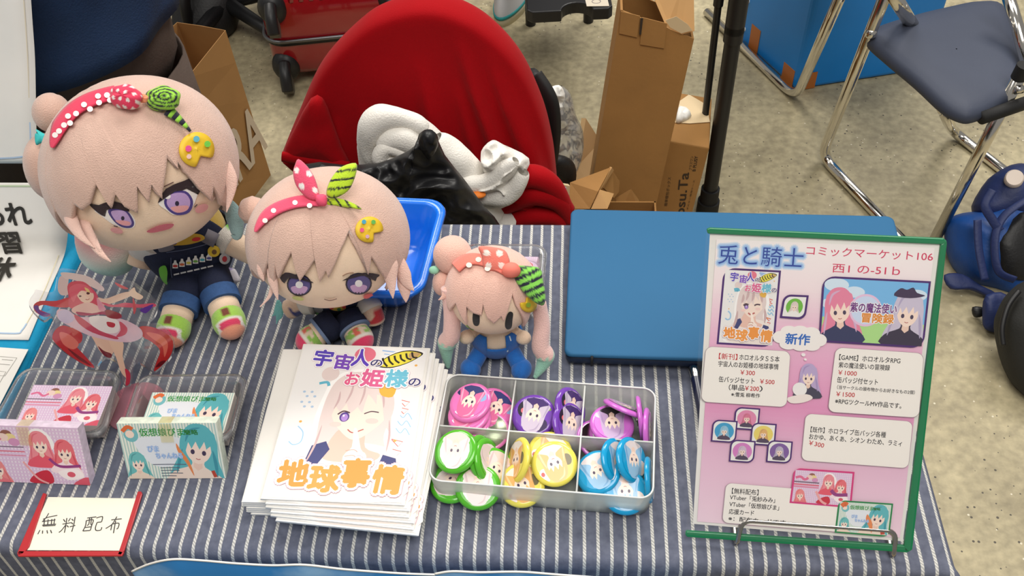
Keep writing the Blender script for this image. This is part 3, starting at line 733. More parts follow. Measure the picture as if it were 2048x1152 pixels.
# ---- things standing between the chair and the cartons
t = thing('shoulder_bag', 'black shoulder bag behind the right edge of the red t-shirt', 'bag', (.02, .98, .0))
bm = BM(); puff(bm, [aty(u, v, .93) for u, v in ((1066, 140), (1084, 152), (1100, 190), (1108, 236), (1107, 258), (1090, 262), (1040, 250), (1020, 180))], (.3, -1, .2), .05, .05, amp=.005, fs=20); obj('bag_body', bm, mat('black nylon', (20, 20, 22), .55), t)
bm = BM(); puff(bm, [aty(u, v, .95) for u, v in ((1085, 306), (1130, 312), (1150, 330), (1152, 360), (1140, 372), (1085, 368), (1040, 360), (1040, 310))], (0, -.7, .7), .05, .05, amp=.004, fs=20); obj('bag_flap', bm, mat('black nylon', (20, 20, 22), .55), t)
bm = BM(); puff(bm, [aty(u, v, .97) for u, v in ((1030, 340), (1135, 355), (1140, 480), (1030, 480))], (0, -1, .2), .03, .1, amp=.004, fs=20, smoothn=0); obj('lower_pocket', bm, mat('black nylon', (20, 20, 22), .55), t)
bm = BM(); tube(bm, smooth_path([aty(1070, 150, .9), aty(1100, 200, .88), aty(1106, 262, .88), aty(1100, 320, .9)], 8), .010, 8, flat=1.6); obj('strap', bm, m_rubber, t)
t = thing('pamphlet', 'pale lilac pamphlet standing at the end of the red shirt', 'booklet', (.03, .86, .2))
q = [aty(u, v, y_) for u, v, y_ in ((1112, 366, .88), (1140, 368, .88), (1140, 402, .86), (1124, 400, .86))]
bm = BM(); slab(bm, [aty(1100, 366, .86), aty(1140, 372, .88), aty(1136, 470, .88), aty(1098, 470, .86)], .006); pp = obj('cover', bm, mat('cream paper', (222, 200, 160), .7), t, smooth=False)
bm = BM(); slab(bm, [aty(1108, 372, .856), aty(1131, 374, .868), aty(1129, 396, .868), aty(1106, 392, .856)], -.003); obj('picture', bm, mat('lilac print', (160, 152, 214), .6), t, smooth=False)
t = thing('plastic_bag', 'clear crinkled plastic bag with white tissue standing beside the red chair', 'bag', (.09, 1.1, 0))
m_poly = mat_clear('clear polythene', (246, 246, 246), body=.34, rough=.10, gloss=1.0, frost=.2)
bm = BM(); puff(bm, [aty(u, v, 1.06) for u, v in ((1092, 250), (1098, 185), (1120, 170), (1142, 188), (1152, 230), (1166, 262), (1166, 310), (1150, 350), (1120, 360), (1085, 350))], (0, -.8, .6), .05, .05, amp=.016, fs=24, seed=3, ridge=True, rings=20, segs=120); obj('bag_body', bm, m_poly, t)
bm = BM(); puff(bm, [aty(u, v, 1.03) for u, v in ((1096, 178), (1118, 170), (1130, 188), (1128, 215), (1122, 232), (1112, 205), (1098, 192))], (0, -.8, .6), .02, .02, amp=.006, fs=40, seed=5, ridge=True); obj('tissue', bm, mat('white tissue', (240, 238, 232), .7), t)
t = thing('envelope', 'flat kraft envelope leaning beside the tall cardboard carton', 'envelope', (.12, 1.16, 0))
bm = BM(); slab(bm, [aty(1163, 236, 1.2), aty(1192, 282, 1.2), aty(1192, 420, 1.12), aty(1130, 420, 1.12), aty(1148, 330, 1.17)], -.012); obj('sheet', bm, mat('pale kraft', (206, 180, 136), .75), t, smooth=False)
# ---- tall carton for posters, flap up
fBL, fBR = Vector((.037, 1.02, 0)), Vector((.158, 1.02, 0))
nrm = Vector((-.02, -1, .17)).normalized()
def fr(u, v): return onplane(u, v, Vector((.1, 1.0, .2)), nrm)
tl, tr, bl, br = fr(1241, 20), fr(1388, 78), fr(1188, 345), fr(1310, 420)
bl2 = tl+(bl-tl)*((tl.z-.01)/(tl.z-bl.z)); br2 = tr+(br-tr)*((tr.z-.01)/(tr.z-br.z)); dep = -nrm*.10; dep.z *= .9
t = thing('carton', 'tall narrow cardboard carton with its top flap open', 'box', ((bl2.x+br2.x)/2, bl2.y, 0))
tlb = tl.copy()
bm = BM()
for a, b, c_, d_ in ((bl2, br2, tr, tl), (br2, br2+dep, tr+dep, tr), (br2+dep, bl2+dep, tl+dep, tr+dep), (bl2+dep, bl2, tl, tl+dep), (bl2, bl2+dep, br2+dep, br2)):
    slab(bm, [a, b, c_, d_], -.004)
obj('carton_body', bm, m_card, t, smooth=False)
bm = BM(); mid = (tl+tr)/2; ft = [fr(1272, 0)+dep*.7, fr(1385, 10)+dep*.7, fr(1389, 62), fr(1360, 70), fr(1333, 55)]
ft[0] += Vector((0, .0, .05)); ft[1] += Vector((0, 0, .06))
slab(bm, ft, .003); fl = obj('flap', bm, m_cardlit, t, smooth=False)
bm = BM(); slab(bm, [p+Vector((0, -.003, .003)) for p in (fr(1330, 42), fr(1352, 34), fr(1375, 50), fr(1384, 62), fr(1362, 68), fr(1340, 56))], .0008); obj('clear_tape', bm, mat('packing tape', (214, 190, 150), .12), fl, smooth=False)
bm = BM()
for x0, x1, y0, y1 in ((1242, 1280, 22, 66), (1284, 1334, 34, 88)):
    o_ = Vector((0, -.0025, .0006)); slab(bm, [fr(x0, y0)+o_, fr(x1, y0+(x1-x0)*.25)+o_, fr(x1-6, y1+8)+o_, fr(x0-4, y1)+o_], .002)
obj('tuck_flap', bm, m_card, t, smooth=False)
bm = BM(); slab(bm, [fr(1281, 34)+Vector((0, -.0045, .001)), fr(1286, 35)+Vector((0, -.0045, .001)), fr(1282, 68)+Vector((0, -.0045, .001)), fr(1278, 67)+Vector((0, -.0045, .001))], .001); obj('slot', bm, m_ink, t, smooth=False)
# ---- poster box with lettering
nb = Vector((.05, -1, .1)).normalized()
def fp(u, v): return onplane(u, v, Vector((.25, 1.12, .2)), nb)
tl, tr, br, bl = fp(1338, 282), fp(1419, 296), fp(1386, 420), fp(1306, 415)
bl = tl+(bl-tl)*((tl.z-.005)/(tl.z-bl.z)); br = tr+(br-tr)*((tr.z-.005)/(tr.z-br.z)); dep = Vector((-.01, .13, .0))
bk = [atz(1352, 184, tl.z), atz(1424, 196, tr.z)]
t = thing('carton', 'lettered cardboard poster carton standing between tall carton and black stand', 'box', ((bl.x+br.x)/2, bl.y, 0))
bm = BM(); bb = [bk[1]-(tr-br)+Vector((0, .0, 0)), bk[0]-(tl-bl)]
hexa(bm, [bl, br, bb[0], bb[1], tl, tr, bk[1], bk[0]]); bmesh.ops.recalc_face_normals(bm, faces=bm.faces); obj('carton_body', bm, m_card, t, smooth=False, mods=[('bevel', .003, 2)])
z1 = Vector((0, 0, .0015))
def tp(u, v): return onplane(u, v, tl, (tr-tl).cross(bk[0]-tl).normalized())+z1
bm = BM(); slab(bm, [tp(1352, 208), tp(1378, 190), tp(1412, 210), tp(1420, 245), tp(1380, 248), tp(1347, 246)], .0006); obj('shipping_label', bm, mat('pale sticker', (224, 200, 160), .35), t, smooth=False)
bm = BM(); puff(bm, [tp(u, v) for u, v in ((1353, 226), (1362, 216), (1383, 232), (1370, 244), (1352, 247))], (0, 0, 1), .012, .002, amp=.004, fs=60, ridge=True, rings=6, segs=40); obj('torn_paper', bm, mat('white tissue', (240, 238, 232), .7), t)
pr = Print(tl, (tr-tl), nb.cross(tr-tl), lift=.0008)
def vtext(s, a, b, w, c, bold=0.):
    A = pr.px(*a); B = pr.px(*b); H = pr.px(a[0]-w, a[1]-w*.05); pr.text(s, A, B, math.hypot(H[0]-A[0], H[1]-A[1])*1.15, c, bold=bold)
k_ = (58, 42, 26)
vtext('Posu.Ta', (1366, 446), (1378, 345), 22, k_, bold=.018); vtext('簡単梱包ボックス', (1334, 412), (1342, 354), 6, k_)
vtext('プラスワン', (1383, 340), (1387, 312), 6, k_); vtext('B PLUSY', (1391, 342), (1396, 312), 8, k_, bold=.015); vtext('ポスター専用ケース', (1376, 420), (1390, 360), 3.4, k_)
pr.build('printed_letters', t, mat_attr('pale ink', .7))
# ---- low open carton in front
t = thing('carton', 'small open cardboard carton with raised flaps in front of the tall one', 'box', (.1, .93, 0))
Y1 = .9
def q(u, v, y_=Y1): return aty(u, v, y_)
b0, b1, b2, b3 = Vector((.035, .86, 0)), Vector((.165, .86, 0)), Vector((.165, .94, 0)), Vector((.035, .94, 0)); hz = Vector((0, 0, q(1180, 432, .90).z))
bm = BM()
for a, b in ((b0, b1), (b1, b2), (b2, b3), (b3, b0)): slab(bm, [a, b, b+hz, a+hz], -.003)
slab(bm, [b0, b3, b2, b1], .003); obj('carton_body', bm, m_card, t, smooth=False)
for nm, pts, m_ in (('flap', [q(1140, 366), q(1222, 336, .95), q(1196, 384, .88), q(1180, 418, .86), q(1138, 418, .86)], m_card), ('flap', [q(1222, 334, .95), q(1226, 340, .96), q(1199, 380, .9), q(1196, 376, .9)], m_cardlit),
                    ('flap', [q(1199, 380, .885), q(1226, 388, .90), q(1214, 418, .86), q(1182, 418, .86)], m_cardlit), ('flap', [q(1224, 342, .97), q(1238, 362, .97), q(1236, 384, .96), q(1226, 396, .94), q(1206, 376, .94)], m_card),
                    ('flap', [q(1232, 396, .97), q(1262, 378, .97), q(1276, 400, .97), q(1278, 425, .95), q(1240, 425, .95)], m_card)):
    bm = BM(); 
    P = [Vector(x) for x in pts]
    a = [bm.verts.new(x) for x in P]; bm.faces.new(a); bmesh.ops.triangulate(bm, faces=bm.faces)
    obj(nm, bm, m_, t, smooth=False, mods=[('solid', .004, 0)])
# ---- black light stand, folded
P0 = atz(1414, 424, 0)
t = thing('light_stand', 'black telescopic light stand, folded, standing right of the poster carton', 'stand', P0)
bm = BM(); tube(bm, [P0+Vector((0, 0, .0)), P0+Vector((0, 0, .035))], .024, 20); tube(bm, [P0+Vector((0, 0, .03)), P0+Vector((0, 0, .07))], .020, 20); obj('foot_cap', bm, m_rubber, t, angle=40)
bm = BM(); tube(bm, [P0+Vector((0, 0, .06)), P0+Vector((0, 0, .46))], .0155, 20); tube(bm, [P0+Vector((0, 0, .44)), P0+Vector((0, 0, .475))], .0185, 20); obj('lower_tube', bm, m_black, t, angle=40)
bm = BM(); tube(bm, [P0+Vector((0, 0, .46)), P0+Vector((0, 0, 1.0))], .0185, 20); obj('upper_tube', bm, m_black, t, angle=40)
for dx_, z0 in ((-.036, .14), (-.008, .02)):
    bm = BM(); tube(bm, [P0+Vector((dx_+.01, .03, z0)), P0+Vector((dx_+.004, .025, .52))], .007, 12); tube(bm, [P0+Vector((dx_+.004, .025, .50)), P0+Vector((dx_+.004, .025, 1.0))], .0095, 12); obj('leg', bm, m_black, t, angle=40)
# ---- blue crate
c0, c1, c2 = atz(1590, 182, 0), atz(1478, 80, 0), atz(1852, 141, 0); c3 = c1+(c2-c0); hz = Vector((0, 0, .62))
t = thing('crate', 'big blue plastic sheet crate with orange tape at its corners', 'box', c0)
m_blue = mat('blue plastic sheet', (4, 128, 212), .42, var=.04, vs=8)
bm = BM(); hexa(bm, [c0, c2, c3, c1, c0+hz, c2+hz, c3+hz, c1+hz]); bmesh.ops.recalc_face_normals(bm, faces=bm.faces); obj('crate_body', bm, m_blue, t, smooth=False, mods=[('bevel', .012, 3)])
m_tape = mat('orange brown tape', (178, 104, 44), .5)
dL = (c1-c0).normalized(); dR = (c2-c0).normalized(); nL = Vector((dL.y, -dL.x, 0)); nL = nL if nL.dot(CAM-c0) > 0 else -nL; nR = Vector((dR.y, -dR.x, 0)); nR = nR if nR.dot(CAM-c0) > 0 else -nR
def tape(a, b, z0, z1, D, n_): 
    bm = BM(); slab(bm, [c0+D*a+n_*.001+Vector((0, 0, z0)), c0+D*b+n_*.001+Vector((0, 0, z0)), c0+D*b+n_*.001+Vector((0, 0, z1)), c0+D*a+n_*.001+Vector((0, 0, z1))], .0008); return bm
obj('tape', tape(.014, .06, .002, .05, dL, nL), m_tape, t, smooth=False); obj('tape', tape(.012, .05, .002, .05, dR, nR), m_tape, t, smooth=False)
obj('tape', tape(.17, .21, .002, .075, dL, nL), m_tape, t, smooth=False); obj('tape', tape((c2-c0).length-.05, (c2-c0).length-.012, .002, .04, dR, nR), m_tape, t, smooth=False)
for u, v in ((1489, 58), (1497, 2)):
    p = onplane(u, v, c0, nL); bm = BM(); ellipsoid(bm, p, (.006, .006, .006), nu=12, nv=8); obj('rivet', bm, mat('white plastic', (236, 236, 232), .4), t)
# ---- chrome folding chairs
m_seat = mat('navy vinyl', (64, 70, 86), .55, spec=.3, var=.05, vs=6, bump=.1, bs=250)
t = thing('folding_chair', 'chrome folding chair with a slate blue padded seat, top right', 'chair', (.70, 1.15, 0))
pts = [atz(u, v, .42) for u, v in ((1737, 66), (1752, 45), (1830, 20), (1905, 2), (1960, -8), (2010, -2), (2035, 60), (2052, 130), (2040, 170), (1995, 205), (1955, 222), (1928, 222), (1890, 202), (1835, 152), (1770, 98))]
bm = BM(); O = smooth_path(pts, 4, True); c_ = sum(O, Vector())/len(O); rows = []
for s, dz in ((.01, .004), (.3, .004), (.6, .003), (.8, .001), (.92, -.003), (.975, -.009), (1.0, -.018), (.985, -.028), (.95, -.032), (.5, -.032), (.01, -.032)): rows.append([c_+(p-c_)*s+Vector((0, 0, dz)) for p in O])
grid(bm, rows, closed_u=True); bmesh.ops.recalc_face_normals(bm, faces=bm.faces); obj('seat', bm, m_seat, t)
F1, F2 = atz(1643, 312, .011), atz(1798, 474, .011); F2e = F1+(F2-F1)*1.35
top1 = atz(1742, 62, .425); up1 = F1+(top1-F1)*1.75
r_ = .0115
bm = BM(); tube(bm, bend_path([up1, F1, F2e], .05, 8), r_, 16); obj('leg', bm, m_chrome, t)
sd = (atz(1960, 228, .42)-atz(1737, 66, .42)); sd.z = 0
G1, G2 = atz(1905, 262, .011), atz(2060, 382, .011)
bm = BM(); tube(bm, bend_path([atz(1876, 195, .39), G1, G1+(G2-G1)*1.3], .06, 8), r_, 16); obj('leg', bm, m_chrome, t)
L2t = atz(2044, 142, .46); L2b = L2t+(atz(1866, 486, .02)-L2t)
bm = BM(); tube(bm, [L2t, L2b], r_, 16); lg = obj('leg', bm, m_chrome, t)
bm = BM(); tube(bm, [L2t+(L2t-L2b).normalized()*.012, L2t-(L2t-L2b).normalized()*.015], .0135, 16); obj('end_cap', bm, m_rubber, lg, angle=40)
bm = BM(); tube(bm, [atz(1962, 236, .40), atz(2080, 196, .40)], .012, 16); obj('cross_bar', bm, m_rubber, t)
bm = BM(); tube(bm, [atz(1780, -20, .54), atz(1814, 34, .44), atz(1828, 56, .405)], .013, 16); obj('back_post', bm, m_chrome, t)
bm = BM(); tube(bm, [atz(2012, -20, .50), atz(2034, 50, .46), atz(2058, 140, .42)], r_, 16); obj('back_post', bm, m_chrome, t)
bm = BM(); tube(bm, [atz(2044, 178, .43), atz(2030, 180, .43)], .008, 12); obj('pivot', bm, m_chrome, t)
bm = BM(); ellipsoid(bm, atz(1742, 66, .425), (.012, .012, .012), nu=14, nv=10); obj('pivot', bm, m_chrome, t)
t = thing('folding_chair', 'chrome legs of a second folding chair before the blue crate', 'chair', (.5, 1.72, 0))
F1, F2 = atz(1592, 196, .011), atz(1476, 84, .011)
H1 = F1+Vector((.10, -.10, .0)); upt = atz(1686, -20, .45)
bm = BM(); tube(bm, bend_path([F1+(upt-F1)*1.15, F1, F1+(F2-F1)*1.6], .06, 8), r_, 16); obj('leg', bm, m_chrome, t)
bm = BM(); box(bm, (.47, 1.51, .45), (.30, .22, .03), Matrix.Rotation(.35, 3, 'Z')); obj('seat', bm, m_seat, t, mods=[('bevel', .015, 3)])
# ---- blue rucksack at the right edge
P1 = atz(1985, 520, .0); pz = P1+Vector((.02, .12, .16))
m_bn = mat('blue nylon', (18, 74, 148), .5, var=.12, vs=18, bump=.35, bs=120); m_dn = mat('navy nylon', (26, 42, 92), .55, var=.1, vs=18, bump=.3, bs=150)
t = thing('rucksack', 'blue rucksack slumped on the floor under the folding chair', 'bag', P1+Vector((0, .1, 0)))
bm = BM(); cpuff(bm, [(1896, 440), (1925, 426), (1968, 420), (2000, 400), (2060, 420), (2075, 560), (2040, 600), (1985, 580), (1930, 560), (1905, 520), (1896, 470)], pz, .07, .07, amp=.012, fs=14, seed=5); obj('sack', bm, m_bn, t)
bm = BM(); cpuff(bm, [(1948, 412), (1985, 352), (2040, 326), (2090, 350), (2090, 440), (2020, 450), (1965, 440)], pz+Vector((0, .03, .03)), .05, .06, amp=.01, fs=16, seed=8); obj('top_pocket', bm, m_dn, t)
bm = BM(); cpuff(bm, [(1995, 470), (2060, 420), (2080, 520), (2060, 560), (2010, 550), (1992, 510)], pz-FW*.06, .025, .03, amp=.01, fs=15, seed=2); obj('mesh_back', bm, mat('black nylon', (20, 20, 22), .55), t)
for pts, w_ in ((((1985, 380), (1970, 410), (1985, 440), (2000, 462)), .009), (((2060, 395), (2010, 430), (1990, 475), (1996, 540), (2030, 560)), .008), (((1955, 440), (1958, 500), (1970, 560)), .008)):
    bm = BM(); tube(bm, smooth_path([camp(u, v, pz-FW*.085) for u, v in pts], 8), w_, 10, flat=.35); obj('strap', bm, m_dn, t)
bm = BM(); cpuff(bm, [(1888, 550), (1925, 548), (1960, 570), (1990, 585), (1980, 596), (1940, 580), (1900, 578)], atz(1930, 565, .03), .010, .012, amp=.006, fs=30); obj('strap', bm, m_dn, t)
bm = BM(); cpuff(bm, [(1972, 590), (2014, 590), (2008, 650), (1996, 664), (1970, 658), (1966, 630)], atz(1990, 630, .03), .015, .015, amp=.006, fs=30); sp = obj('strap', bm, m_dn, t)
bm = BM(); cpuff(bm, [(1945, 614), (1968, 616), (1966, 632), (1948, 634)], atz(1955, 620, .02), .008, .008); obj('buckle', bm, m_black, t)
bp_ = camp(2027, 360, pz+Vector((0, .0, .06))); ax = (CAM-bp_).normalized(); ax = (ax+Vector((0, 0, .5))).normalized(); Mq = ax.to_track_quat('Z', 'Y').to_matrix()
t = thing('bottle', 'dark bottle with a white screw cap stuck in the blue rucksack', 'bottle', bp_)
bm = BM(); lathe(bm, [(0, -.16), (.026, -.16), (.026, -.03), (.018, -.012), (.0165, .0)], 24, Mq, bp_); obj('bottle_body', bm, m_black, t)
bm = BM(); lathe(bm, [(.0175, -.002), (.0175, .014), (.015, .017), (0, .0165)], 28, Mq, bp_); obj('cap', bm, mat('white cap', (226, 210, 196), .4), t, angle=40)
P1 = atz(2040, 760, 0)
t = thing('shoulder_bag', 'rounded black bag at the lower right edge of the photo', 'bag', P1+Vector((.06, .06, 0)))
bm = BM(); cpuff(bm, [(2000, 655), (2010, 612), (2030, 580), (2070, 555), (2150, 580), (2180, 700), (2120, 820), (2060, 800), (2020, 745)], P1+Vector((.08, .05, .10)), .06, .08, amp=.006, fs=10); obj('bag_body', bm, mat('black canvas', (34, 34, 32), .8, bump=.3, bs=300), t)
bm = BM(); tube(bm, smooth_path([camp(u, v, P1+Vector((.08, .05, .10))-FW*.03) for u, v in ((2006, 690), (2004, 655), (2016, 612), (2038, 582))], 8), .005, 8); obj('piping', bm, m_black, t)
# ================================================================== ON THE TABLE
Z3 = Vector((0, 0, 1))
m_paper = mat('white paper', (238, 235, 229), .7, var=.015, vs=30)
m_ink_p = mat_attr('printed ink', .5)
m_clear = mat_clear('clear plastic', (250, 250, 250), body=.05, rough=.06, gloss=.75)
m_sheet = mat_clear('clear vinyl', (254, 254, 254), body=.01, rough=.1, gloss=.18)
m_frost = mat_clear('frosted polypropylene', (240, 242, 238), body=.40, rough=.25, gloss=.35, frost=.5)

# ---- laptop
a0, a1 = T(1127, 709, .021), T(1142, 417, .021); b1 = T(1776, 431, .021)
ux = (b1-a1); ux.z = 0; W = ux.length+.006; ux.normalize(); uy = (a1-a0); uy.z = 0; Dp = uy.length; uy = Vector((-ux.y, ux.x, 0)); O_ = a1-uy*Dp
def lp(a, b, z): return Vector((O_.x, O_.y, TZ))+ux*a+uy*b+Z3*z
t = thing('laptop', 'closed steel blue laptop lying at the back of the striped table', 'laptop', lp(W/2, Dp/2, 0))
def lslab(z0, z1, ins, m, name, par, r=.008, bev=.0025):
    bm = BM(); o = rrect(ins, ins, W-ins, Dp-ins, r, 5); rows = []
    for k, z in ((bev, z0), (0, z0+bev), (0, z1-bev), (bev*.3, z1-bev*.3), (bev, z1)): rows.append([lp(W/2+(x-W/2)*(1-2*k/W), Dp/2+(y-Dp/2)*(1-2*k/Dp), z) for x, y in o])
    vs, _ = grid(bm, rows, closed_u=True); bm.faces.new(vs[0][::-1]); bm.faces.new(vs[-1]); bmesh.ops.recalc_face_normals(bm, faces=bm.faces)
    return obj(name, bm, m, par, angle=50)
m_lid = mat('steel blue lid', (50, 102, 142), .6, metal=.1, var=.025, vs=7, spec=.15)
lslab(.004, .0145, .001, mat('dark navy shell', (16, 34, 62), .45), 'base', t)
lslab(.0148, .0212, .0, m_lid, 'lid', t)
for a, b in ((.03, .02), (W-.03, .02), (.03, Dp-.02), (W-.03, Dp-.02)):
    bm = BM(); lathe(bm, [(0, 0), (.007, 0), (.007, .0045), (0, .0045)], 16, c=lp(a, b, 0)); obj('rubber_foot', bm, m_rubber, t, angle=40)
bm = BM(); tube(bm, [lp(.028, -.0012, .021), lp(.028, -.0035, .016), lp(.028, -.003, .009)], .0014, 10); obj('lid_tab', bm, m_rubber, t)
# ---- pen
q0, q1 = T(1383, 712, .006), T(1409, 850, .006)
t = thing('ballpoint_pen', 'navy pen with a silver collar lying between laptop and price sign', 'pen', (q0+q1)/2)
bm = BM(); tube(bm, [q0, q0.lerp(q1, .2)], .0055, 16); tube(bm, [q0.lerp(q1, .33), q0.lerp(q1, .9), q1], lambda s: .0052-.002*s*s, 16); obj('barrel', bm, mat('navy lacquer', (20, 26, 56), .25), t, angle=40)
bm = BM(); tube(bm, [q0.lerp(q1, .19), q0.lerp(q1, .22), q0.lerp(q1, .3), q0.lerp(q1, .34)], lambda s: .006 if s < .5 else .0052, 16); obj('collar', bm, m_chrome, t, angle=40)

# ---- price sign in a chrome stand
p0 = T(1372, 1066, .010); p1 = T(1822, 1101, .010)
sx = (p1-p0); sx.z = 0; SW_ = sx.length; sx.normalize()
best = None
for k in range(60):
    z = .80+.004*k; a, b = atz(1413, 458, z), atz(1892, 478, z)
    e = abs((b-a).length-SW_)
    if best is None or e < best[0]: best = (e, a, b)
mt = (best[1]+best[2])/2; mb = (p0+p1)/2
sy = (mt-mb); SH_ = sy.length; sy = (sy-sx*sy.dot(sx)).normalized(); sn = sx.cross(sy)
def sg(u, v): return onplane(u, v, p0, sn)
t = thing('price_sign', 'pink and white price sign in a green edged clear card case', 'sign', mb)
pc = [sg(1372, 1066), sg(1822, 1101), sg(1892, 478), sg(1413, 458)]
bm = BM(); prism(bm, [p-sn*.0012 for p in (sg(1386, 1048), sg(1806, 1083), sg(1880, 488), sg(1420, 468))], sn*.0008); obj('paper', bm, m_paper, t, smooth=False)
m_green = mat('green vinyl', (0, 122, 74), .35, coat=.3)
def band(pts): 
    bm = BM(); prism(bm, [sg(*p)-sn*.0022 for p in pts], sn*.004); return obj('edge', bm, m_green, t, smooth=False, mods=[('bevel', .0009, 2)])
band([(1413, 458), (1420, 455), (1886, 476), (1893, 482), (1891, 489), (1415, 467)])
band([(1891, 481), (1893, 486), (1824, 1098), (1816, 1103), (1806, 1101), (1880, 489)])
band([(1372, 1061), (1808, 1090), (1820, 1101), (1812, 1104), (1374, 1073), (1370, 1068)])
bm = BM(); prism(bm, [sg(u, v)+sn*.0030 for u, v in ((1371, 1066), (1818, 1098), (1890, 480), (1412, 459))], sn*.0003); obj('clear_cover', bm, m_sheet, t, smooth=False)
pr = Print(p0, sx, sy, lift=.0003, step=.000003)
PUR = (70, 24, 108); INK = (30, 26, 34); RED = (196, 34, 46)
bgm = pr.quadmap([(1424, 478), (1876, 496), (1806, 1076), (1386, 1042)])
def gradient(f, stops, x0=0, x1=1, n=60):
    for k in range(n):
        y0, y1 = k/n, (k+1)/n; m_ = (y0+y1)/2
        for i in range(len(stops)-1):
            if stops[i][0] <= m_ <= stops[i+1][0]: break
        s = (m_-stops[i][0])/(stops[i+1][0]-stops[i][0]); c = tuple(stops[i][1][j]*(1-s)+stops[i+1][1][j]*s for j in range(3))
        xa = x0(m_) if callable(x0) else x0; xb = x1(m_) if callable(x1) else x1
        pr.mpoly(f, [(xa, y0), (xb, y0), (xb, y1), (xa, y1)], c, lift=False)
    pr.up()
gradient(bgm, [(0, (249, 242, 240)), (.16, (247, 228, 232)), (.34, (238, 184, 212)), (.56, (232, 154, 196)), (.72, (234, 188, 214)), (1, (244, 214, 228))], .02, .985)
def inside(f):
    """keep a picture within its own edges"""
    return lambda a, b: f(min(1, max(0, a)), min(1, max(0, b)))
def panel(c, r=.08, col=(248, 242, 235), edge=(170, 150, 160)):
    f = pr.quadmap(c); A = pr.px(*c[0]); B = pr.px(*c[1]); C_ = pr.px(*c[3]); asp = math.dist(A, B)/math.dist(A, C_)
    if edge: pr.mpoly(f, [(.5+(x/asp-.5)*1.008, .5+(y-.5)*1.012) for x, y in rrect(0, 0, asp, 1, r*asp, 6)], edge)
    pr.mpoly(f, [(x/asp, y) for x, y in rrect(0, 0, asp, 1, r*asp, 6)], col); return f
def leaf_frame(c, col=PUR, wd=.0017, fill=(240, 238, 234), r=.010):
    """frame with two rounded and two sharp corners"""
    f = pr.quadmap(c); A = pr.px(*c[0]); B = pr.px(*c[1]); C_ = pr.px(*c[3]); w_, h_ = math.dist(A, B), math.dist(A, C_)
    def shp(i, rr): return [(x/w_, y/h_) for x, y in rrect(i, i, w_-i, h_-i, (rr, 0, rr, 0), 6)]
    pr.mpoly(f, shp(0, r), col); pr.mpoly(f, shp(wd, r*.8), fill)
    return inside(lambda a, b: f(wd/w_+a*(1-2*wd/w_), wd/h_+b*(1-2*wd/h_)))
SKIN = (250, 224, 208)
def portrait(P_, f, cx, cy, s, hair, hair2, dress, tilt=0, asp=1.0, face=True):
    """plain portrait of nobody in particular: long hair, face, shoulders"""
    ca, sa = math.cos(R(tilt)), math.sin(R(tilt))
    def g(x, y): x, y = x*s*asp, y*s; return f(cx+(x*ca-y/asp*0-y*sa*asp), cy+(x*sa/asp+y*ca))
    P_.mpoly(g, [(-.62, -.5), (-.3, -1.0), (.25, -1.02), (.62, -.5), (.72, .3), (.95, 1.15), (.3, 1.25), (-.35, 1.25), (-.95, 1.1), (-.7, .3)], hair, 5)
    P_.mpoly(g, [(-.2, .35), (.2, .35), (.25, .62), (.85, .95), (.95, 1.45), (-.95, 1.45), (-.85, .95), (-.25, .62)], dress, 3)
    P_.mpoly(g, [(-.13, .3), (.13, .3), (.16, .66), (0, .8), (-.16, .66)], (240, 206, 188))
    P_.mpoly(g, [(-.42, -.35), (.42, -.35), (.44, .05), (.28, .36), (0, .52), (-.28, .36), (-.44, .05)], SKIN, 5)
    P_.mpoly(g, [(-.6, -.2), (-.55, -.75), (0, -1.0), (.55, -.75), (.6, -.2), (.5, .25), (.42, -.25), (.28, -.1), (.2, -.4), (.04, -.06), (-.1, -.36), (-.24, -.05), (-.36, -.3), (-.48, .2)], hair, 2)
    P_.stroke(g, [(-.46, -.3), (-.3, -.75), (.05, -.93)], .10*s*math.dist(f(0, 0), f(0, 1)), hair2, 6, True)
    P_.stroke(g, [(.5, -.1), (.62, .4), (.7, .95)], .12*s*math.dist(f(0, 0), f(0, 1)), hair2, 6, True)
    P_.stroke(g, [(-.56, 0), (-.66, .5), (-.74, 1.0)], .10*s*math.dist(f(0, 0), f(0, 1)), hair2, 6, True)
    if face:
        for x in (-.2, .2):
            P_.ell(g, x, .06, .075, .10, (70, 56, 84), 12, lift=False)
        P_.up()
        P_.stroke(g, [(-.08, .31), (0, .34), (.08, .31)], .03*s*math.dist(f(0, 0), f(0, 1)), (180, 90, 90), 4)
def title_words(P_, px, k=1.0):
    """the booklet title; px(u, v) gives the place of points read off the big cover"""
    WH = (250, 248, 246)
    def tx(s, a, b, h, c, bold, o=.07): 
        A, B, H = px(*a), px(*b), px(a[0], a[1]-h); P_.text(s, A, B, math.dist(A, H)*1.1, c, bold=bold, outline=[(bold+o, (212, 170, 190)), (bold+o*.8, WH)])
    tx('宇', (626, 732), (662, 735), 34, (92, 70, 186), .035); tx('宙', (669, 738), (704, 741), 31, (126, 76, 190), .035); tx('人', (706, 732), (742, 732), 36, (98, 66, 190), .035); tx('の', (745, 734), (768, 736), 18, (52, 44, 110), .02)
    tx('お', (690, 775), (718, 776), 28, (226, 96, 140), .035); tx('姫', (723, 776), (767, 778), 36, (222, 100, 148), .035); tx('様', (772, 776), (817, 778), 36, (110, 190, 214), .035); tx('の', (821, 777), (845, 778), 20, (52, 44, 110), .02)
    tx('地', (543, 972), (604, 973), 46, (240, 150, 62), .05, .09); tx('球', (606, 982), (668, 986), 46, (242, 158, 72), .05, .09); tx('事', (676, 976), (732, 978), 50, (240, 152, 64), .05, .09); tx('情', (738, 988), (798, 994), 50, (240, 156, 70), .05, .09)
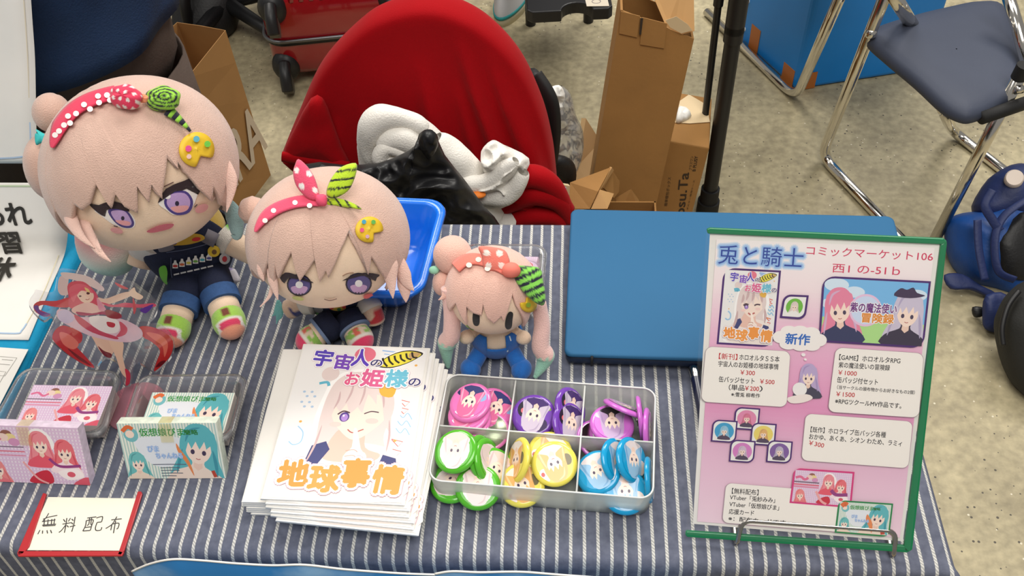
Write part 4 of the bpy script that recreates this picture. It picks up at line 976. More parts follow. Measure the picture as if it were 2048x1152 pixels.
def cover_art(P_, f, px):
    """printed cover: pale long-haired figure, doodles, striped leaf, title"""
    P_.mpoly(f, [(0, 0), (1, 0), (1, 1), (0, 1)], (240, 238, 236))
    for x, y in ((.1, .33), (.13, .36), (.16, .33), (.1, .40), (.13, .43), (.16, .40), (.19, .36), (.19, .43)): P_.ell(f, x, y, .012, .008, (176, 200, 226), 8, lift=False)
    P_.up()
    P_.stroke(f, [(.12, .56), (.17, .6), (.17, .66), (.12, .68), (.08, .66)], .0012, (160, 200, 232))
    for y in (.45, .50, .55): P_.stroke(f, [(.86, y), (.90, y+.03), (.93, y), (.97, y+.04)], .0009, (150, 198, 226))
    for y in (.36, .41, .62, .68): P_.stroke(f, [(.84, y), (.93, y+.015), (.9, y+.045), (.84, y)], .0008, (222, 96, 84), 1)
    for x, y in ((.13, .53), (.87, .63), (.93, .12), (.08, .85)): P_.ell(f, x, y, .012, .008, (236, 176, 84), 8)
    P_.stroke(f, [(.64, .02), (.82, .035)], .0016, (160, 190, 230)); P_.stroke(f, [(.66, .045), (.84, .055)], .0012, (160, 190, 230))
    P_.ell(f, .51, .055, .085, .055, (232, 120, 140), 20)
    H1, H2, SH = (230, 212, 208), (206, 176, 176), (236, 194, 178)
    P_.mpoly(f, [(.30, .24), (.42, .17), (.62, .17), (.80, .26), (.88, .42), (.84, .6), (.90, .78), (.93, .99), (.12, .99), (.16, .84), (.24, .68), (.23, .5), (.26, .34)], (252, 250, 248), 5)
    P_.mpoly(f, [(.34, .24), (.45, .185), (.62, .19), (.76, .27), (.82, .42), (.78, .6), (.82, .72), (.74, .8), (.5, .82), (.24, .92), (.17, .90), (.27, .70), (.27, .5), (.29, .34)], H1, 5)
    P_.ell(f, .27, .2, .07, .05, H1, 18); P_.stroke(f, [(.2, .27), (.26, .26), (.28, .285)], .003, (100, 184, 208))
    P_.mpoly(f, [(.36, .66), (.74, .66), (.92, .74), (.98, .98), (.16, .98), (.2, .76)], (244, 232, 224), 4)
    P_.mpoly(f, [(.45, .56), (.62, .56), (.66, .68), (.78, .72), (.70, .77), (.4, .77), (.36, .71)], SH, 4)
    P_.mpoly(f, [(.34, .36), (.74, .34), (.78, .46), (.70, .56), (.56, .635), (.42, .56), (.35, .47)], (248, 226, 212), 5)
    P_.mpoly(f, [(.26, .68), (.36, .65), (.4, .70), (.30, .84), (.22, .83)], (58, 62, 118), 1); P_.mpoly(f, [(.80, .72), (.90, .74), (.92, .80), (.86, .86), (.76, .85)], (58, 62, 118), 1)
    P_.mpoly(f, [(.31, .44), (.33, .30), (.44, .205), (.62, .205), (.74, .29), (.80, .42), (.82, .58), (.76, .5), (.72, .38), (.66, .30), (.68, .40), (.6, .33), (.585, .46), (.54, .42), (.49, .47), (.45, .40), (.41, .46), (.37, .42), (.345, .52)], H1, 2)
    for a, b in (((.47, .25), (.44, .4)), ((.56, .25), (.55, .41)), ((.38, .32), (.36, .44)), ((.68, .28), (.74, .42)), ((.3, .55), (.24, .8)), ((.8, .5), (.82, .7))): P_.stroke(f, [a, ((a[0]+b[0])/2+.012, (a[1]+b[1])/2), b], .0022, H2, 5, True)
    P_.ell(f, .455, .49, .038, .032, (86, 66, 140), 20); P_.ell(f, .457, .494, .026, .024, (178, 140, 214), 16); P_.ell(f, .448, .482, .008, .007, (255, 255, 255), 8)
    P_.stroke(f, [(.40, .475), (.44, .452), (.49, .462)], .0016, (80, 56, 70), 5)
    P_.stroke(f, [(.60, .465), (.65, .448), (.71, .452)], .0012, (80, 56, 70), 5)
    P_.ell(f, .40, .54, .045, .016, (246, 208, 200), 14); P_.ell(f, .67, .51, .05, .018, (246, 208, 200), 14)
    P_.stroke(f, [(.50, .57), (.545, .59), (.62, .565)], .0012, (190, 96, 92), 5)
    P_.mpoly(f, [(.545, .57), (.575, .57), (.63, .69), (.68, .73), (.69, .84), (.54, .84), (.51, .74), (.56, .68)], (253, 238, 226), 3)
    for y in (.705, .74, .775): P_.stroke(f, [(.52, y), (.58, y-.008), (.61, y+.006)], .0007, (206, 160, 144), 4)
    P_.mpoly(f, [(.68, .27), (.8, .27), (.79, .345), (.70, .335)], (232, 180, 72), 3)
    leaf = [(.62, .135), (.66, .085), (.75, .035), (.86, .012), (.97, .03), (.92, .075), (.84, .115), (.73, .145)]
    P_.mpoly(f, [(.79+(x-.79)*1.08, .08+(y-.08)*1.2) for x, y in leaf], (250, 248, 246), 4)
    P_.mpoly(f, leaf, (40, 34, 30), 4); P_.mpoly(f, [(.785+(x-.785)*.92, .08+(y-.08)*.88) for x, y in leaf], (236, 222, 70), 4); P_.mpoly(f, [(.87, .03), (.95, .033), (.90, .075), (.86, .06)], (204, 166, 110), 3)
    for k in range(6):
        a = .655+.045*k; lw_ = math.dist(f(0, 0), f(.016, 0)); P_.stroke(f, [(a, .075-.010*k), (a+.015, .105-.009*k), (a+.05, .135-.014*k)], lw_, (40, 34, 30), 4, lift=False)
    P_.up()
    title_words(P_, px)
def head(t_, a, b, h, c, bold=.012): pr.pxtext(t_, a, b, h, c, bold=bold+.004)
# header
pr.pxtext('兎と騎士', (1436, 524), (1605, 533), 38, (34, 66, 156), bold=.002, outline=[(.17, (214, 226, 242)), (.12, (186, 210, 240)), (.07, (150, 188, 234))])
pr.pxtext('コミックマーケット106', (1612, 508), (1865, 521), 18, (214, 46, 92), bold=.004)
pr.pxtext('西1 の-51ｂ', (1664, 543), (1799, 550), 18, (214, 46, 92), bold=.004)
f = leaf_frame([(1447, 535), (1562, 541), (1548, 695), (1433, 688)])
qb = [(613, 691), (865, 693), (802, 1014), (512, 993)]
def bil_inv(u, v):
    # where a point of the big cover lies within it (0..1)
    x, y = .5, .5
    for _ in range(12):
        def F(x, y): 
            a = [qb[0][i]+(qb[1][i]-qb[0][i])*x for i in (0, 1)]; b = [qb[3][i]+(qb[2][i]-qb[3][i])*x for i in (0, 1)]
            return [a[i]+(b[i]-a[i])*y for i in (0, 1)]
        e0 = F(x, y); ex = F(x+1e-3, y); ey = F(x, y+1e-3); du, dv = u-e0[0], v-e0[1]
        a, b, c_, d_ = (ex[0]-e0[0])*1e3, (ey[0]-e0[0])*1e3, (ex[1]-e0[1])*1e3, (ey[1]-e0[1])*1e3; D_ = a*d_-b*c_
        x += (du*d_-b*dv)/D_; y += (a*dv-c_*du)/D_
    return x, y
cover_art(pr, f, lambda u, v: f(*bil_inv(u, v)))
f = leaf_frame([(1567, 588), (1617, 590), (1610, 639), (1559, 635)], r=.006); pr.ell(f, .5, .5, .40, .42, (112, 186, 62), 28); portrait(pr, f, .5, .52, .27, (224, 206, 200), (206, 186, 184), (240, 236, 232))
f = leaf_frame([(1645, 551), (1861, 562), (1846, 696), (1636, 683)], fill=(120, 186, 234))
pr.mpoly(f, [(0, .62), (.3, .7), (.6, .6), (1, .66), (1, 1), (.06, 1)], (176, 222, 140), 4)
for x, y, a in ((.12, .1, .12), (.3, .2, .1), (.9, .2, .1), (.05, .4, .08)): pr.ell(f, x, y, a, a*.9, (214, 232, 246), 18)
portrait(pr, f, .17, .52, .36, (232, 134, 164), (214, 176, 206), (44, 50, 92), -6, .62); portrait(pr, f, .83, .52, .36, (206, 196, 216), (180, 168, 198), (52, 42, 66), 4, .62)
pr.mpoly(f, [(.68, .22), (.74, .1), (.8, .12), (.86, .08), (.9, .16), (.98, .2), (.84, .25)], (62, 44, 78), 3)
pr.ell(f, .42, .48, .16, .26, (232, 196, 224), 32); pr.ell(f, .42, .48, .14, .225, (206, 220, 244), 32)
def ft(s, a, b, h, c, o=(250, 246, 248)): 
    A, B, H = f(*a), f(*b), f(a[0], a[1]-h); pr.text(s, A, B, math.dist(A, H)*1.1, c, bold=.03, outline=[(.09, o)])
ft('紫の魔法使い', (.27, .50), (.72, .50), .15, (112, 48, 128)); ft('冒険録', (.39, .66), (.70, .66), .15, (226, 142, 40))
# cloud
cf = pr.quadmap([(1546, 648), (1656, 655), (1652, 704), (1542, 696)])
for x, y, a, b in ((.5, .5, .42, .38), (.15, .5, .14, .26), (.85, .52, .14, .26), (.3, .25, .16, .24), (.5, .2, .16, .22), (.7, .25, .16, .24), (.3, .78, .16, .22), (.52, .82, .16, .2), (.72, .76, .16, .22)): pr.ell(cf, x, y, a, b, (246, 240, 236), 20)
pr.pxtext('新作', (1570, 685), (1618, 688), 21, (40, 104, 190), bold=.03)
pr.ell(pr.quadmap([(1600, 703), (1612, 704), (1612, 714), (1600, 713)]), .5, .5, .35, .35, (246, 240, 240), 12); pr.ell(pr.quadmap([(1606, 714), (1614, 715), (1614, 722), (1606, 721)]), .5, .5, .35, .35, (246, 240, 240), 12)
# plain lilac seated figure between the panels
cf = pr.quadmap([(1575, 716), (1666, 722), (1660, 812), (1570, 806)]); portrait(pr, cf, .48, .40, .30, (188, 168, 208), (166, 146, 192), (66, 62, 84), 0, 1.0)
pr.ell(cf, .3, .66, .16, .15, (244, 240, 238), 18); pr.mpoly(cf, [(.05, .86), (.45, .76), (.6, .84), (.4, .95), (.12, .98)], (244, 232, 226), 3)
panel([(1412, 692), (1580, 702), (1572, 813), (1402, 802)])
head('【新刊】', (1437, 716), (1474, 718), 11.5, RED, .01); head('ホロオルタＳＳ本', (1478, 718), (1558, 722.5), 11.5, INK)
head('宇宙人のお姫様の地球事情', (1436, 731), (1556, 737.5), 11, INK); head('￥300', (1480, 748), (1509, 749.5), 11, RED, .01)
head('缶バッジセット', (1437, 762), (1508, 766), 11.5, INK); head('￥500', (1519, 766), (1548, 767.5), 11, RED, .01)
head('（単品', (1457, 778), (1488, 779.5), 11, INK); head('￥200', (1489, 779.5), (1517, 781), 11, RED, .01); head('）', (1518, 781), (1524, 781.3), 11, INK)
head('※:雪兎 柳希作', (1462, 791), (1519, 794), 8.5, INK)
panel([(1671, 694), (1846, 706), (1836, 834), (1655, 822)])
head('【GAME】ホロオルタRPG', (1677, 718), (1799, 725.5), 11.5, INK); head('紫の魔法使いの冒険録', (1676, 733), (1778, 739.5), 11, INK); head('￥1000', (1675, 748), (1712, 750.5), 11, RED, .01)
head('缶バッジ付セット', (1673, 763), (1754, 768), 11.5, INK); head('（当サークルの頒布物からお好きなもの2個）', (1673, 776), (1828, 787), 7.5, INK); head('￥1500', (1671, 791), (1708, 793), 11, RED, .01)
head('※RPGツクールMV作品です。', (1669, 805), (1801, 815), 10.5, INK)
panel([(1611, 826), (1824, 842), (1815, 935), (1602, 919)], .06)
head('【既作】ホロライブ缶バッジ各種', (1620, 862), (1770, 873), 11, INK); head('おかゆ、あくあ、シオン わため、ラミィ', (1617, 876), (1802, 890.5), 11, INK); head('￥300', (1616, 888), (1646, 894), 11, RED, .01)
for c_, col, hr in (((1493, 836), (226, 140, 178), (216, 120, 150)), ((1448, 861), (60, 160, 206), (150, 196, 220)), ((1526, 867), (236, 214, 110), (226, 176, 110)), ((1484, 901), (214, 130, 196), (208, 186, 206)), ((1558, 902), (128, 92, 160), (190, 180, 200))):
    x, y = c_; f = leaf_frame([(x-23, y-24), (x+27, y-20.5), (x+23, y+24), (x-27, y+20.5)], r=.006, wd=.0013); pr.ell(f, .5, .5, .44, .44, col, 28); portrait(pr, f, .5, .52, .28, hr, tuple(int(q_*.86) for q_ in hr), (80, 66, 90))
panel([(1452, 964), (1700, 985), (1692, 1063), (1444, 1043)], .05)
head('【無料配布】', (1463, 984.5), (1516, 988), 11, INK, .01); head('VTuber「兎紗みみ」', (1459, 996.5), (1549, 1003), 10, INK); head('VTuber「仮想娘びま」', (1458, 1010), (1557, 1018), 10, INK); head('応援カード', (1457, 1025), (1507, 1028.5), 10, INK); head('※：配布カードです', (1456, 1038.5), (1570, 1047), 9, INK)
def pink_card(P_, f, detail=True):
    f = inside(f)
    P_.mpoly(f, [(0, 0), (1, 0), (1, 1), (0, 1)], (238, 222, 236))
    for k in range(30): P_.mpoly(f, [(k/30, 0), (k/30+.016, 0), (k/30+.016, 1), (k/30, 1)], (222, 190, 220), lift=False)
    P_.up()
    for k in range(17): P_.mpoly(f, [(0, k/17), (1, k/17), (1, k/17+.026), (0, k/17+.026)], (226, 196, 224), lift=False)
    P_.up()
    for x, y, c_ in ((.3, .14, (150, 96, 84)), (.33, .2, (236, 214, 150)), (.36, .28, (214, 150, 190)), (.26, .2, (242, 210, 200))): P_.ell(f, x, y, .055, .07, c_, 14)
    P_.stroke(f, [(.02, .24), (.1, .2), (.18, .28), (.24, .22)], .0022, (226, 110, 150)); 
    for y, c_ in ((.36, (130, 110, 130)), (.44, (222, 110, 130)), (.51, (226, 140, 170))): P_.stroke(f, [(.0, y), (.44, y+.005)], .0013, c_, 1)
    P_.mpoly(f, [(.50, .34), (.52, .1), (.60, .03), (.68, .08), (.74, .26), (.70, .4), (.5, .42)], (252, 246, 246), 4); P_.mpoly(f, [(.75, .46), (.78, .27), (.84, .2), (.9, .28), (.91, .46), (.83, .52)], (252, 246, 246), 4)
    portrait(P_, f, .60, .34, .25, (238, 142, 152), (226, 112, 128), (232, 90, 110), 0, .6); portrait(P_, f, .82, .46, .24, (232, 112, 122), (214, 80, 96), (250, 226, 232), 4, .6)
    portrait(P_, f, .13, .80, .2, (238, 140, 140), (222, 110, 116), (232, 120, 130), -6, .6)
    P_.mpoly(f, [(.42, .98), (.5, .82), (.62, .76), (.66, .9), (.62, 1)], (206, 44, 66), 4); P_.mpoly(f, [(.72, .78), (.9, .72), (.96, .86), (.8, .92)], (252, 240, 240), 4); P_.ell(f, .84, .82, .04, .05, (220, 90, 110), 12)
    P_.stroke(f, [(.4, .62), (.5, .9), (.6, 1.0)], .002, (240, 170, 170)); P_.stroke(f, [(.66, .55), (.75, .68), (.95, .66)], .003, (150, 60, 130)); P_.mpoly(f, [(.84, 1), (.92, .9), (1, .86), (1, 1)], (222, 90, 110), 2)
def green_card(P_, f, small=False):
    f = inside(f)
    P_.mpoly(f, [(0, 0), (1, 0), (1, 1), (0, 1)], (238, 240, 228))
    for k in range(34): P_.mpoly(f, [(k/34, 0), (k/34+.013, 0), (k/34+.013, 1), (k/34, 1)], (176, 206, 200), lift=False)
    P_.up()
    P_.mpoly(f, [(.14, .3), (.3, .24), (.6, .26), (.66, .5), (.6, .72), (.34, .78), (.2, .6)], (232, 236, 242), 5)
    P_.ell(f, .12, .2, .075, .13, (120, 190, 196), 16); P_.ell(f, .11, .19, .045, .07, SKIN, 12); P_.stroke(f, [(.04, .14), (.1, .06), (.15, .1)], .004, (226, 110, 60))
    portrait(P_, f, .77, .50, .46, (96, 184, 192), (66, 150, 166), (244, 222, 206), 10, .62); P_.stroke(f, [(.56, .36), (.58, .5), (.64, .7), (.68, .95)], .004, (232, 140, 84), 6, True)
    P_.stroke(f, [(.88, .86), (.9, .98)], .0035, (190, 70, 50), 3); portrait(P_, f, .13, .74, .22, (110, 190, 190), (80, 156, 160), (242, 220, 200), 0, .62)
    P_.text('仮想娘びま', f(.21, .21), f(.66, .21), math.dist(f(0, 0), f(0, .15)), (46, 150, 64), bold=.02); P_.text('簡略', f(.66, .20), f(.80, .20), math.dist(f(0, 0), f(0, .10)), (40, 120, 50), bold=.03)
    P_.text('びま', f(.26, .50), f(.37, .50), math.dist(f(0, 0), f(0, .12)), (120, 168, 226), bold=.02, outline=[(.09, (96, 140, 214)), (.06, (240, 246, 252))]); P_.text('ちゃんねる', f(.33, .62), f(.60, .62), math.dist(f(0, 0), f(0, .11)), (120, 168, 226), bold=.02, outline=[(.09, (96, 140, 214)), (.06, (240, 246, 252))])
    if not small:
        for y, x0, x1, h in ((.74, .28, .62, .012), (.80, .35, .55, .010), (.85, .35, .54, .010), (.90, .35, .57, .010), (.95, .35, .50, .010)): P_.stroke(f, [(x0, y), ((x0+x1)/2, y-.004), (x1, y)], .0008, (96, 104, 120), 1)
f = leaf_frame([(1587, 934), (1708, 942), (1701, 1014), (1578, 1004)], (214, 54, 126), .0016, r=.006); pink_card(pr, f)
f = leaf_frame([(1676, 998), (1785, 1005), (1777, 1072), (1668, 1063)], (26, 132, 72), .0014, r=.006); green_card(pr, f, True)
pr.build('printed_sheet', t, m_ink_p)
# stand
t = thing('sign_stand', 'chrome wire stand holding up the pink and white price sign', 'stand', mb-sy*.02)
rr = .0024
m_wire = mat('dark chrome wire', (172, 168, 162), .14, 1.0)
fa, fb = T(1472, 1096, rr), T(1786, 1120, rr)
ha, hb = onplane(1484, 1040, fa, sy.cross(sx)), onplane(1792, 1062, fb, sy.cross(sx))
bkl = fa+Vector((.004, .12, 0)); bkr = fb+Vector((.004, .12, 0))
fwd = Vector((sy.y, -sy.x, 0))
bm = BM()
tub = [ha-sy*.002, hb-sy*.002]
back0 = fa-sx*0; 
tube(bm, bend_path([bkl, fa, ha, hb, fb, bkr], .009, 6), rr, 12)
obj('front_hoop', bm, m_wire, t)
bm = BM(); bb0, bb1 = bkl+sy*.13+Vector((.02, .03, .0)), bkr+sy*.13+Vector((-.02, .03, 0))
tube(bm, bend_path([bkl, bb0, bb1, bkr], .012, 6), rr, 12); obj('back_rest', bm, m_wire, t)

# ---- booklets
zb = .0335; n_up, n_lo = 6, 7; TH = .0024
B0 = [T(u, v, zb) for u, v in qb]; bx = ((B0[1]-B0[0])+(B0[2]-B0[3])); BW = bx.length/2; bx.normalize(); by = ((B0[0]-B0[3])+(B0[1]-B0[2])); by = (by-bx*by.dot(bx)); BH = by.length/2; by.normalize()
bc = sum(B0, Vector())/4
def booklet_at(M, label, art, m_body=m_paper):
    t = thing('booklet', label, 'booklet', (0, 0, 0), 'doujin booklets in the stack')
    t.matrix_world = M; WM[t] = M
    bm = BM(); prof = []
    h = TH/2
    # cross-section across the width: folded spine on the left, loose sheets on the right
    def ring(y):
        pts = [(-BW/2+.0012, -h)]+[(-BW/2+.0012-.0012*math.sin(R(a)), -h*math.cos(R(a))) for a in (30, 60, 90, 120, 150)]+[(-BW/2+.0012, h), (0, h), (BW/2-.001, h*.8), (BW/2+.0005, h*.3), (BW/2, -h*.3), (BW/2-.0008, -h*.9), (0, -h)]
        return [Vector((x, y, z)) for x, z in pts]
    vs, _ = grid(bm, [ring(-BH/2), ring(BH/2)], closed_u=True); bm.faces.new(vs[0][::-1]); bm.faces.new(vs[-1]); bmesh.ops.recalc_face_normals(bm, faces=bm.faces)
    obj('pages', bm, m_body, t, world=False, smooth=False)
    return t
def Mb(c, ang, z, tx=0, ty=0):
    Mr = Matrix((( bx.x, by.x, 0), (bx.y, by.y, 0), (0, 0, 1))).to_4x4()
    return Matrix.Translation((c.x, c.y, TZ+z)) @ Mr @ Matrix.Rotation(R(ang), 4, 'Z') @ Matrix.Rotation(R(ty), 4, 'Y') @ Matrix.Rotation(R(tx), 4, 'X')
top = booklet_at(Mb(bc, 0, zb-TH/2), 'booklet with a pale-haired figure cover, uppermost of the stack', True)
pb = Print((0, 0, TH/2), (1, 0, 0), (0, 1, 0), lift=.0002, step=.000003)
fb_ = lambda a, b: (-BW/2+.002+a*(BW-.004), BH/2-.002-b*(BH-.004))
cover_art(pb, fb_, lambda u, v: fb_(*bil_inv(u, v)))
bm_ = pb.bm; me = bpy.data.meshes.new('cover_print'); bm_.to_mesh(me); bm_.free(); me.materials.append(m_ink_p); co = bpy.data.objects.new('cover_print', me); COL.objects.link(co); co.parent = top
ords = ['second from the top', 'third from the top', 'fourth from the top', 'fifth from the top', 'lowest of the fanned ones']
for k in range(1, n_up):
    M = Mb(bc+bx*(.0036*k+.0016*(k % 2))-by*(.0036*k), -.8*k+.5*(k % 2), zb-TH/2-TH*1.06*k)
    copy_thing(top, M, 'booklet with the figure cover fanned to the right, '+ords[k-1])
lc = [T(u, v, zb-TH*1.06*n_up) for u, v in ((568, 690), (816, 700), (774, 1030), (476, 1000))]; lcc = sum(lc, Vector())/4
words_ = ['white back of booklet below the fanned covers, topmost of the lower pile', 'white back of booklet, second of the lower pile', 'white back of booklet, third of the lower pile', 'white back of booklet, middle of the lower pile', 'white back of booklet, third from the table', 'white back of booklet, second from the table', 'white back of booklet, lying right on the tablecloth']
zl = zb-TH*1.06*n_up-TH/2
low = None
for k in range(n_lo):
    M = Mb(lcc+bx*(.0010*k-.001*(k % 3))-by*(.0006*k), 1.0-.25*(k % 3), zl-.00245*k) @ Matrix.Rotation(math.pi, 4, 'Z')
    if low is None: low = booklet_at(M, words_[0], False)
    else: copy_thing(low, M, words_[k])

# ---- compartment case with button badges
zr = .036
KC = [T(u, v, zr) for u, v in ((897, 748), (1311, 778), (1306, 998), (856, 960))]
def kc(a, b, z): 
    p = KC[0].lerp(KC[1], a).lerp(KC[3].lerp(KC[2], a), b); return Vector((p.x, p.y, TZ+z))
t = thing('badge_case', 'frosted six-compartment plastic case full of button badges', 'case', kc(.5, .5, 0))
KW, KD = ((KC[1]-KC[0]).length+(KC[2]-KC[3]).length)/2, ((KC[0]-KC[3]).length+(KC[1]-KC[2]).length)/2
def kring(ins, z, r=.012):
    return [kc(x/KW, 1-y/KD, z) for x, y in rrect(ins, ins, KW-ins, KD-ins, r, 6)]
bm = BM(); rows = [kring(0, zr), kring(.0015, zr*.5), kring(.0025, .004), kring(.005, .0015), kring(.02, .0015)]
vs, _ = grid(bm, rows, closed_u=True); bm.faces.new(vs[-1]); bmesh.ops.recalc_face_normals(bm, faces=bm.faces)
obj('tray', bm, m_frost, t, mods=[('solid', .0012, 1)])
bm = BM(); tube(bm, kring(0, zr)+[kring(0, zr)[0]], .0009, 6, caps=False); obj('rim', bm, mat('milky rim', (222, 224, 220), .3), t)
for k, (a0, a1, b0, b1) in enumerate(((.33, .33, 0, 1), (.665, .665, 0, 1), (0, 1, .5, .5))):
    bm = BM(); P, Q = kc(a0, b0, .002), kc(a1, b1, .002); d_ = (Q-P).normalized(); n_ = Vector((-d_.y, d_.x, 0))*.0006
    if k < 2: hexa(bm, [P-n_, P+n_, Q+n_, Q-n_]+[p+Z3*(zr-.004) for p in (P-n_, P+n_, Q+n_, Q-n_)])
    else: hexa(bm, [P-n_, Q-n_, Q+n_, P+n_]+[p+Z3*(zr-.004) for p in (P-n_, Q-n_, Q+n_, P+n_)])
    bmesh.ops.recalc_face_normals(bm, faces=bm.faces); dv = obj('divider', bm, m_frost, t, smooth=False)
    bm = BM(); tube(bm, [P+Z3*(zr-.0035), Q+Z3*(zr-.0035)], .0009, 6); obj('divider_rim', bm, mat('milky rim', (222, 224, 220), .3), dv)
BR_ = .0212
m_back = mat('tin plate', (176, 184, 160), .22, metal=1.0)
def badge_proto(kind, rim, paint, lab):
    t = thing('button_badge', lab, 'badge', (0, 0, 0))
    bm = BM(); lathe(bm, [(BR_*.86, -.0016), (BR_*.97, -.0014), (BR_, .0), (BR_*.985, .0012), (BR_*.93, .0024), (BR_*.84, .0031), (BR_*.6, .0034), (0, .0034)], 40)
    bmesh.ops.recalc_face_normals(bm, faces=bm.faces)
    obj('shell', bm, mat('badge foil %s' % kind, rim, .16, coat=.4), t, world=False)
    bm = BM(); lathe(bm, [(0, -.0006), (BR_*.84, -.0006), (BR_*.88, -.0017), (BR_*.9, -.0012)], 36); b_ = obj('back_plate', bm, m_back, t, world=False)
    bm = BM(); tube(bm, [(-.012, 0, -.0022), (.012, 0, -.0022)], .0006, 8); tube(bm, [(0, -.003, -.0022), (0, .004, -.0022)], .0018, 8); obj('pin', bm, m_chrome, b_, world=False)
    p = Print((0, 0, .0034), (1, 0, 0), (0, 1, 0), lift=.00012, step=.000003)
    f = lambda a, b: ((a-.5)*2*BR_*.82, (.5-b)*2*BR_*.82)
    p.ell(f, .5, .5, .49, .49, rim, 36); paint(p, f)
    me = bpy.data.meshes.new('picture'); 
    # keep the picture inside the round face
    for v in p.bm.verts:
        r_ = math.hypot(v.co.x, v.co.y)
        if r_ > BR_*.82: v.co.x *= BR_*.82/r_; v.co.y *= BR_*.82/r_
    p.bm.to_mesh(me); p.bm.free(); me.materials.append(mat_attr('badge print', .22, coat=.25)); o = bpy.data.objects.new('picture', me); COL.objects.link(o); o.parent = t
    return t
def pt(hair, h2, dress, extra=()):
    def g(p, f):
        for x, y, a, b, c_ in extra: p.ell(f, x, y, a, b, c_, 16)
        portrait(p, f, .5, .47, .46, hair, h2, dress)
    return g
KIND = {
 'pink': ((232, 120, 188), pt((226, 112, 160), (244, 170, 200), (58, 62, 118), ((.2, .75, .2, .2, (150, 180, 224)), (.8, .8, .2, .18, (50, 50, 96)), (.5, .12, .3, .07, (226, 224, 240))))),
 'purple': ((118, 66, 178), pt((206, 192, 212), (182, 166, 194), (70, 46, 110), ((.78, .6, .2, .24, (40, 34, 52)), (.8, .55, .08, .08, (232, 120, 130)), (.2, .25, .14, .2, (60, 44, 86)), (.24, .8, .2, .1, (120, 150, 40))))),
 'magenta': ((206, 108, 206), pt((190, 160, 200), (166, 136, 184), (46, 40, 50), ((.75, .8, .25, .16, (238, 226, 214)),))),
 'green': ((86, 182, 44), pt((236, 216, 214), (216, 190, 192), (232, 206, 196), ((.24, .62, .1, .12, (236, 204, 70)), (.5, .9, .14, .06, (232, 110, 150)), (.5, .5, .42, .46, (244, 234, 230))))),
 'yellow': ((240, 226, 96), pt((238, 178, 104), (250, 206, 150), (244, 232, 222), ((.15, .5, .12, .16, (110, 100, 60)), (.85, .25, .14, .2, (246, 226, 220)), (.88, .3, .05, .06, (196, 40, 40))))),
 'blue': ((20, 156, 208), pt((150, 190, 222), (116, 164, 206), (226, 214, 214), ((.3, .72, .09, .1, (40, 90, 170)), (.72, .7, .12, .1, (240, 226, 220)), (.2, .3, .18, .2, (236, 220, 214))))),
}
def frame_badge(c, n, up):
    n = Vector(n).normalized(); u_ = Vector(up); u_ = (u_-n*u_.dot(n)).normalized(); x = u_.cross(n)
    M = Matrix(((x.x, u_.x, n.x, c.x), (x.y, u_.y, n.y, c.y), (x.z, u_.z, n.z, c.z), (0, 0, 0, 1))); return M
TOC = (CAM-kc(.5, .5, .02)).normalized()
def nv(toc, z, sx_=0, sy_=0): return TOC*toc+Z3*z+Vector((sx_, sy_, 0))
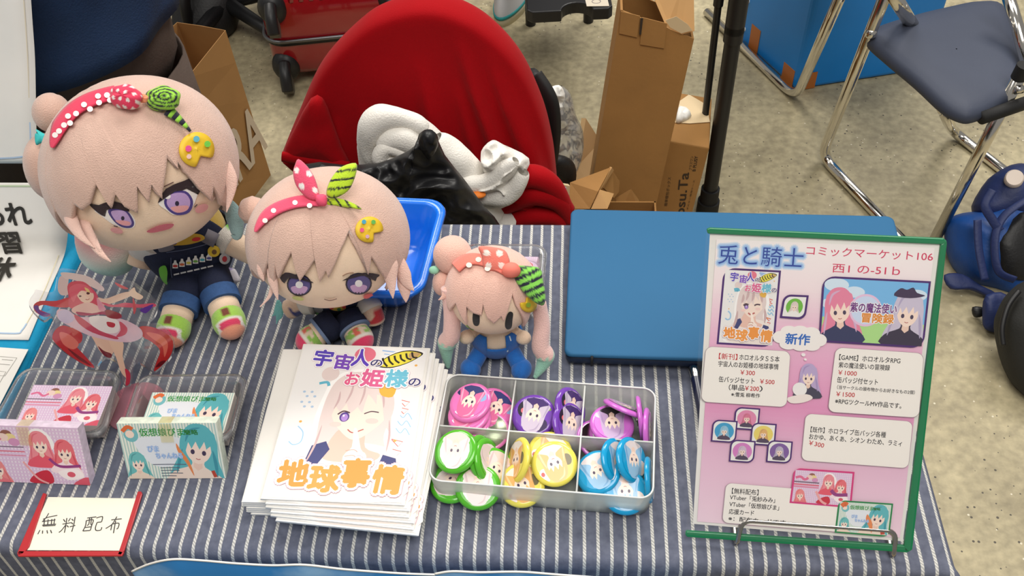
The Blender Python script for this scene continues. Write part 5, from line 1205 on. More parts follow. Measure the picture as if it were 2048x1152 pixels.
PLACE = [ # kind, pixel, height, normal, spin (degrees, 0 = head away), label
 ('pink', 941, 806, .034, nv(.3, 1, -.35), 160, 'pink button badge lying face up on top of the back left pile'),
 ('pink', 938, 828, .028, nv(.3, 1, -.3), 150, 'pink button badge directly under the topmost one, back left compartment'),
 ('pink', 940, 842, .0225, nv(.3, 1, -.25), 130, 'pink button badge third down in the back left pile'),
 ('pink', 945, 856, .0165, nv(.2, 1, -.2), 90, 'pink button badge low in the back left pile'),
 ('pink', 948, 866, .011, nv(.1, 1, -.1), 40, 'pink button badge at the bottom of the back left pile'),
 ('pink', 990, 818, .024, nv(.5, .6, .55), 160, 'pink button badge turned to the right behind the silver-backed one'),
 ('pink', 975, 862, .022, -nv(.9, .9, .1, .3), 0, 'button badge showing its silver tin back, back left compartment'),
 ('purple', 1068, 832, .026, nv(.8, .7, -.05), 165, 'purple button badge facing the viewer, back middle compartment'),
 ('purple', 1140, 818, .027, nv(.5, .3, .85), 185, 'purple button badge standing steeply at the back of its compartment'),
 ('purple', 1138, 848, .024, nv(.6, .3, .8), 185, 'purple button badge standing steeply before its twin'),
 ('purple', 1085, 862, .010, nv(.1, 1, .0), 90, 'purple button badge lying underneath, back middle compartment'),
 ('magenta', 1224, 849, .026, nv(.15, 1, .1), 185, 'orchid pink button badge lying face up, back right compartment'),
 ('magenta', 1222, 862, .019, nv(.1, 1, -.25), 120, 'orchid pink button badge below the face up one'),
 ('magenta', 1196, 880, .012, -nv(.2, 1, .4), 0, 'orchid button badge upside down at the bottom of its compartment'),
 ('magenta', 1248, 818, .032, nv(-.25, .9, .4, .6), 0, 'orchid pink button badge propped edgewise over the face up one'),
 ('magenta', 1279, 836, .027, nv(.0, .12, 1, 0.05), 0, 'orchid pink button badge upright on edge by the right wall'),
 ('magenta', 1293, 860, .022, nv(.0, .15, 1, -.1), 90, 'orchid pink button badge upright, pressed to the right wall'),
 ('green', 912, 903, .034, nv(.6, .75, -.35), 170, 'green button badge facing up on the front left pile'),
 ('green', 963, 915, .022, nv(.3, .3, 1), 90, 'green button badge on edge just right of the topmost green one'),
 ('green', 975, 921, .021, nv(.3, .3, 1), 80, 'green button badge on edge, second to the right'),
 ('green', 990, 940, .016, nv(.5, .6, .6), 160, 'green button badge leaning at the right divider, front left'),
 ('green', 956, 975, .017, nv(.85, .75, .05), 185, 'green button badge low at the front wall'),
 ('green', 905, 965, .010, nv(.2, 1, -.1), 120, 'green button badge under the pile in the front left corner'),
 ('yellow', 1109, 928, .026, nv(.85, .6, .0), 200, 'yellow button badge facing the viewer, front middle compartment'),
 ('yellow', 1100, 908, .021, nv(.75, .6, .1), 160, 'yellow button badge mostly hidden behind its facing neighbour'),
 ('yellow', 1044, 970, .014, nv(.8, .8, -.1), 200, 'yellow button badge low at the front, left of its neighbour'),
 ('yellow', 1038, 920, .024, nv(.25, .3, -.95), 160, 'yellow button badge leaning on the left divider, front middle'),
 ('blue', 1196, 945, .021, nv(.5, .9, -.35), 200, 'sky blue button badge at the left of the front right compartment'),
 ('blue', 1204, 958, .015, nv(.4, .9, -.3), 160, 'sky blue button badge beneath the left one'),
 ('blue', 1232, 922, .025, nv(.45, .35, .85), 200, 'sky blue button badge standing in the middle of its row'),
 ('blue', 1262, 920, .028, nv(.45, .35, .85), 200, 'sky blue button badge standing behind the front one'),
 ('blue', 1250, 984, .016, nv(.85, .8, .1), 185, 'sky blue button badge facing the viewer at the front'),
 ('blue', 1297, 960, .021, nv(.1, .1, 1), 180, 'sky blue button badge upright on edge by the front right wall'),
]
proto = {}
for kd, u, v, h, n_, spin, lab in PLACE:
    c = T(u, v, h); n_ = n_.normalized(); b0_ = Vector((0, 1, 0)); b0_ = Matrix.Rotation(R(spin), 3, n_) @ (b0_-n_*b0_.dot(n_)).normalized()
    M = frame_badge(c, n_, b0_)
    if kd not in proto: proto[kd] = badge_proto(kd, *KIND[kd], lab); proto[kd].matrix_world = M; proto[kd]['group'] = 'button badges in the compartment case'
    else: copy_thing(proto[kd], M, lab)

# ---- clear trays, blue tray
def open_tray(name, label, rim, zr_, h, m, taper=.010, r=.014, lip=.004, cat='tray', th=.0008):
    C4 = [T(u, v, zr_) for u, v in rim]; c = sum(C4, Vector())/4
    t = thing(name, label, cat, (c.x, c.y, TZ))
    w_ = ((C4[1]-C4[0]).length+(C4[2]-C4[3]).length)/2; d_ = ((C4[0]-C4[3]).length+(C4[1]-C4[2]).length)/2
    def pt_(x, y, z):
        p = C4[0].lerp(C4[1], x/w_).lerp(C4[3].lerp(C4[2], x/w_), 1-y/d_); return Vector((p.x, p.y, TZ+z))
    def ring(i, z, rr_=r): return [pt_(x, y, z) for x, y in rrect(i, i, w_-i, d_-i, max(.004, rr_-i*.3), 6)]
    bm = BM(); z0 = zr_-h
    rows = [ring(-.001, zr_-.003), ring(0, zr_), ring(lip, zr_), ring(lip+.0015, zr_-.002), ring(lip+taper*.4, z0+h*.45), ring(lip+taper*.9, z0+.004), ring(lip+taper+.003, z0+.0008), ring(lip+taper+.02, z0+.0008)]
    vs, _ = grid(bm, rows, closed_u=True); bm.faces.new(vs[-1]); bmesh.ops.recalc_face_normals(bm, faces=bm.faces)
    obj('tray_body', bm, m, t, mods=[('solid', th, 0)])
    bm = BM(); tube(bm, ring(.001, zr_)+[ring(.001, zr_)[0]], .0011, 6, caps=False); obj('rim', bm, m, t)
    return t
open_tray('clear_tray', 'clear plastic tray holding pink name cards, front left', [(45, 735), (243, 742), (206, 872), (-26, 862)], .034, .032, m_clear)
open_tray('clear_tray', 'clear plastic tray holding green striped name cards', [(279, 750), (497, 748), (462, 880), (236, 880)], .034, .032, m_clear)
open_tray('clear_tray', 'clear plastic tray standing behind the smallest doll', [(926, 488), (1093, 489), (1082, 632), (905, 632)], .034, .032, m_clear)
open_tray('blue_tray', 'bright blue plastic tray standing behind the middle doll', [(700, 392), (895, 401), (842, 592), (640, 588)], .052, .050, mat('bright blue plastic', (22, 116, 232), .22, coat=.4), taper=.022, r=.022, lip=.006, th=.0016)
# ---- name cards
CW, CH = .0, .0
def card_stack(label, corners, z, th, paint, grp, wrap=None):
    """pile of cards lying flat; corners TL TR BL in photo px for its top at height z"""
    a, b, d_ = [T(u, v, z) for u, v in corners]; x = (b-a); w_ = x.length; x.normalize(); y = Vector((-x.y, x.x, 0)); h_ = w_*.58
    t = thing('card_pile', label, 'cards', (a.x, a.y, TZ+z-th), grp)
    o = a-y*h_; bm = BM(); hexa(bm, [o-Z3*th, o+x*w_-Z3*th, o+x*w_+y*h_-Z3*th, o+y*h_-Z3*th, o, o+x*w_, o+x*w_+y*h_, o+y*h_])
    bmesh.ops.recalc_face_normals(bm, faces=bm.faces); obj('cards', bm, mat('card edges', (214, 204, 198), .7), t, smooth=False)
    p = Print(o, x, y, lift=.0002, step=.000003); f = lambda aa, bb: (aa*w_, h_*(1-bb)); paint(p, f); p.build('printed_face', t, m_ink_p); return t
card_stack('pile of pink checked name cards lying in the left clear tray', [(68, 770), (226, 773), (20, 850)], .024, .020, pink_card, 'piles of name cards in trays')
card_stack('pile of green striped name cards lying in the clear tray', [(305, 785), (470, 786), (270, 850)], .024, .020, green_card, 'piles of name cards in trays')
card_stack('reddish cards lying in the clear tray behind the smallest doll', [(955, 512), (1078, 514), (940, 560)], .016, .012, pink_card, 'piles of name cards in trays')
def card_block(label, q, thk, paint, edge, lean=23):
    bl_, br_ = T(*q[3], .0008), T(*q[2], .0008); x = br_-bl_; w_ = x.length; x.normalize(); fwd_ = Vector((-x.y, x.x, 0)); y = (Z3*math.cos(R(lean))+fwd_*math.sin(R(lean))); n_ = x.cross(y)
    tl_ = onplane(q[0][0], q[0][1], bl_, n_); h_ = (tl_-bl_).dot(y)
    bk_ = -n_*thk
    t = thing('card_bundle', label, 'cards', (bl_+br_)/2, 'taped bundles of name cards')
    bm = BM(); P = [bl_, br_, br_+bk_, bl_+bk_]; lift_ = Z3*(thk*math.sin(R(lean)))
    P = [p for p in P]; hexa(bm, P+[p+y*h_ for p in P]); bmesh.ops.recalc_face_normals(bm, faces=bm.faces); obj('cards', bm, mat('card edge %s' % (edge,), edge, .6, var=.15, vs=160), t, smooth=False)
    p = Print(bl_, x, y, lift=.0002, step=.000003); f = lambda aa, bb: (aa*w_, h_*(1-bb)); paint(p, f); p.build('printed_face', t, m_ink_p)
    # wrap of clear tape over the top edge
    tp_ = bl_+x*(w_*.42)+y*h_
    bm = BM(); e_ = .0004; slab(bm, [tp_+y*e_, tp_+x*.012+y*e_, tp_+x*.012+bk_+y*e_, tp_+bk_+y*e_], .0002); slab(bm, [tp_+n_*.0014-y*.02, tp_+n_*.0014+x*.012-y*.02, tp_+n_*.0014+x*.012, tp_+n_*.0014], .0002)
    obj('tape_band', bm, mat_clear('yellowish tape', (255, 252, 240), body=.06, rough=.1, gloss=.3), t, smooth=False)
card_block('taped bundle of pink checked name cards standing before the left tray', [(-24, 850), (181, 855), (181, 970), (-24, 962)], .011, pink_card, (232, 214, 232))
card_block('taped bundle of green striped name cards standing before its tray', [(247, 847), (442, 846), (452, 956), (258, 957)], .011, green_card, (222, 232, 216))
# ---- red-edged card 'free handout'
z0 = .0012
def fl(u, v): return T(u, v, z0)
t = thing('card_case', 'red-edged clear card case with handwritten sign at the front edge', 'sign', fl(160, 1050))
m_redv = mat('red vinyl', (176, 12, 26), .35, coat=.3)
for pts in ([(88, 988), (95, 990), (60, 1095), (48, 1110), (38, 1114), (37, 1106)], [(277, 985), (284, 985), (286, 990), (250, 1104), (244, 1113), (236, 1112), (242, 1098)], [(40, 1104), (240, 1104), (250, 1106), (246, 1114), (38, 1115), (36, 1108)]):
    bm = BM(); prism(bm, [fl(*p)+Z3*.0002 for p in pts], Z3*.0022); obj('edge', bm, m_redv, t, smooth=False, mods=[('bevel', .0006, 2)])
bm = BM(); prism(bm, [fl(*p)+Z3*.0004 for p in ((97, 995), (275, 998), (239, 1102), (49, 1101))], Z3*.0005); obj('paper', bm, mat('cream white paper', (240, 234, 216), .7), t, smooth=False)
bm = BM(); prism(bm, [fl(*p)+Z3*.0018 for p in ((92, 986), (281, 983), (244, 1108), (42, 1108))], Z3*.0003); obj('clear_cover', bm, m_sheet, t, smooth=False)
pw = Print(fl(160, 1050)+Z3*.0009, (1, 0, 0), (0, 1, 0), lift=.00015)
def hw(strokes):
    I = lambda a, b: pw.px(a/4.096, 880+b/4.096)
    for s in strokes: pw.stroke(I, s, .00095, (30, 26, 28), 3)
hw([[(400, 600), (375, 640), (345, 672)], [(352, 650), (400, 632), (470, 618)], [(350, 668), (455, 655)], [(345, 698), (460, 690)], [(365, 655), (360, 700)], [(395, 650), (390, 698)], [(425, 648), (420, 696)], [(448, 645), (442, 694)], [(350, 706), (455, 700)], [(328, 738), (310, 772)], [(350, 742), (348, 768)], [(385, 740), (390, 766)], [(414, 738), (424, 764)],
    [(520, 650), (535, 672)], [(578, 640), (560, 668)], [(512, 690), (582, 678)], [(548, 640), (540, 700), (528, 760)], [(540, 695), (505, 740), (482, 758)], [(548, 700), (562, 715)], [(588, 648), (602, 662)], [(584, 676), (598, 690)], [(572, 712), (618, 700)], [(616, 630), (606, 690), (588, 752)],
    [(715, 640), (790, 630)], [(708, 660), (700, 705), (678, 748)], [(706, 662), (764, 654), (752, 700), (740, 742)], [(735, 640), (728, 690), (712, 700)], [(752, 638), (745, 690), (758, 694)], [(690, 718), (744, 712)], [(682, 746), (738, 742)], [(790, 640), (840, 628), (832, 672)], [(796, 676), (832, 672)], [(796, 676), (782, 720), (790, 742), (826, 738), (834, 715)],
    [(912, 655), (998, 646)], [(958, 628), (920, 690), (866, 726)], [(918, 690), (908, 740)], [(918, 690), (974, 682), (966, 724), (955, 728)], [(948, 662), (930, 764)]])
pw.build('handwriting', t, m_ink_p)
# ---- acrylic figure
pa = T(256, 792, .003); na = Vector((.42, -.9, 0)).normalized()
def ac(x, y): return onplane(40+x/4.43, 520+y/4.43, pa, na)
t = thing('acrylic_stand', 'clear acrylic stand of a pink dancing figure with red ribbons', 'acrylic stand', pa)
OUTA = [(350, 98), (480, 105), (620, 140), (745, 232), (860, 190), (1000, 208), (1080, 262), (1205, 365), (1222, 440), (1195, 515), (1140, 575), (1260, 590), (1368, 720), (1345, 865), (1245, 965), (1180, 1000), (1070, 930), (1010, 940), (985, 1110), (915, 1105), (880, 940), (760, 880), (650, 965), (450, 860), (290, 735), (258, 660), (318, 600), (280, 515), (215, 555), (120, 475), (80, 390), (128, 310), (150, 282), (290, 305), (325, 200)]
m_acr = mat_clear('clear acrylic', (250, 250, 252), body=.05, rough=.04, gloss=.8)
bm = BM(); o_ = smooth_path([ac(*p) for p in OUTA], 3, True); prism(bm, o_, -na*.003); bmesh.ops.triangulate(bm, faces=[f for f in bm.faces if len(f.verts) > 4]); obj('acrylic_plate', bm, m_acr, t, smooth=False)
pp = Print(pa, Vector((-na.y, na.x, 0)), Z3, lift=.0003, step=.000003)
I = lambda x, y: pp.px(40+x/4.43, 520+y/4.43)
def A_(pts, c, s=4): pp.mpoly(I, pts, c, s)
A_([(330, 600), (400, 580), (540, 640), (545, 720), (500, 760), (560, 830), (660, 950), (560, 920), (420, 830), (300, 720), (290, 660)], (196, 40, 44)); A_([(350, 640), (440, 660), (520, 740), (470, 790), (380, 740)], (232, 120, 104)); A_([(420, 780), (540, 860), (640, 940), (520, 880)], (120, 20, 28))
A_([(1060, 590), (1200, 600), (1340, 690), (1350, 800), (1300, 890), (1190, 985), (1210, 900), (1240, 800), (1160, 720), (1090, 680)], (198, 44, 44)); A_([(1120, 640), (1240, 660), (1310, 740), (1280, 860), (1260, 760), (1180, 700)], (232, 110, 90)); A_([(1200, 950), (1240, 900), (1290, 890), (1260, 930)], (110, 20, 30))
A_([(640, 660), (800, 690), (830, 800), (790, 850), (720, 820), (660, 720)], (236, 190, 166)); A_([(780, 680), (910, 720), (910, 850), (935, 960), (960, 1050), (900, 1000), (850, 860)], (240, 198, 172)); A_([(690, 760), (740, 800), (810, 830), (800, 866), (740, 840)], (120, 20, 36)); A_([(930, 960), (975, 1000), (970, 1090), (935, 1110), (940, 1040)], (206, 40, 70))
A_([(330, 440), (420, 440), (520, 500), (700, 500), (900, 520), (1060, 600), (1080, 680), (980, 725), (820, 715), (620, 670), (450, 590), (340, 520)], (232, 192, 206)); A_([(620, 500), (800, 500), (880, 560), (860, 640), (740, 640), (640, 580)], (246, 232, 230)); A_([(480, 480), (560, 520), (700, 620), (860, 680), (840, 700), (640, 640), (520, 560)], (204, 70, 96), 3); A_([(880, 540), (950, 600), (930, 660), (850, 680), (890, 620)], (214, 90, 110), 3)
A_([(770, 545), (840, 560), (830, 595), (780, 585)], (196, 50, 70)); A_([(340, 460), (420, 440), (480, 520), (420, 560), (350, 530)], (214, 196, 224)); A_([(120, 400), (180, 360), (320, 360), (440, 330), (450, 410), (320, 415), (200, 395), (160, 430), (270, 480), (220, 500), (140, 460)], (206, 62, 76), 3); A_([(120, 410), (160, 400), (180, 450), (270, 475), (210, 500), (150, 460)], (110, 66, 150), 3)
A_([(350, 150), (420, 130), (430, 180), (420, 250), (430, 300), (370, 310), (335, 260)], (226, 196, 196)); A_([(360, 110), (480, 115), (620, 150), (740, 240), (720, 275), (600, 220), (460, 170), (400, 165)], (232, 206, 204))
A_([(420, 230), (460, 190), (560, 190), (640, 250), (690, 320), (700, 400), (680, 460), (560, 430), (440, 420), (430, 320)], (214, 76, 100)); A_([(500, 290), (560, 260), (640, 280), (650, 340), (600, 380), (540, 360)], (244, 206, 184)); A_([(430, 260), (500, 210), (590, 225), (650, 290), (600, 280), (540, 270), (500, 320), (470, 370)], (226, 96, 118), 3)
pp.ell(I, 533, 318, 12, 8, (90, 50, 60), 10); pp.ell(I, 603, 292, 16, 12, (60, 34, 44), 10); pp.stroke(I, [(580, 345), (600, 350), (615, 340)], .0008, (170, 70, 70), 3)
A_([(470, 420), (560, 380), (640, 380), (740, 440), (740, 470), (640, 480), (520, 480), (460, 455)], (238, 190, 180)); A_([(500, 455), (640, 470), (760, 450), (900, 490), (860, 520), (740, 480), (600, 490), (520, 485)], (172, 30, 86), 3); A_([(760, 440), (830, 450), (900, 485), (860, 520), (770, 500)], (150, 26, 50), 3)
A_([(690, 330), (760, 340), (900, 290), (980, 280), (990, 310), (880, 360), (780, 390), (710, 400)], (240, 200, 178)); A_([(960, 290), (1010, 240), (1030, 280), (1090, 320), (1060, 350), (1000, 330)], (242, 206, 184)); A_([(720, 370), (830, 395), (930, 375), (1060, 390), (1180, 380), (1200, 410), (1060, 420), (900, 415), (780, 410)], (216, 84, 110), 3); A_([(1060, 440), (1120, 410), (1180, 390), (1160, 430), (1110, 470)], (96, 50, 150), 3)
A_([(840, 195), (890, 215), (960, 250), (920, 255), (860, 225)], (222, 110, 110), 3); A_([(1000, 330), (1030, 420), (1010, 480), (1000, 420)], (206, 80, 90), 3); A_([(570, 240), (605, 255), (620, 285), (590, 275)], (236, 200, 130), 3); A_([(680, 330), (740, 400), (760, 440), (700, 440)], (226, 150, 170), 3)
pp.build('printed_figure', t, mat_attr('glossy print', .12, coat=.7))
bm = BM(); lathe(bm, [(0, 0), (.029, 0), (.030, .001), (.030, .0025), (.0295, .003), (0, .003)], 40, c=(pa.x+.012, pa.y-.012, TZ+.0003)); obj('foot_disc', bm, mat_clear('pink acrylic', (246, 196, 210), body=.22, rough=.05, gloss=.7), t, angle=40)

# ---- paper sheets on the far left
def paper_sheet(label, prof, xl, name='poster', th=.0005):
    """prof: right-hand edge points (world) from top to bottom; the sheet runs straight left from them by xl metres"""
    t = thing(name, label, 'poster', prof[-1]); P = smooth_path(prof, 6); rows = []
    for p in P: rows.append([p+Vector((-xl*k/12, -.012*(k/12)**2*0, 0)) for k in range(13)])
    bm = BM(); grid(bm, rows); o = obj('paper', bm, m_paper, t, mods=[('solid', th, 0)]); return t, P
r2 = [T(131, 366, .088), T(137, 425, .088), T(138, 478, .016), T(128, 512, .0035), T(100, 578, .002), T(57, 680, .002)]
for k_ in (1, 2): r2[k_] = r2[0].lerp(r2[3], k_/3)+Vector((.004, 0, 0))
t2, P2_ = paper_sheet('white leaflet with bold black Japanese words lying beside the largest doll', r2, .30)
def PS(a, b): # plane through the right-edge points a, b, facing the viewer
    y = (a-b).normalized(); return Print(b, (1, 0, 0), y, lift=.0012)
p = PS(r2[0], r2[3]); p.pxtext('あれ', (-28, 449), (66, 446), 44, (44, 40, 34), bold=.03); p.build('printed_words', t2, m_ink_p); p = PS(r2[0], r2[3]); p.pxtext('学習', (-48, 504), (47, 501), 40, (44, 40, 34), bold=.03); p.build('printed_words', t2, m_ink_p)
p = PS(r2[3], r2[5]); p.pxtext('休', (-32, 560), (20, 558), 42, (44, 40, 34), bold=.03); p.build('printed_words', t2, m_ink_p); p = PS(r2[3], r2[5])
for c_, wd, pts in (((168, 196, 226), .0016, [(-60, 664), (30, 668), (44, 662), (54, 648)]), ((226, 214, 170), .0008, [(118, 512), (86, 590), (54, 648)])): p.stroke(lambda a, b: p.px(a, b), pts, wd, c_, 4)
p.build('printed_border', t2, m_ink_p)
p = PS(r2[0], r2[3]); p.stroke(lambda a, b: p.px(a, b), [(-60, 371), (100, 372), (118, 376), (122, 400)], .0016, (196, 216, 176), 4); p.build('printed_border', t2, m_ink_p)
YS = .50
r1 = [aty(58, -60, YS+.11), aty(64, 30, YS+.085), aty(70, 120, YS+.06), aty(72, 220, YS+.03), aty(74, 327, YS)]
t1, P1_ = paper_sheet('white poster hanging upright at the upper left corner', r1, .32)
p = Print(r1[-1], (1, 0, 0), r1[1]-r1[-1], lift=.002)
for k in range(5):
    x = 38-16*k; p.ell(lambda a, b: p.px(a, b), x, 228, 3.4, 3.4, (60, 54, 46), 12)
p.stroke(lambda a, b: p.px(a, b), [(46, -40), (56, 100), (61, 230)], .0012, (226, 214, 190), 4); p.stroke(lambda a, b: p.px(a, b), [(61, 230), (62, 290), (52, 312), (-60, 318)], .0018, (178, 200, 226), 4)
p.build('printed_dots', t1, m_ink_p)
t = thing('poster_rack', 'black wire rack behind the posters at the left', 'stand', (-.72, .52, TZ))
bm = BM(); tube(bm, bend_path([(-.73, .64, TZ-.7), (-.73, .64, 1.12), (-.90, .64, 1.12), (-.90, .64, TZ-.7)], .01), .004, 8); obj('frame', bm, m_black, t)
bm = BM(); tube(bm, [(-.70, .64, .95), (-.90, .64, .95)], .003, 8); tube(bm, [(-.70, .64, .78), (-.90, .64, .78)], .003, 8); obj('cross_wire', bm, m_black, t)
t = thing('form_sheet', 'white form with thin ruled lines lying at the left edge', 'paper', T(20, 740))
q_ = [T(u, v, .0012) for u, v in ((-70, 690), (57, 699), (-26, 860), (-160, 860))]
bm = BM(); prism(bm, q_, Z3*.0003); obj('paper', bm, m_paper, t, smooth=False)
p = Print(T(0, 740, .0016), (1, 0, 0), (0, 1, 0), lift=.0002)
I = lambda a, b: p.px(a, b)
for pts in ([(0, 713), (34, 716), (10, 752), (-20, 750)], [(-4, 742), (12, 744), (-10, 782)], [(4, 719), (26, 721)], [(-2, 728), (20, 730)]): p.stroke(I, pts, .0005, (130, 126, 120), 1)
p.build('ruled_lines', t, m_ink_p)
# ---- blue banner on the front of the table
def m_sky():
    m = bpy.data.materials.new('printed sky'); N, L, B = nodes(m); tc = N.new('ShaderNodeTexCoord'); nz = N.new('ShaderNodeTexNoise'); nz.inputs['Scale'].default_value = 9; nz.inputs['Detail'].default_value = 5
    L.new(tc.outputs['Object'], nz.inputs['Vector']); rp = N.new('ShaderNodeValToRGB'); e = rp.color_ramp.elements; e[0].position = .45; e[0].color = (*lin((40, 118, 180)), 1); e[1].position = .75; e[1].color = (*lin((170, 206, 230)), 1); L.new(nz.outputs['Fac'], rp.inputs[0]); L.new(rp.outputs[0], B.inputs['Base Color']); B.inputs['Roughness'].default_value = .35; return m
def banner(label, pts, Yb, bot):
    t = thing('poster', label, 'poster', (pts[0][0]*0, Yb, .4))
    P = smooth_path([aty(u, v, Yb+dy) for u, v, dy in pts], 6); rows = []
    for k in range(10):
        s = k/9; rows.append([Vector((p.x, p.y-.01*math.sin(s*2), p.z*(1-s)+bot*s)) for p in P])
    bm = BM(); grid(bm, rows); bmesh.ops.recalc_face_normals(bm, faces=bm.faces); obj('sheet', bm, m_sky(), t, mods=[('solid', .0006, 0)])
    bm = BM(); tube(bm, [p+Z3*.0003 for p in P], .0009, 6); obj('white_edge', bm, m_paper, t)
banner('blue sky poster with a wavy white edge hanging on the table front', [(264, 1143, 0), (300, 1128, -.004), (345, 1119, -.008), (400, 1121, -.006), (470, 1127, -.002), (545, 1131, 0), (610, 1130, -.002), (690, 1139, 0), (800, 1147, .002), (880, 1150, .002), (920, 1152, .002)], -.026, .22)
banner('second blue sky poster overlapping on the right of the table front', [(870, 1148, 0), (905, 1143, -.002), (960, 1145, -.003), (1040, 1144, -.003), (1120, 1150, -.002), (1250, 1160, 0), (1400, 1176, .002)], -.030, .22)
# ================================================================== PLUSH DOLLS
HAIR = (240, 206, 198); FACE = (232, 202, 178); MINT = (164, 208, 196)
m_hair = mat('pale pink plush', (216, 180, 164), .95, var=.05, vs=45, bump=.55, bs=900, sheen=.5, spec=.2)
m_hair3 = mat('pink plush', (234, 188, 172), .95, var=.04, vs=60, bump=.5, bs=900, sheen=.5, spec=.2)
m_face = mat('skin coloured plush', (248, 220, 192), .95, var=.03, vs=60, bump=.35, bs=1100, sheen=.3, spec=.2)
m_felt = mat_attr('felt and embroidery', .85, sheen=.2, bump=.25, bs=900)
m_dye = mat_attr('dyed plush', .95, sheen=.45, bump=.5, bs=900, var=.04)
m_denim = mat('dark denim', (26, 34, 62), .85, var=.12, vs=200, bump=.3, bs=900); m_cuff = mat('blue denim cuff', (52, 88, 140), .85, var=.12, vs=200, bump=.3, bs=900)
class Ell:
    def __init__(s, c, r, M): s.c = Vector(c); s.r = Vector(r); s.M = M.to_3x3(); s.Mi = s.M.inverted()
    def pt(s, az, el, k=1.0):
        a, e = R(az), R(el); return s.c+s.M @ Vector((s.r.x*math.cos(e)*math.sin(a)*k, -s.r.y*math.cos(e)*math.cos(a)*k, s.r.z*math.sin(e)*k))
    def hit(s, u, v, k=1.0):
        o = s.Mi @ (CAM-s.c); d = s.Mi @ ray(u, v); O = Vector((o.x/s.r.x, o.y/s.r.y, o.z/s.r.z))/k; D = Vector((d.x/s.r.x, d.y/s.r.y, d.z/s.r.z))/k
        a, b, c = D.dot(D), O.dot(D), O.dot(O)-1; q = b*b-a*c
        t = (-b-math.sqrt(q))/a if q > 0 else -b/a
        p = O+D*t
        if q <= 0: p = p.normalized()
        p = p*k; return s.c+s.M @ Vector((p.x*s.r.x, p.y*s.r.y, p.z*s.r.z))
    def ang(s, u, v, k=1.0):
        p = s.Mi @ (s.hit(u, v, k)-s.c); p = Vector((p.x/s.r.x, p.y/s.r.y, p.z/s.r.z)); p.normalize()
        return math.degrees(math.atan2(p.x, -p.y)), math.degrees(math.asin(max(-1, min(1, p.z))))
class Decal:
    """embroidered or appliqued patches that follow a stuffed surface"""
    def __init__(s, E, k, step=.0012): s.E = E; s.k = k; s.step = step; s.bm = BM(); s.cl = s.bm.loops.layers.float_color.new('Col')
    def _f(s, vs, c):
        try: f = s.bm.faces.new(vs)
        except ValueError: return
        for l in f.loops: l[s.cl] = (*lin(c), 1)
    def star(s, pts, c, center=None, smooth=4, rings=4):
        P = smooth_path([(a, b, 0) for a, b in pts], smooth, True) if smooth else [Vector((a, b, 0)) for a, b in pts]
        C = Vector((*center, 0)) if center else sum(P, Vector())/len(P); rows = []
        for k in range(rings+1):
            t = max(.001, k/rings); rows.append([s.bm.verts.new(s.E.hit(*(C.lerp(p, t)).xy, s.k)) for p in P])
        n = len(P)
        for k in range(rings):
            for i in range(n): s._f([rows[k][i], rows[k+1][i], rows[k+1][(i+1) % n], rows[k][(i+1) % n]], c)
        s.k += s.step
    def ell(s, x, y, rx, ry, c, rot=0, n=20, rings=3):
        ca, sa = math.cos(R(rot)), math.sin(R(rot))
        s.star([(x+rx*math.cos(t)*ca-ry*math.sin(t)*sa, y+rx*math.cos(t)*sa+ry*math.sin(t)*ca) for t in [2*math.pi*k/n for k in range(n)]], c, (x, y), 0, rings)
    def line(s, pts, w, c, smooth=6, across=2):
        P = smooth_path([(a, b, 0) for a, b in pts], smooth); n = len(P); rows = []
        for i, p in enumerate(P):
            t = (P[min(i+1, n-1)]-P[max(i-1, 0)]).normalized(); q = Vector((-t.y, t.x, 0)); ww = w(i/(n-1)) if callable(w) else w
            rows.append([s.bm.verts.new(s.E.hit(*(p+q*ww*(j/across-.5)).xy, s.k)) for j in range(across+1)])
        for i in range(n-1):
            for j in range(across): s._f([rows[i][j], rows[i][j+1], rows[i+1][j+1], rows[i+1][j]], c)
        s.k += s.step
    def build(s, name, par, m=None, th=None, label=None): return obj(name, s.bm, m or m_felt, par, mods=[('solid', th, 1)] if th else [], label=label)
def hair_shell(E, line, k=1.07, thick=.05, back=-52, n=300, rows=34, seams=True):
    A = [E.ang(u, v, k) for u, v in line]; B = []
    for a in A:
        if B and a[0] <= B[-1][0]+.4: a = (B[-1][0]+.4, a[1])
        B.append(a)
    a0, a1 = B[0][0], B[-1][0]
    full = [(-180, back), (min(a0-8, -115), back)]+B+[(max(a1+8, 115), back), (180, back)]
    def lim(az):
        for i in range(len(full)-1):
            if full[i][0] <= az <= full[i+1][0]:
                t = (az-full[i][0])/max(1e-6, full[i+1][0]-full[i][0]); return full[i][1]*(1-t)+full[i+1][1]*t
        return back
    # denser columns over the fringe so the points stay sharp
    cols = sorted(set([round(-180+360*i/n, 3) for i in range(n)]+[round(b[0], 3) for b in B]))
    bm = BM(); vs = []
    for r in range(rows+1):
        row = []
        for az in cols:
            L = lim(az); t = r/rows; el = 90-(90-L)*t
            kk = k+.012*t**3+(.006*wav((math.sin(R(az)), math.cos(R(az)), t), 3, 4))
            row.append(E.pt(az, el, kk))
        vs.append(row)
    grid(bm, vs, closed_u=True, flip=True); bmesh.ops.remove_doubles(bm, verts=bm.verts, dist=1e-6); bmesh.ops.recalc_face_normals(bm, faces=bm.faces)
    return bm
def head_M(yaw, tilt, roll): return Matrix.Rotation(R(yaw), 3, 'Z') @ Matrix.Rotation(R(-roll), 3, 'Y') @ Matrix.Rotation(R(-tilt), 3, 'X')
def dyed(bm, fn): colbm(bm, fn)
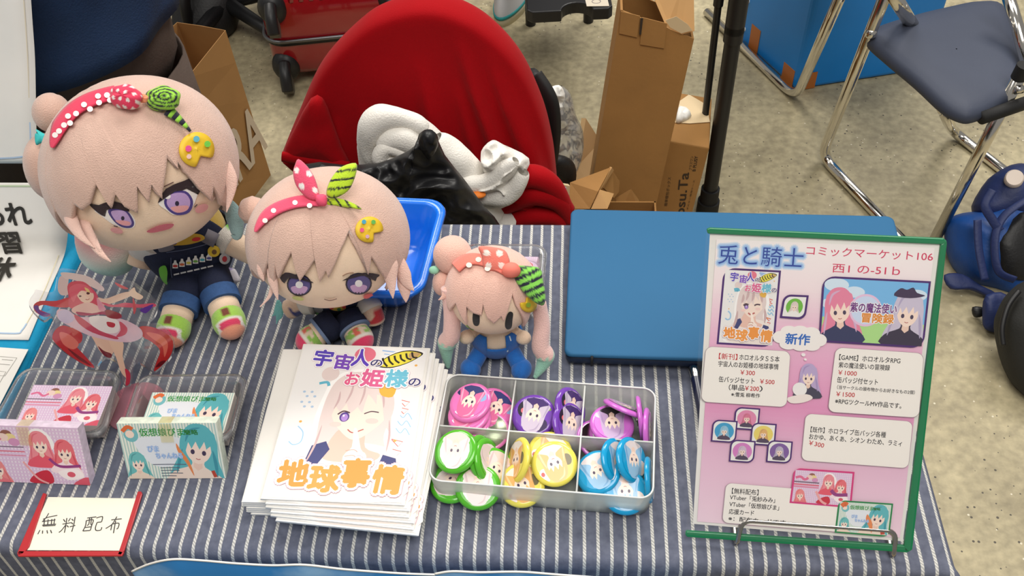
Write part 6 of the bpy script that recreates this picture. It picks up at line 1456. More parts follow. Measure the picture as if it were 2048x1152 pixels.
def lock(bm, pts, p, r, flat=.55, n=14, depth=None):
    """felt lock of hair: tapered flattened tube through photo points on the plane facing the camera through p"""
    P = smooth_path([camp(u, v, Vector(p)+FW*(d if depth else 0)) for (u, v), d in zip(pts, depth or [0]*len(pts))], 8)
    tube(bm, P, lambda t: max(.0006, r*(1-t**1.5)*(.3+.7*min(1, t*2.6))), n, flat=flat, upv=FW)
def mix3(a, b, t): t = max(0, min(1, t)); return tuple(a[i]*(1-t)+b[i]*t for i in range(3))
def leafpuff(bm, px, p, d=.004, amp=.0): puff(bm, [camp(u, v, p) for u, v in px], -FW, d, d*.7, amp=amp, fs=40, rings=8, segs=64)
def cpt(u, v, p, back=0): return camp(u, v, Vector(p)+FW*back)
def palette_pin(E, t, u, v, rx, ry, bite, dots, k):
    d = Decal(E, k); pts = []
    bx_, by_, br_ = bite
    for i in range(64):
        a = 2*math.pi*i/64; x, y = u+rx*math.cos(a), v+ry*math.sin(a)
        q = Vector((x-bx_, y-by_));
        if q.length < br_: q = q.normalized()*br_ if q.length > 1e-3 else Vector((br_, 0)); x, y = bx_-q.x*.9+0, by_-q.y*.9
        pts.append((x, y))
    pts = []
    for i in range(72):
        a = 2*math.pi*i/72; dx_, dy_ = math.cos(a), math.sin(a); rr_ = 1/math.sqrt((dx_/rx)**2+(dy_/ry)**2)
        # pull the rim in where the bite is
        ba = math.atan2(by_-v, bx_-u); da = (a-ba+math.pi) % (2*math.pi)-math.pi
        if abs(da) < .55: rr_ *= 1-.55*math.cos(da/.55*math.pi/2)**.7
        pts.append((u+dx_*rr_, v+dy_*rr_))
    d.star(pts, (232, 192, 44), (u, v), 0, 3)
    o = d.build('palette_pin', t, mat_attr('yellow felt', .5), th=.0018)
    d2 = Decal(E, k+.0022/E.r.x)
    for x, y, r_, c in dots: d2.ell(x, y, r_, r_, c, n=10, rings=1)
    if dots: d2.build('paint_dot', o)
    return o
def foot(t, c, axis, r, cols, L=1.25, name='foot'):
    """rounded plush shoe; cols(local) with local z along the axis, x sideways, y up"""
    z = Vector(axis).normalized(); x = z.cross(Z3).normalized(); y = x.cross(z); M = Matrix((x, y, z)).transposed()
    bm = BM(); ellipsoid(bm, c, (r, r*1.02, r*L), M, nu=40, nv=28)
    Mi = M.inverted(); cc = Vector(c)
    dyed(bm, lambda p: cols((Mi @ (p-cc))/r)); return obj(name, bm, m_dye, t)
def shoe_cols(q):
    if q.z > .80 or (q.z > .45 and q.y < -.25): return (240, 160, 130)
    if q.z > .42 and abs(q.x) < .62 and q.y > .1: return (226, 66, 104)
    if q.z > .36 and abs(q.x) < .8: return (240, 236, 226)
    if abs(q.x) < .3 and q.y > .5 and -.4 < q.z < .2: return (120, 60, 44)
    return (164, 212, 84)
def shoe_cols2(q):
    if q.z > .40: return (228, 60, 104)
    if q.z > .22: return (238, 232, 220)
    if abs(q.x-.2) < .2 and q.y > .4 and q.z > -.4: return (226, 110, 90)
    if wav(q, 2.2, 3) > .12: return (238, 214, 190)
    return (150, 200, 90)
# ------------------------------------------------------------------ largest doll
c1 = atz(283, 334, .90); yaw1 = 27
E1 = Ell(c1, (.0845, .078, .0785), head_M(yaw1, 20, 13))
base1 = Vector((T(392, 575).x, T(392, 575).y, TZ))
t = thing('plush_doll', 'largest plush doll with pale pink hair, tilted head and dark overalls', 'plush doll', base1, 'plush dolls with pale pink hair')
bm = BM(); ellipsoid(bm, E1.c, E1.r, E1.M, nu=64, nv=40); hd = obj('head', bm, m_face, t)
L1 = [(112, 420), (134, 470), (150, 408), (166, 420), (180, 408), (192, 368), (204, 410), (222, 417), (231, 388), (248, 414), (276, 426), (274, 372), (287, 411), (303, 368), (313, 405), (324, 386), (334, 310), (351, 343), (354, 322), (374, 348), (400, 380), (422, 402), (425, 372), (440, 410), (452, 424), (460, 395), (470, 380)]
bm = hair_shell(E1, L1, 1.075); hr = obj('hair', bm, m_hair, t, mods=[('solid', .004, -1)])
# eyes, mouth, cheeks
q2 = lambda L: [(x/2.88, 340+y/2.88) for x, y in L]
d = Decal(E1, 1.004)
d.star(q2([(545, 230), (640, 222), (735, 238), (778, 290), (768, 332), (715, 335), (650, 312), (585, 265)]), (246, 240, 236))
d.star(q2([(622, 232), (680, 222), (735, 238), (772, 300), (756, 332), (700, 328), (650, 288)]), (76, 60, 130)); d.star(q2([(640, 240), (690, 232), (728, 246), (758, 300), (744, 322), (700, 316), (660, 284)]), (196, 164, 214)); d.star(q2([(665, 290), (740, 296), (748, 318), (700, 316)]), (236, 164, 170), rings=2)
d.ell(707/2.88, 340+278/2.88, 3.4, 4.2, (40, 26, 60))
d.star(q2([(508, 192), (560, 205), (640, 178), (725, 204), (744, 240), (690, 226), (640, 224), (600, 240), (604, 268), (560, 244)]), (44, 26, 32), center=q2([(620, 210)])[0], smooth=2)
d.star(q2([(912, 190), (960, 140), (1150, 82), (1142, 130), (1095, 236), (1010, 260), (960, 232)]), (248, 244, 240))
d.star(q2([(945, 180), (980, 128), (1070, 122), (1112, 180), (1090, 244), (1020, 260), (965, 228)]), (76, 60, 140)); d.star(q2([(960, 180), (990, 138), (1062, 134), (1096, 180), (1078, 232), (1020, 246), (976, 220)]), (196, 164, 218)); d.star(q2([(985, 215), (1080, 205), (1076, 232), (1020, 246)]), (238, 170, 172), rings=2)
d.ell(1020/2.88, 340+193/2.88, 4, 5, (40, 26, 60)); d.ell(965/2.88, 340+152/2.88, 6.5, 5.5, (250, 246, 246))
d.star(q2([(908, 192), (955, 108), (1060, 62), (1130, 40), (1156, 95), (1142, 142), (1128, 92), (1050, 118), (965, 134)]), (44, 26, 32), center=q2([(1050, 95)])[0], smooth=2)
d.line(q2([(945, 96), (970, 84), (1000, 70)]), 2, (90, 56, 54)); d.line(q2([(1120, 215), (1136, 198)]), 2, (70, 50, 60), 2); d.line(q2([(655, 322), (678, 326)]), 2, (70, 50, 60), 2)
d.star(q2([(846, 352), (920, 318), (998, 310), (985, 335), (930, 352), (872, 362)]), (206, 104, 118), rings=2); d.ell(1162/2.88, 340+222/2.88, 14, 8, (228, 160, 160), -24); d.ell(672/2.88, 340+350/2.88, 13, 5.5, (228, 160, 160), 14)
d.build('embroidered_face', hd)
# headband and bow
d = Decal(E1, 1.112, .004)
d.line([(106, 296), (110, 280), (122, 250), (146, 222), (174, 204), (204, 193), (232, 186)], lambda s: 4+26*min(1, s*3.2)*(1-.15*s), (226, 56, 92), 8, 6)
hb = d.build('headband', t, th=.0014)
d = Decal(E1, 1.133, .002)
for x, y in ((110, 270), (128, 250), (118, 262), (152, 227), (140, 246), (168, 209), (180, 218), (198, 205), (196, 192), (214, 190), (220, 200), (136, 232)): d.ell(x, y, 6.0, 5.6, (246, 238, 234), rings=2, n=14)
d.build('polka_dot', hb)
pk = E1.hit(252, 196, 1.20)
def band_ball(name, u, v, rx, ry, p, colf, rot=0, par=t):
    s_ = 1/pxcm(p)/100; bm = BM(); M = Matrix((RT*math.cos(R(rot))-UP*math.sin(R(rot)), UP*math.cos(R(rot))+RT*math.sin(R(rot)), -FW)).transposed()
    cc = cpt(u, v, p); ellipsoid(bm, cc, (rx*s_, ry*s_, min(rx, ry)*s_*.8), M, nu=48, nv=30, f=lambda d_: 1+.05*math.sin(5*math.atan2(d_.y, d_.x)+d_.z*3)); Mi = M.inverted()
    dyed(bm, lambda q: colf(Vector(((Mi @ (q-cc)).x/(rx*s_), (Mi @ (q-cc)).y/(ry*s_), (Mi @ (q-cc)).z/(ry*s_))))); return obj(name, bm, m_felt, par)
def polka(q):
    a, b = q.x*2.1+.2, q.y*1.7; g = ((a+.5*(round(b) % 2)) % 1-.5)**2+((b % 1)-.5)**2
    return (244, 236, 232) if ((a+.5*(math.floor(b) % 2)) % 1-.5)**2+((b % 1)-.5)**2 < .06 else (226, 56, 92)
def bee(q): return (30, 30, 48) if (math.hypot(q.x-.28, q.y*1.1-.05)*3.6) % 1 < .42 else (152, 212, 66)
band_ball('bow_loop', 252, 194, 32, 25, pk, polka, 10)
band_ball('bow_knot', 287, 197, 10, 9, E1.hit(287, 197, 1.18), lambda q: (238, 150, 110))
band_ball('bow_loop', 326, 197, 35, 25, E1.hit(326, 197, 1.20), bee, -4)
d = Decal(E1, 1.12, .0)
for k in range(7): d.line([(334+6.6*k, 221+4.4*k+.4*k*k*.6), (334+6.6*(k+1), 221+4.4*(k+1)+.4*(k+1)**2*.6)], lambda s, k=k: 22*(1-(k+s)/8.0), (30, 30, 48) if k % 2 == 0 else (152, 212, 66), 2)
d.build('bow_tail', t, th=.002)
palette_pin(E1, t, 394, 299, 35, 35, (406, 320, 12), ((377, 297, 6.5, (228, 84, 150)), (393, 278, 6.5, (92, 176, 196)), (415, 288, 6.5, (110, 200, 70)), (378, 313, 5, (240, 200, 190))), 1.115)
bm = BM(); ellipsoid(bm, cpt(104, 226, c1, .015), (.0175, .019, .0195), None, nu=40, nv=26, f=lambda d_: 1-.05*math.exp(-((d_.x-.3)/.08)**2)); obj('hair_bun', bm, m_hair, t)
bm = BM(); ellipsoid(bm, cpt(102, 335, c1, .035), (.022, .03, .036), None, nu=32, nv=22); obj('hair_puff', bm, m_hair, t)
tr = cpt(84, 277, c1, -.005)
bm = BM(); leafpuff(bm, [(100, 274), (96, 292), (84, 286), (72, 290), (70, 268), (78, 266), (72, 258), (90, 268), (99, 268)], tr, .004); obj('hair_ribbon', bm, mat('teal felt', (62, 190, 190), .8), t, label='small teal ribbon')
# loose locks and mint tails
pl = E1.hit(170, 440, 1.1)-FW*.008
def olock(pts, p, r, fn, flat=.5, name='hair_lock', depth=None):
    bm = BM(); lock(bm, pts, p, r, flat, depth=depth); dyed(bm, fn); obj(name, bm, m_dye, t)
f1_ = lambda p: mix3((230, 192, 178), (206, 218, 210), (E1.c.z-.065-p.z)/.02)
for pts, r_ in ((((138, 380), (140, 430), (160, 470), (189, 496)), .0075), (((150, 400), (168, 450), (196, 500), (222, 524)), .0070), (((170, 440), (182, 470), (195, 492), (206, 512)), .005)): olock(pts, pl, r_*1.1, f1_, depth=(.045, .022, .006, .004))
for pts, r_ in ((((452, 320), (463, 370), (453, 425)), .008), (((428, 330), (438, 370), (423, 404)), .006)): olock(pts, E1.hit(450, 380, 1.08)-FW*.001, r_, f1_)
bm = BM(); pt1 = T(215, 545, .036)
puff(bm, [cpt(u, v, pt1) for u, v in ((152, 470), (160, 520), (190, 545), (230, 553), (262, 540), (272, 508), (262, 480), (244, 468), (215, 450), (190, 420), (165, 430))], -FW, .022, .02, amp=.006, fs=30, seed=4)
dyed(bm, lambda p: mix3(MINT, (232, 150, 150), (p.z-.745)/.03)); obj('hair_tail', bm, m_dye, t)
bm = BM(); lock(bm, ((452, 400), (468, 430), (474, 470), (462, 470)), E1.hit(455, 430, 1.0)+FW*.03, .012); dyed(bm, lambda p: (150, 180, 180)); obj('hair_tail', bm, m_dye, t)
# body
B1 = Ell(base1+Vector((0, .018, .064)), (.046, .040, .062), head_M(yaw1-4, 8, 6))
bm = BM(); ellipsoid(bm, B1.c, B1.r, B1.M, nu=40, nv=28); dyed(bm, lambda p: (214, 176, 66) if p.z > B1.c.z+.0 else (226, 214, 196)); bd = obj('torso', bm, m_dye, t)
def shell_up(E, lim, k, n=96, rows=24):
    bm = BM(); vs = []
    for r in range(rows+1): vs.append([E.pt(-180+360*i/n, -90+(lim(-180+360*i/n)+90)*r/rows, k) for i in range(n)])
    grid(bm, vs, closed_u=True); bmesh.ops.remove_doubles(bm, verts=bm.verts, dist=1e-6); bmesh.ops.recalc_face_normals(bm, faces=bm.faces); return bm
ov = obj('overalls', shell_up(B1, lambda az: 34 if abs(az) < 42 else max(2, 34-(abs(az)-42)*1.6), 1.05), m_denim, t, mods=[('solid', .002, 1)])
d = Decal(B1, 1.125, .003)
q1 = lambda L: [(140+x/3.84, 440+y/3.84) for x, y in L]
d.star(q1([(738, 190), (738, 130), (860, 105), (1000, 110), (1030, 150), (900, 190)]), (206, 166, 52), rings=3); d.ell(140+790/3.84, 440+172/3.84, 8, 4.5, (40, 50, 130), 10); d.ell(140+970/3.84, 440+148/3.84, 9, 4, (206, 50, 50), -10); d.ell(140+830/3.84, 440+130/3.84, 7, 4, (240, 226, 200))
d.line(q1([(740, 250), (900, 225), (1090, 175)]), .9, (120, 130, 160)); d.line(q1([(775, 290), (800, 470), (1000, 450)]), .9, (120, 130, 160))
for k, c_ in enumerate(((200, 50, 44), (226, 110, 60), (224, 210, 90), (120, 180, 80), (70, 170, 190), (80, 80, 150))):
    x, y = 140+(808+52*k)/3.84, 440+(352-12*k)/3.84; d.star([(x-2, y-11), (x+2, y-11), (x+3, y-6), (x+5.5, y-4), (x+5.5, y+5), (x-5.5, y+5), (x-5.5, y-4), (x-3, y-6)], (240, 238, 232), smooth=0, rings=1); d.ell(x, y+.5, 5, 2.6, c_, rings=1, n=10); d.line([(x-3, y+18), (x+8, y+15.5)], 3, (226, 226, 224), 1)
d.ell(140+1105/3.84, 440+240/3.84, 12.5, 11.5, (226, 190, 50)); d.ell(140+1108/3.84, 440+246/3.84, 5, 5, (110, 76, 40)); d.ell(140+1188/3.84, 440+298/3.84, 11, 11, (206, 206, 206)); d.ell(140+1188/3.84, 440+300/3.84, 5, 6, (200, 50, 60))
d.star(q1([(685, 370), (730, 350), (748, 400), (745, 470), (755, 500), (720, 480), (690, 430)]), (112, 196, 56)); d.build('applique', ov)
for (u, v), (u2, v2) in (((326, 478), (334, 500)), ((425, 462), (412, 488))):
    bm = BM(); tube(bm, [B1.hit(u, v, 1.12), B1.hit(u2, v2, 1.12)], .0085, 10, flat=.5, upv=FW); obj('strap', bm, mat('grey strap', (120, 116, 124), .8), t)
pb_ = B1.hit(470, 570, 1.2)
bm = BM(); leafpuff(bm, [(410, 572), (430, 560), (448, 552), (432, 530), (440, 528), (462, 536), (472, 540), (480, 564), (450, 562), (425, 570), (412, 580)], B1.hit(445, 560, 1.1)-FW*.004, .004); dyed(bm, lambda p: (224, 218, 226) if wav(p, 130, 2) < .22 else (176, 160, 206)); obj('hip_ribbon', bm, m_felt, t)
for pts, sl_, r_ in ((((305, 478), (290, 500), (278, 535)), .62, .0155), (((440, 470), (468, 488), (520, 512)), .45, .0165)):
    P_ = [B1.hit(*pts[0], 1.0)+FW*.005, cpt(*pts[1], B1.c+Vector((0, -.02, -.01))), cpt(*pts[2], B1.c+Vector((0, -.03, -.025)))]
    P_ = smooth_path(P_, 10); bm = BM(); k_ = int(len(P_)*sl_)
    tube(bm, P_[k_-2:], lambda s: .0135*(1-.0*s) if s < .85 else .0135*max(.1, (1-((s-.85)/.15)**2))**.5, 20); a_ = obj('arm', bm, m_face, t)
    bm = BM(); tube(bm, P_[:k_+1], r_, 20); dyed(bm, lambda p: (112, 196, 56) if (wav(p, 70, 5) > .28 and p.x > base1.x) else (232, 226, 216)); obj('sleeve', bm, m_dye, a_)
for hip, knee, ft, cu in (((372, 572), (362, 590), (348, 655), .45), ((428, 560), (440, 580), (457, 640), .45)):
    a, b = T(*hip, .03), T(*ft, .0185); dr = (b-a).normalized()
    bm = BM(); tube(bm, [a-dr*.01, a.lerp(b, .5)], .019, 24); tl_ = obj('trouser_leg', bm, m_denim, t)
    bm = BM(); tube(bm, [a.lerp(b, .33), a.lerp(b, .36), a.lerp(b, .60), a.lerp(b, .63)], lambda s: .0205, 28); obj('cuff', bm, m_cuff, tl_, angle=50)
    bm = BM(); tube(bm, [a.lerp(b, .5), a.lerp(b, .9)], .0165, 24); lg = obj('leg', bm, m_face, t)
    foot(lg, b+dr*.001, dr, .0175, shoe_cols, 1.25, 'shoe')
# ------------------------------------------------------------------ middle doll
c2 = atz(657, 480, .832); yaw2 = 17
E2 = Ell(c2, (.0735, .067, .0655), head_M(yaw2, 11, 1))
base2 = Vector((T(678, 640).x, T(678, 640).y, TZ))
t = thing('plush_doll', 'middle plush doll with pale pink hair and upright pink and lime bow', 'plush doll', base2, 'plush dolls with pale pink hair')
bm = BM(); ellipsoid(bm, E2.c, E2.r, E2.M, nu=64, nv=40); hd = obj('head', bm, m_face, t)
L2 = [(505, 540), (527, 563), (536, 522), (553, 588), (551, 527), (557, 557), (583, 503), (600, 562), (629, 520), (633, 565), (652, 541), (656, 555), (680, 502), (694, 471), (699, 458), (716, 505), (736, 549), (742, 512), (764, 548), (785, 590), (797, 540), (812, 560)]
bm = hair_shell(E2, L2, 1.075); obj('hair', bm, m_hair, t, mods=[('solid', .0035, -1)])
d = Decal(E2, 1.004); q7 = lambda L: [(470+x/4.763, 540+y/4.763) for x, y in L]
for (x, y, sx_) in ((598.5, 570, 1), (717.5, 567.5, 1.06)):
    d.ell(x, y, 25*sx_, 22, (38, 26, 44), 8 if sx_ == 1 else -4); d.ell(x, y, 22*sx_, 19.5, (88, 78, 136), 8 if sx_ == 1 else -4)
    d.star([(x-17, y+6), (x-9, y+2), (x+9, y+2), (x+17, y+6), (x+11, y+16), (x, y+19), (x-11, y+16)], (206, 164, 206), rings=2); d.ell(x, y-.5, 7.5, 7, (242, 238, 238))
    for k in (-6, 0, 6): d.line([(x+k, y+17), (x+k, y+21.5)], 2.6, (38, 26, 44), 1)
d.star(q7([(428, 76), (480, 24), (560, 38), (650, 72), (742, 116), (730, 122), (620, 92), (520, 78), (482, 96), (470, 128)]), (40, 26, 34), center=q7([(520, 60)])[0], smooth=2); d.star(q7([(1018, 106), (1090, 66), (1230, 26), (1378, 44), (1352, 74), (1338, 106), (1322, 66), (1200, 56), (1090, 84)]), (40, 26, 34), center=q7([(1220, 50)])[0], smooth=2)
d.line(q7([(1024, 58), (1070, 34), (1130, 26)]), 2, (170, 130, 104)); d.line(q7([(850, 278), (905, 291), (970, 274)]), 1.8, (150, 112, 92)); d.ell(736.5, 592.5, 10, 4.4, (226, 84, 84), -14); d.ell(596, 597, 12, 4, (206, 206, 120), 10)
d.build('embroidered_face', hd)
d = Decal(E2, 1.112, .004); d.line([(512, 464), (518, 452), (532, 433), (556, 417), (588, 406), (618, 402), (640, 402)], lambda s: 3+19*min(1, s*2.6), (236, 84, 118), 8, 5); hb = d.build('headband', t, th=.0014)
d = Decal(E2, 1.135, .002)
for x, y in ((530, 441), (547, 421), (590, 405), (619, 411)): d.ell(x, y, 5.4, 5, (246, 240, 236), rings=2, n=14)
d.build('polka_dot', hb)
pb_ = E2.hit(640, 398, 1.15)
def petal(name, px, colf, p, dd=.004):
    bm = BM(); leafpuff(bm, px, p, dd); dyed(bm, colf); return obj(name, bm, m_felt, t)
petal('bow_loop', [(597, 318), (615, 333), (630, 357), (639, 391), (634, 403), (614, 396), (593, 373), (586, 347), (590, 329)], lambda p: (246, 240, 236) if min((p-camp(u, v, pb_-FW*.004)).length for u, v in ((592, 340), (619, 346), (602, 373), (631, 380))) < .0031 else (236, 84, 118), pb_)
def stripes_px(p, a, b, w0, w1, c0, c1_, curve=0):
    d_ = p-CAM; z = d_.dot(FW); u = 1024+FPX*d_.dot(RT)/z; v = 576-FPX*d_.dot(UP)/z
    return c1_ if ((u*a+v*b+curve*(u-650)**2) % w0) < w1 else c0
LIME = (190, 222, 44); BLK = (34, 34, 36)
petal('bow_loop', [(711.5, 326), (713, 344), (702.5, 373), (688, 388), (666, 397), (653, 391), (655, 373), (666, 351), (684, 333)], lambda p: stripes_px(p, .10, 1, 17, 4.5, LIME, BLK), pb_-FW*.001)
petal('bow_tail', [(650, 396), (680, 397), (708, 407), (724, 419), (700, 416), (668, 411), (652, 410)], lambda p: stripes_px(p, 1, -.7, 17, 5, LIME, BLK), E2.hit(690, 405, 1.12), .003)
bm = BM(); leafpuff(bm, [(633, 390), (652, 390), (653, 410), (640, 412), (632, 404)], pb_-FW*.003, .005); obj('bow_knot', bm, mat('pink felt', (236, 84, 118), .85), t)
palette_pin(E2, t, 739, 459, 27.5, 26, (757, 474, 10), ((728, 443.5, 4.6, (70, 160, 190)), (747, 444, 4.6, (96, 176, 80)), (724, 460, 4.6, (230, 90, 130)), (735, 473, 4, (216, 170, 190))), 1.118)
bm = BM(); ellipsoid(bm, cpt(505, 421, c2, .008), (.0140, .0145, .0142), None, nu=48, nv=30, f=lambda d_: 1-.05*abs(math.sin(4*math.atan2(d_.z, d_.x)))); obj('hair_bun', bm, m_hair, t)
pr_ = E2.hit(780, 550, 1.05); f2_ = lambda p: mix3((230, 192, 178), (150, 196, 190), (.7825-p.z)/.012 if p.x > -.2 else (.7770-p.z)/.01)
olock(((775, 500), (780, 545), (786, 597)), pr_-FW*.006, .0115, f2_); olock(((800, 515), (812, 560), (828, 582)), pr_+FW*.008, .009, f2_); olock(((802, 540), (810, 580), (812, 605)), pr_+FW*.012, .009, f2_)
pl_ = E2.hit(540, 560, 1.05)
olock(((522, 510), (522, 545), (528, 562)), pl_-FW*.002, .005, f2_); olock(((538, 530), (548, 570), (556, 600)), pl_-FW*.004, .006, f2_); olock(((546, 555), (540, 590), (520, 614)), pl_+FW*.004, .0028, f2_)
pm = T(553, 640, .02)
for pts in (((556, 600), (552, 625), (544, 632)), ((558, 600), (556, 630), (553, 648)), ((560, 604), (562, 630), (557, 640))): olock(pts, pm, .0036, lambda p: (110, 178, 176), .5, 'hair_tail')
B2 = Ell(base2+Vector((0, .016, .0475)), (.034, .030, .046), head_M(yaw2-6, 6, 0))
bm = BM(); ellipsoid(bm, B2.c, B2.r, B2.M, nu=40, nv=28); dyed(bm, lambda p: (232, 226, 216)); obj('torso', bm, m_dye, t)
ov = obj('overalls', shell_up(B2, lambda az: 22 if abs(az) < 46 else max(-4, 22-(abs(az)-46)*1.4), 1.05), m_denim, t, mods=[('solid', .002, 1)])
d = Decal(B2, 1.12, .003); d.ell(676, 616, 16, 6, (216, 176, 60)); d.ell(663, 615, 5, 4, (206, 60, 50)); d.ell(688, 614, 4, 3.4, (206, 60, 50)); d.ell(678, 619, 4, 3, (60, 120, 60))
d.ell(633, 629, 5, 5, (90, 170, 70)); d.ell(713, 630, 6, 6, (196, 120, 60)); d.line([(660, 637), (676, 638), (694, 636)], 2.4, (150, 130, 110)); d.line([(658, 643), (676, 645), (696, 642)], 1, (90, 100, 130)); d.star([(630, 612), (646, 618), (640, 626), (628, 622)], (130, 130, 134), rings=2); d.star([(722, 616), (704, 620), (708, 628), (722, 626)], (130, 130, 134), rings=2); d.build('applique', ov)
for pts, sl_ in ((((628, 605), (608, 606), (572, 622)), .55), (((728, 600), (742, 618), (751, 645)), .55)):
    P_ = smooth_path([B2.hit(*pts[0], .95), cpt(*pts[1], B2.c+Vector((0, -.012, -.008))), cpt(*pts[2], B2.c+Vector((0, -.016, -.02)))], 10); bm = BM(); k_ = int(len(P_)*sl_)
    tube(bm, P_[k_-2:], lambda s: .0108 if s < .8 else .0108*max(.1, (1-((s-.8)/.2)**2))**.5, 20); c_ = (206, 52, 60) if pts[0][0] > 680 else (40, 50, 120)
    ff = P_[k_+3]; dyed(bm, lambda p: c_ if (p-ff).length < .012 and wav(p, 60, 1) > -.2 else (230, 198, 172)); a_ = obj('arm', bm, m_dye, t)
    bm = BM(); tube(bm, P_[:k_+1], .0128, 20); obj('sleeve', bm, mat('white cotton', (226, 220, 210), .85), a_)
for hip, ft in (((660, 650), (622, 678)), ((702, 645), (719, 676))):
    a, b = T(*hip, .020), T(*ft, .0145); dr = (b-a).normalized()
    bm = BM(); tube(bm, [a-dr*.008, a.lerp(b, .5)], .0165, 24); tl_ = obj('trouser_leg', bm, m_denim, t)
    bm = BM(); tube(bm, [a.lerp(b, .44), a.lerp(b, .46), a.lerp(b, .56), a.lerp(b, .58)], .0172, 28); obj('cuff', bm, mat('pale denim', (120, 140, 176), .85), tl_, angle=50)
    bm = BM(); tube(bm, [a.lerp(b, .4), a.lerp(b, .9)], .0135, 24); lg = obj('leg', bm, m_face, t)
    foot(lg, b, dr, .0145, shoe_cols2, 1.15, 'shoe')
# ------------------------------------------------------------------ smallest doll
c3 = atz(985, 583, .787); yaw3 = 5
E3 = Ell(c3, (.0435, .041, .0425), head_M(yaw3, 12, -6))
base3 = Vector((T(993, 728).x, T(993, 728).y+.012, TZ))
t = thing('plush_doll', 'smallest plush doll with big side bun, plain black eyes and blue overalls', 'plush doll', base3, 'plush dolls with pale pink hair')
bm = BM(); ellipsoid(bm, E3.c, E3.r, E3.M, nu=56, nv=36); hd = obj('head', bm, m_face, t)
L3 = [(884, 585), (900, 622), (912, 606), (934, 650), (929, 612), (946, 626), (963, 631), (966, 608), (975, 636), (988, 647), (1003, 632), (1007, 643), (1018, 612), (1025, 585), (1033, 612), (1047, 653), (1057, 622), (1070, 618)]
bm = hair_shell(E3, L3, 1.08); obj('hair', bm, m_hair3, t, mods=[('solid', .003, -1)])
d = Decal(E3, 1.006); d.star([(950, 621), (953, 618), (956, 622), (959, 630), (959, 646), (955, 652), (948, 650), (945, 640), (946, 626)], (26, 22, 24), smooth=3); d.star([(1018, 624), (1026, 626), (1025, 640), (1023, 655), (1015, 659), (1010, 652), (1012, 636)], (26, 22, 24), smooth=3)
d.ell(1021, 668, 7, 2.6, (216, 120, 130), 4, rings=1); d.line([(932, 651), (940, 659), (947, 661)], 3.4, (150, 190, 90)); d.build('embroidered_face', hd)
d = Decal(E3, 1.12, .004); d.line([(912, 536), (930, 522), (952, 519), (980, 526), (1006, 538), (1022, 546)], lambda s: 22-2*s, (240, 128, 112), 8, 5); hb = d.build('headband', t, th=.0014)
d = Decal(E3, 1.165, .002)
for x, y in ((938, 530), (957, 519), (975, 537)): d.ell(x, y, 6, 5.2, (244, 226, 214), rings=2, n=14)
d.build('polka_dot', hb)
pf = E3.hit(990, 520, 1.2)
petal('bow_loop', [(957, 493), (985, 494), (1009, 500), (1018, 516), (1019, 527), (1009, 543), (990, 543), (968, 537), (964, 514)], lambda p: (244, 230, 220) if min((p-camp(u, v, pf-FW*.004)).length for u, v in ((973, 506), (999, 507), (976, 532), (1003, 531))) < .0032 else (240, 128, 112), pf, .004)
bm = BM(); tube(bm, smooth_path([camp(1010, 546, pf), camp(1022, 540, pf-FW*.004), camp(1036, 545, pf)], 6), lambda s: .0058*(.7+.6*math.sin(math.pi*s)), 14); obj('bow_knot', bm, mat('coral felt', (240, 128, 112), .85), t)
petal('bow_loop', [(1029, 533), (1055, 532), (1081, 537), (1086, 560), (1091, 588), (1088, 610), (1071, 606), (1050, 588), (1036, 570), (1029, 556)], lambda p: stripes_px(p, .45, 1, 17, 8, (136, 214, 84), (30, 34, 52)), E3.hit(1058, 565, 1.14)-FW*.006, .005)
palette_pin(E3, t, 1058, 610, 16, 15, (1048, 600, 6), ((1057, 610, 5, (140, 170, 40)),), 1.14)
bm = BM(); ellipsoid(bm, cpt(905, 510, c3, .004), (.0192, .0195, .0195), None, nu=40, nv=26); obj('hair_bun', bm, m_hair3, t)
bm = BM(); ellipsoid(bm, cpt(886, 566, c3, .012), (.0105, .013, .0135), None, nu=30, nv=20); obj('hair_puff', bm, m_hair3, t)
bm = BM(); ellipsoid(bm, cpt(868, 540, c3, .004), (.0052, .004, .0042), None, nu=20, nv=14); obj('hair_button', bm, mat('mint felt', (158, 220, 190), .85), t, label='mint green button')
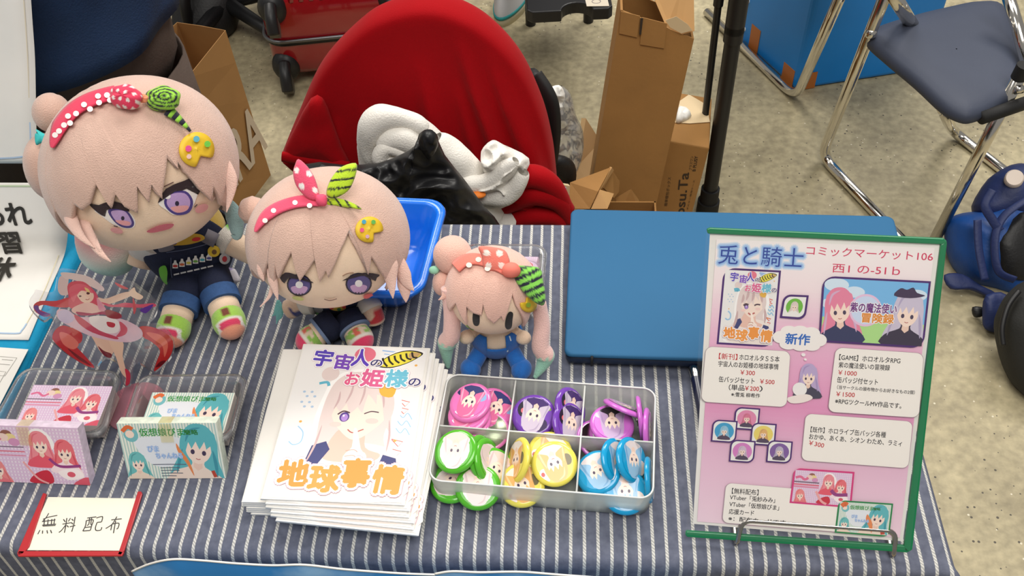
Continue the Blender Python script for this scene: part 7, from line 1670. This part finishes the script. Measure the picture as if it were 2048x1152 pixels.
for pts, r_, th_ in ((((896, 575), (903, 625), (903, 668), (893, 690), (896, 735)), .0088, .735), (((1078, 605), (1084, 650), (1081, 692), (1090, 716), (1070, 755)), .0088, .735)):
    pa_, pz_ = E3.hit(*pts[0], 1.05)+FW*.004, T(*pts[-1], .006)
    P_ = smooth_path([camp(u, v, pa_.lerp(pz_, k/4)) for k, (u, v) in enumerate(pts)], 10); bm = BM()
    tube(bm, P_, lambda s: r_*(.8+.45*s if s < .72 else (.8+.32)*max(.25, 1-(s-.72)/.34)), 18); k_ = P_[int(len(P_)*.62)]
    dyed(bm, lambda p: (160, 216, 192) if p.z < k_.z+.002*math.sin(p.x*900) else (244, 200, 192)); obj('hair_tail', bm, m_dye, t)
bm = BM(); lock(bm, ((892, 575), (888, 592), (877, 600)), E3.hit(890, 585, 1.08)-FW*.004, .004); obj('hair_lock', bm, m_hair3, t)
B3 = Ell(base3+Vector((0, .006, .0275)), (.0235, .021, .0255), head_M(yaw3, 0, 0))
bm = BM(); ellipsoid(bm, B3.c, B3.r, B3.M, nu=40, nv=28); obj('torso', bm, m_face, t)
m_bl = mat('blue plush', (22, 100, 182), .9, var=.08, vs=120, bump=.4, bs=900, sheen=.3)
ov = obj('overalls', shell_up(B3, lambda az: (34 if 24 < abs(az) < 50 else (4 if abs(az) <= 24 else max(4, 34-(abs(az)-50)*2))), 1.06), m_bl, t, mods=[('solid', .002, 1)])
d = Decal(B3, 1.14, .003)
for pts in (((954, 672), (957, 682)), ((956, 690), (960, 698), (966, 703)), ((980, 708), (999, 708)), ((1013, 704), (1020, 698), (1023, 690)), ((1019, 672), (1022, 682))): d.line(pts, 2.6, (216, 226, 232), 3)
d.build('stitching', ov)
for (u, v), s_ in (((934, 674), -1), ((1046, 675), 1)):
    bm = BM(); cc = cpt(u, v, B3.c+Vector((0, -.006, .01))); ellipsoid(bm, cc, (.0085, .0075, .0072), Matrix.Rotation(R(25*s_), 3, 'Y'), nu=28, nv=18); tube(bm, [cc, B3.c+Vector((.012*s_, 0, .008))], .0062, 14); obj('arm', bm, m_face, t)
for (u, v), s_ in (((941, 738), -1), ((1043, 739), 1)):
    bm = BM(); cc = T(u, v, .0098); ellipsoid(bm, cc, (.0105, .012, .0098), Matrix.Rotation(R(-20*s_), 3, 'Z'), nu=32, nv=20, f=lambda d_: 1-.10*math.exp(-(d_.x/.12)**2)*(1 if d_.y < 0 else 0)); tube(bm, [cc, B3.c+Vector((.012*s_, -.004, -.012))], .0088, 14); obj('leg', bm, m_bl, t)
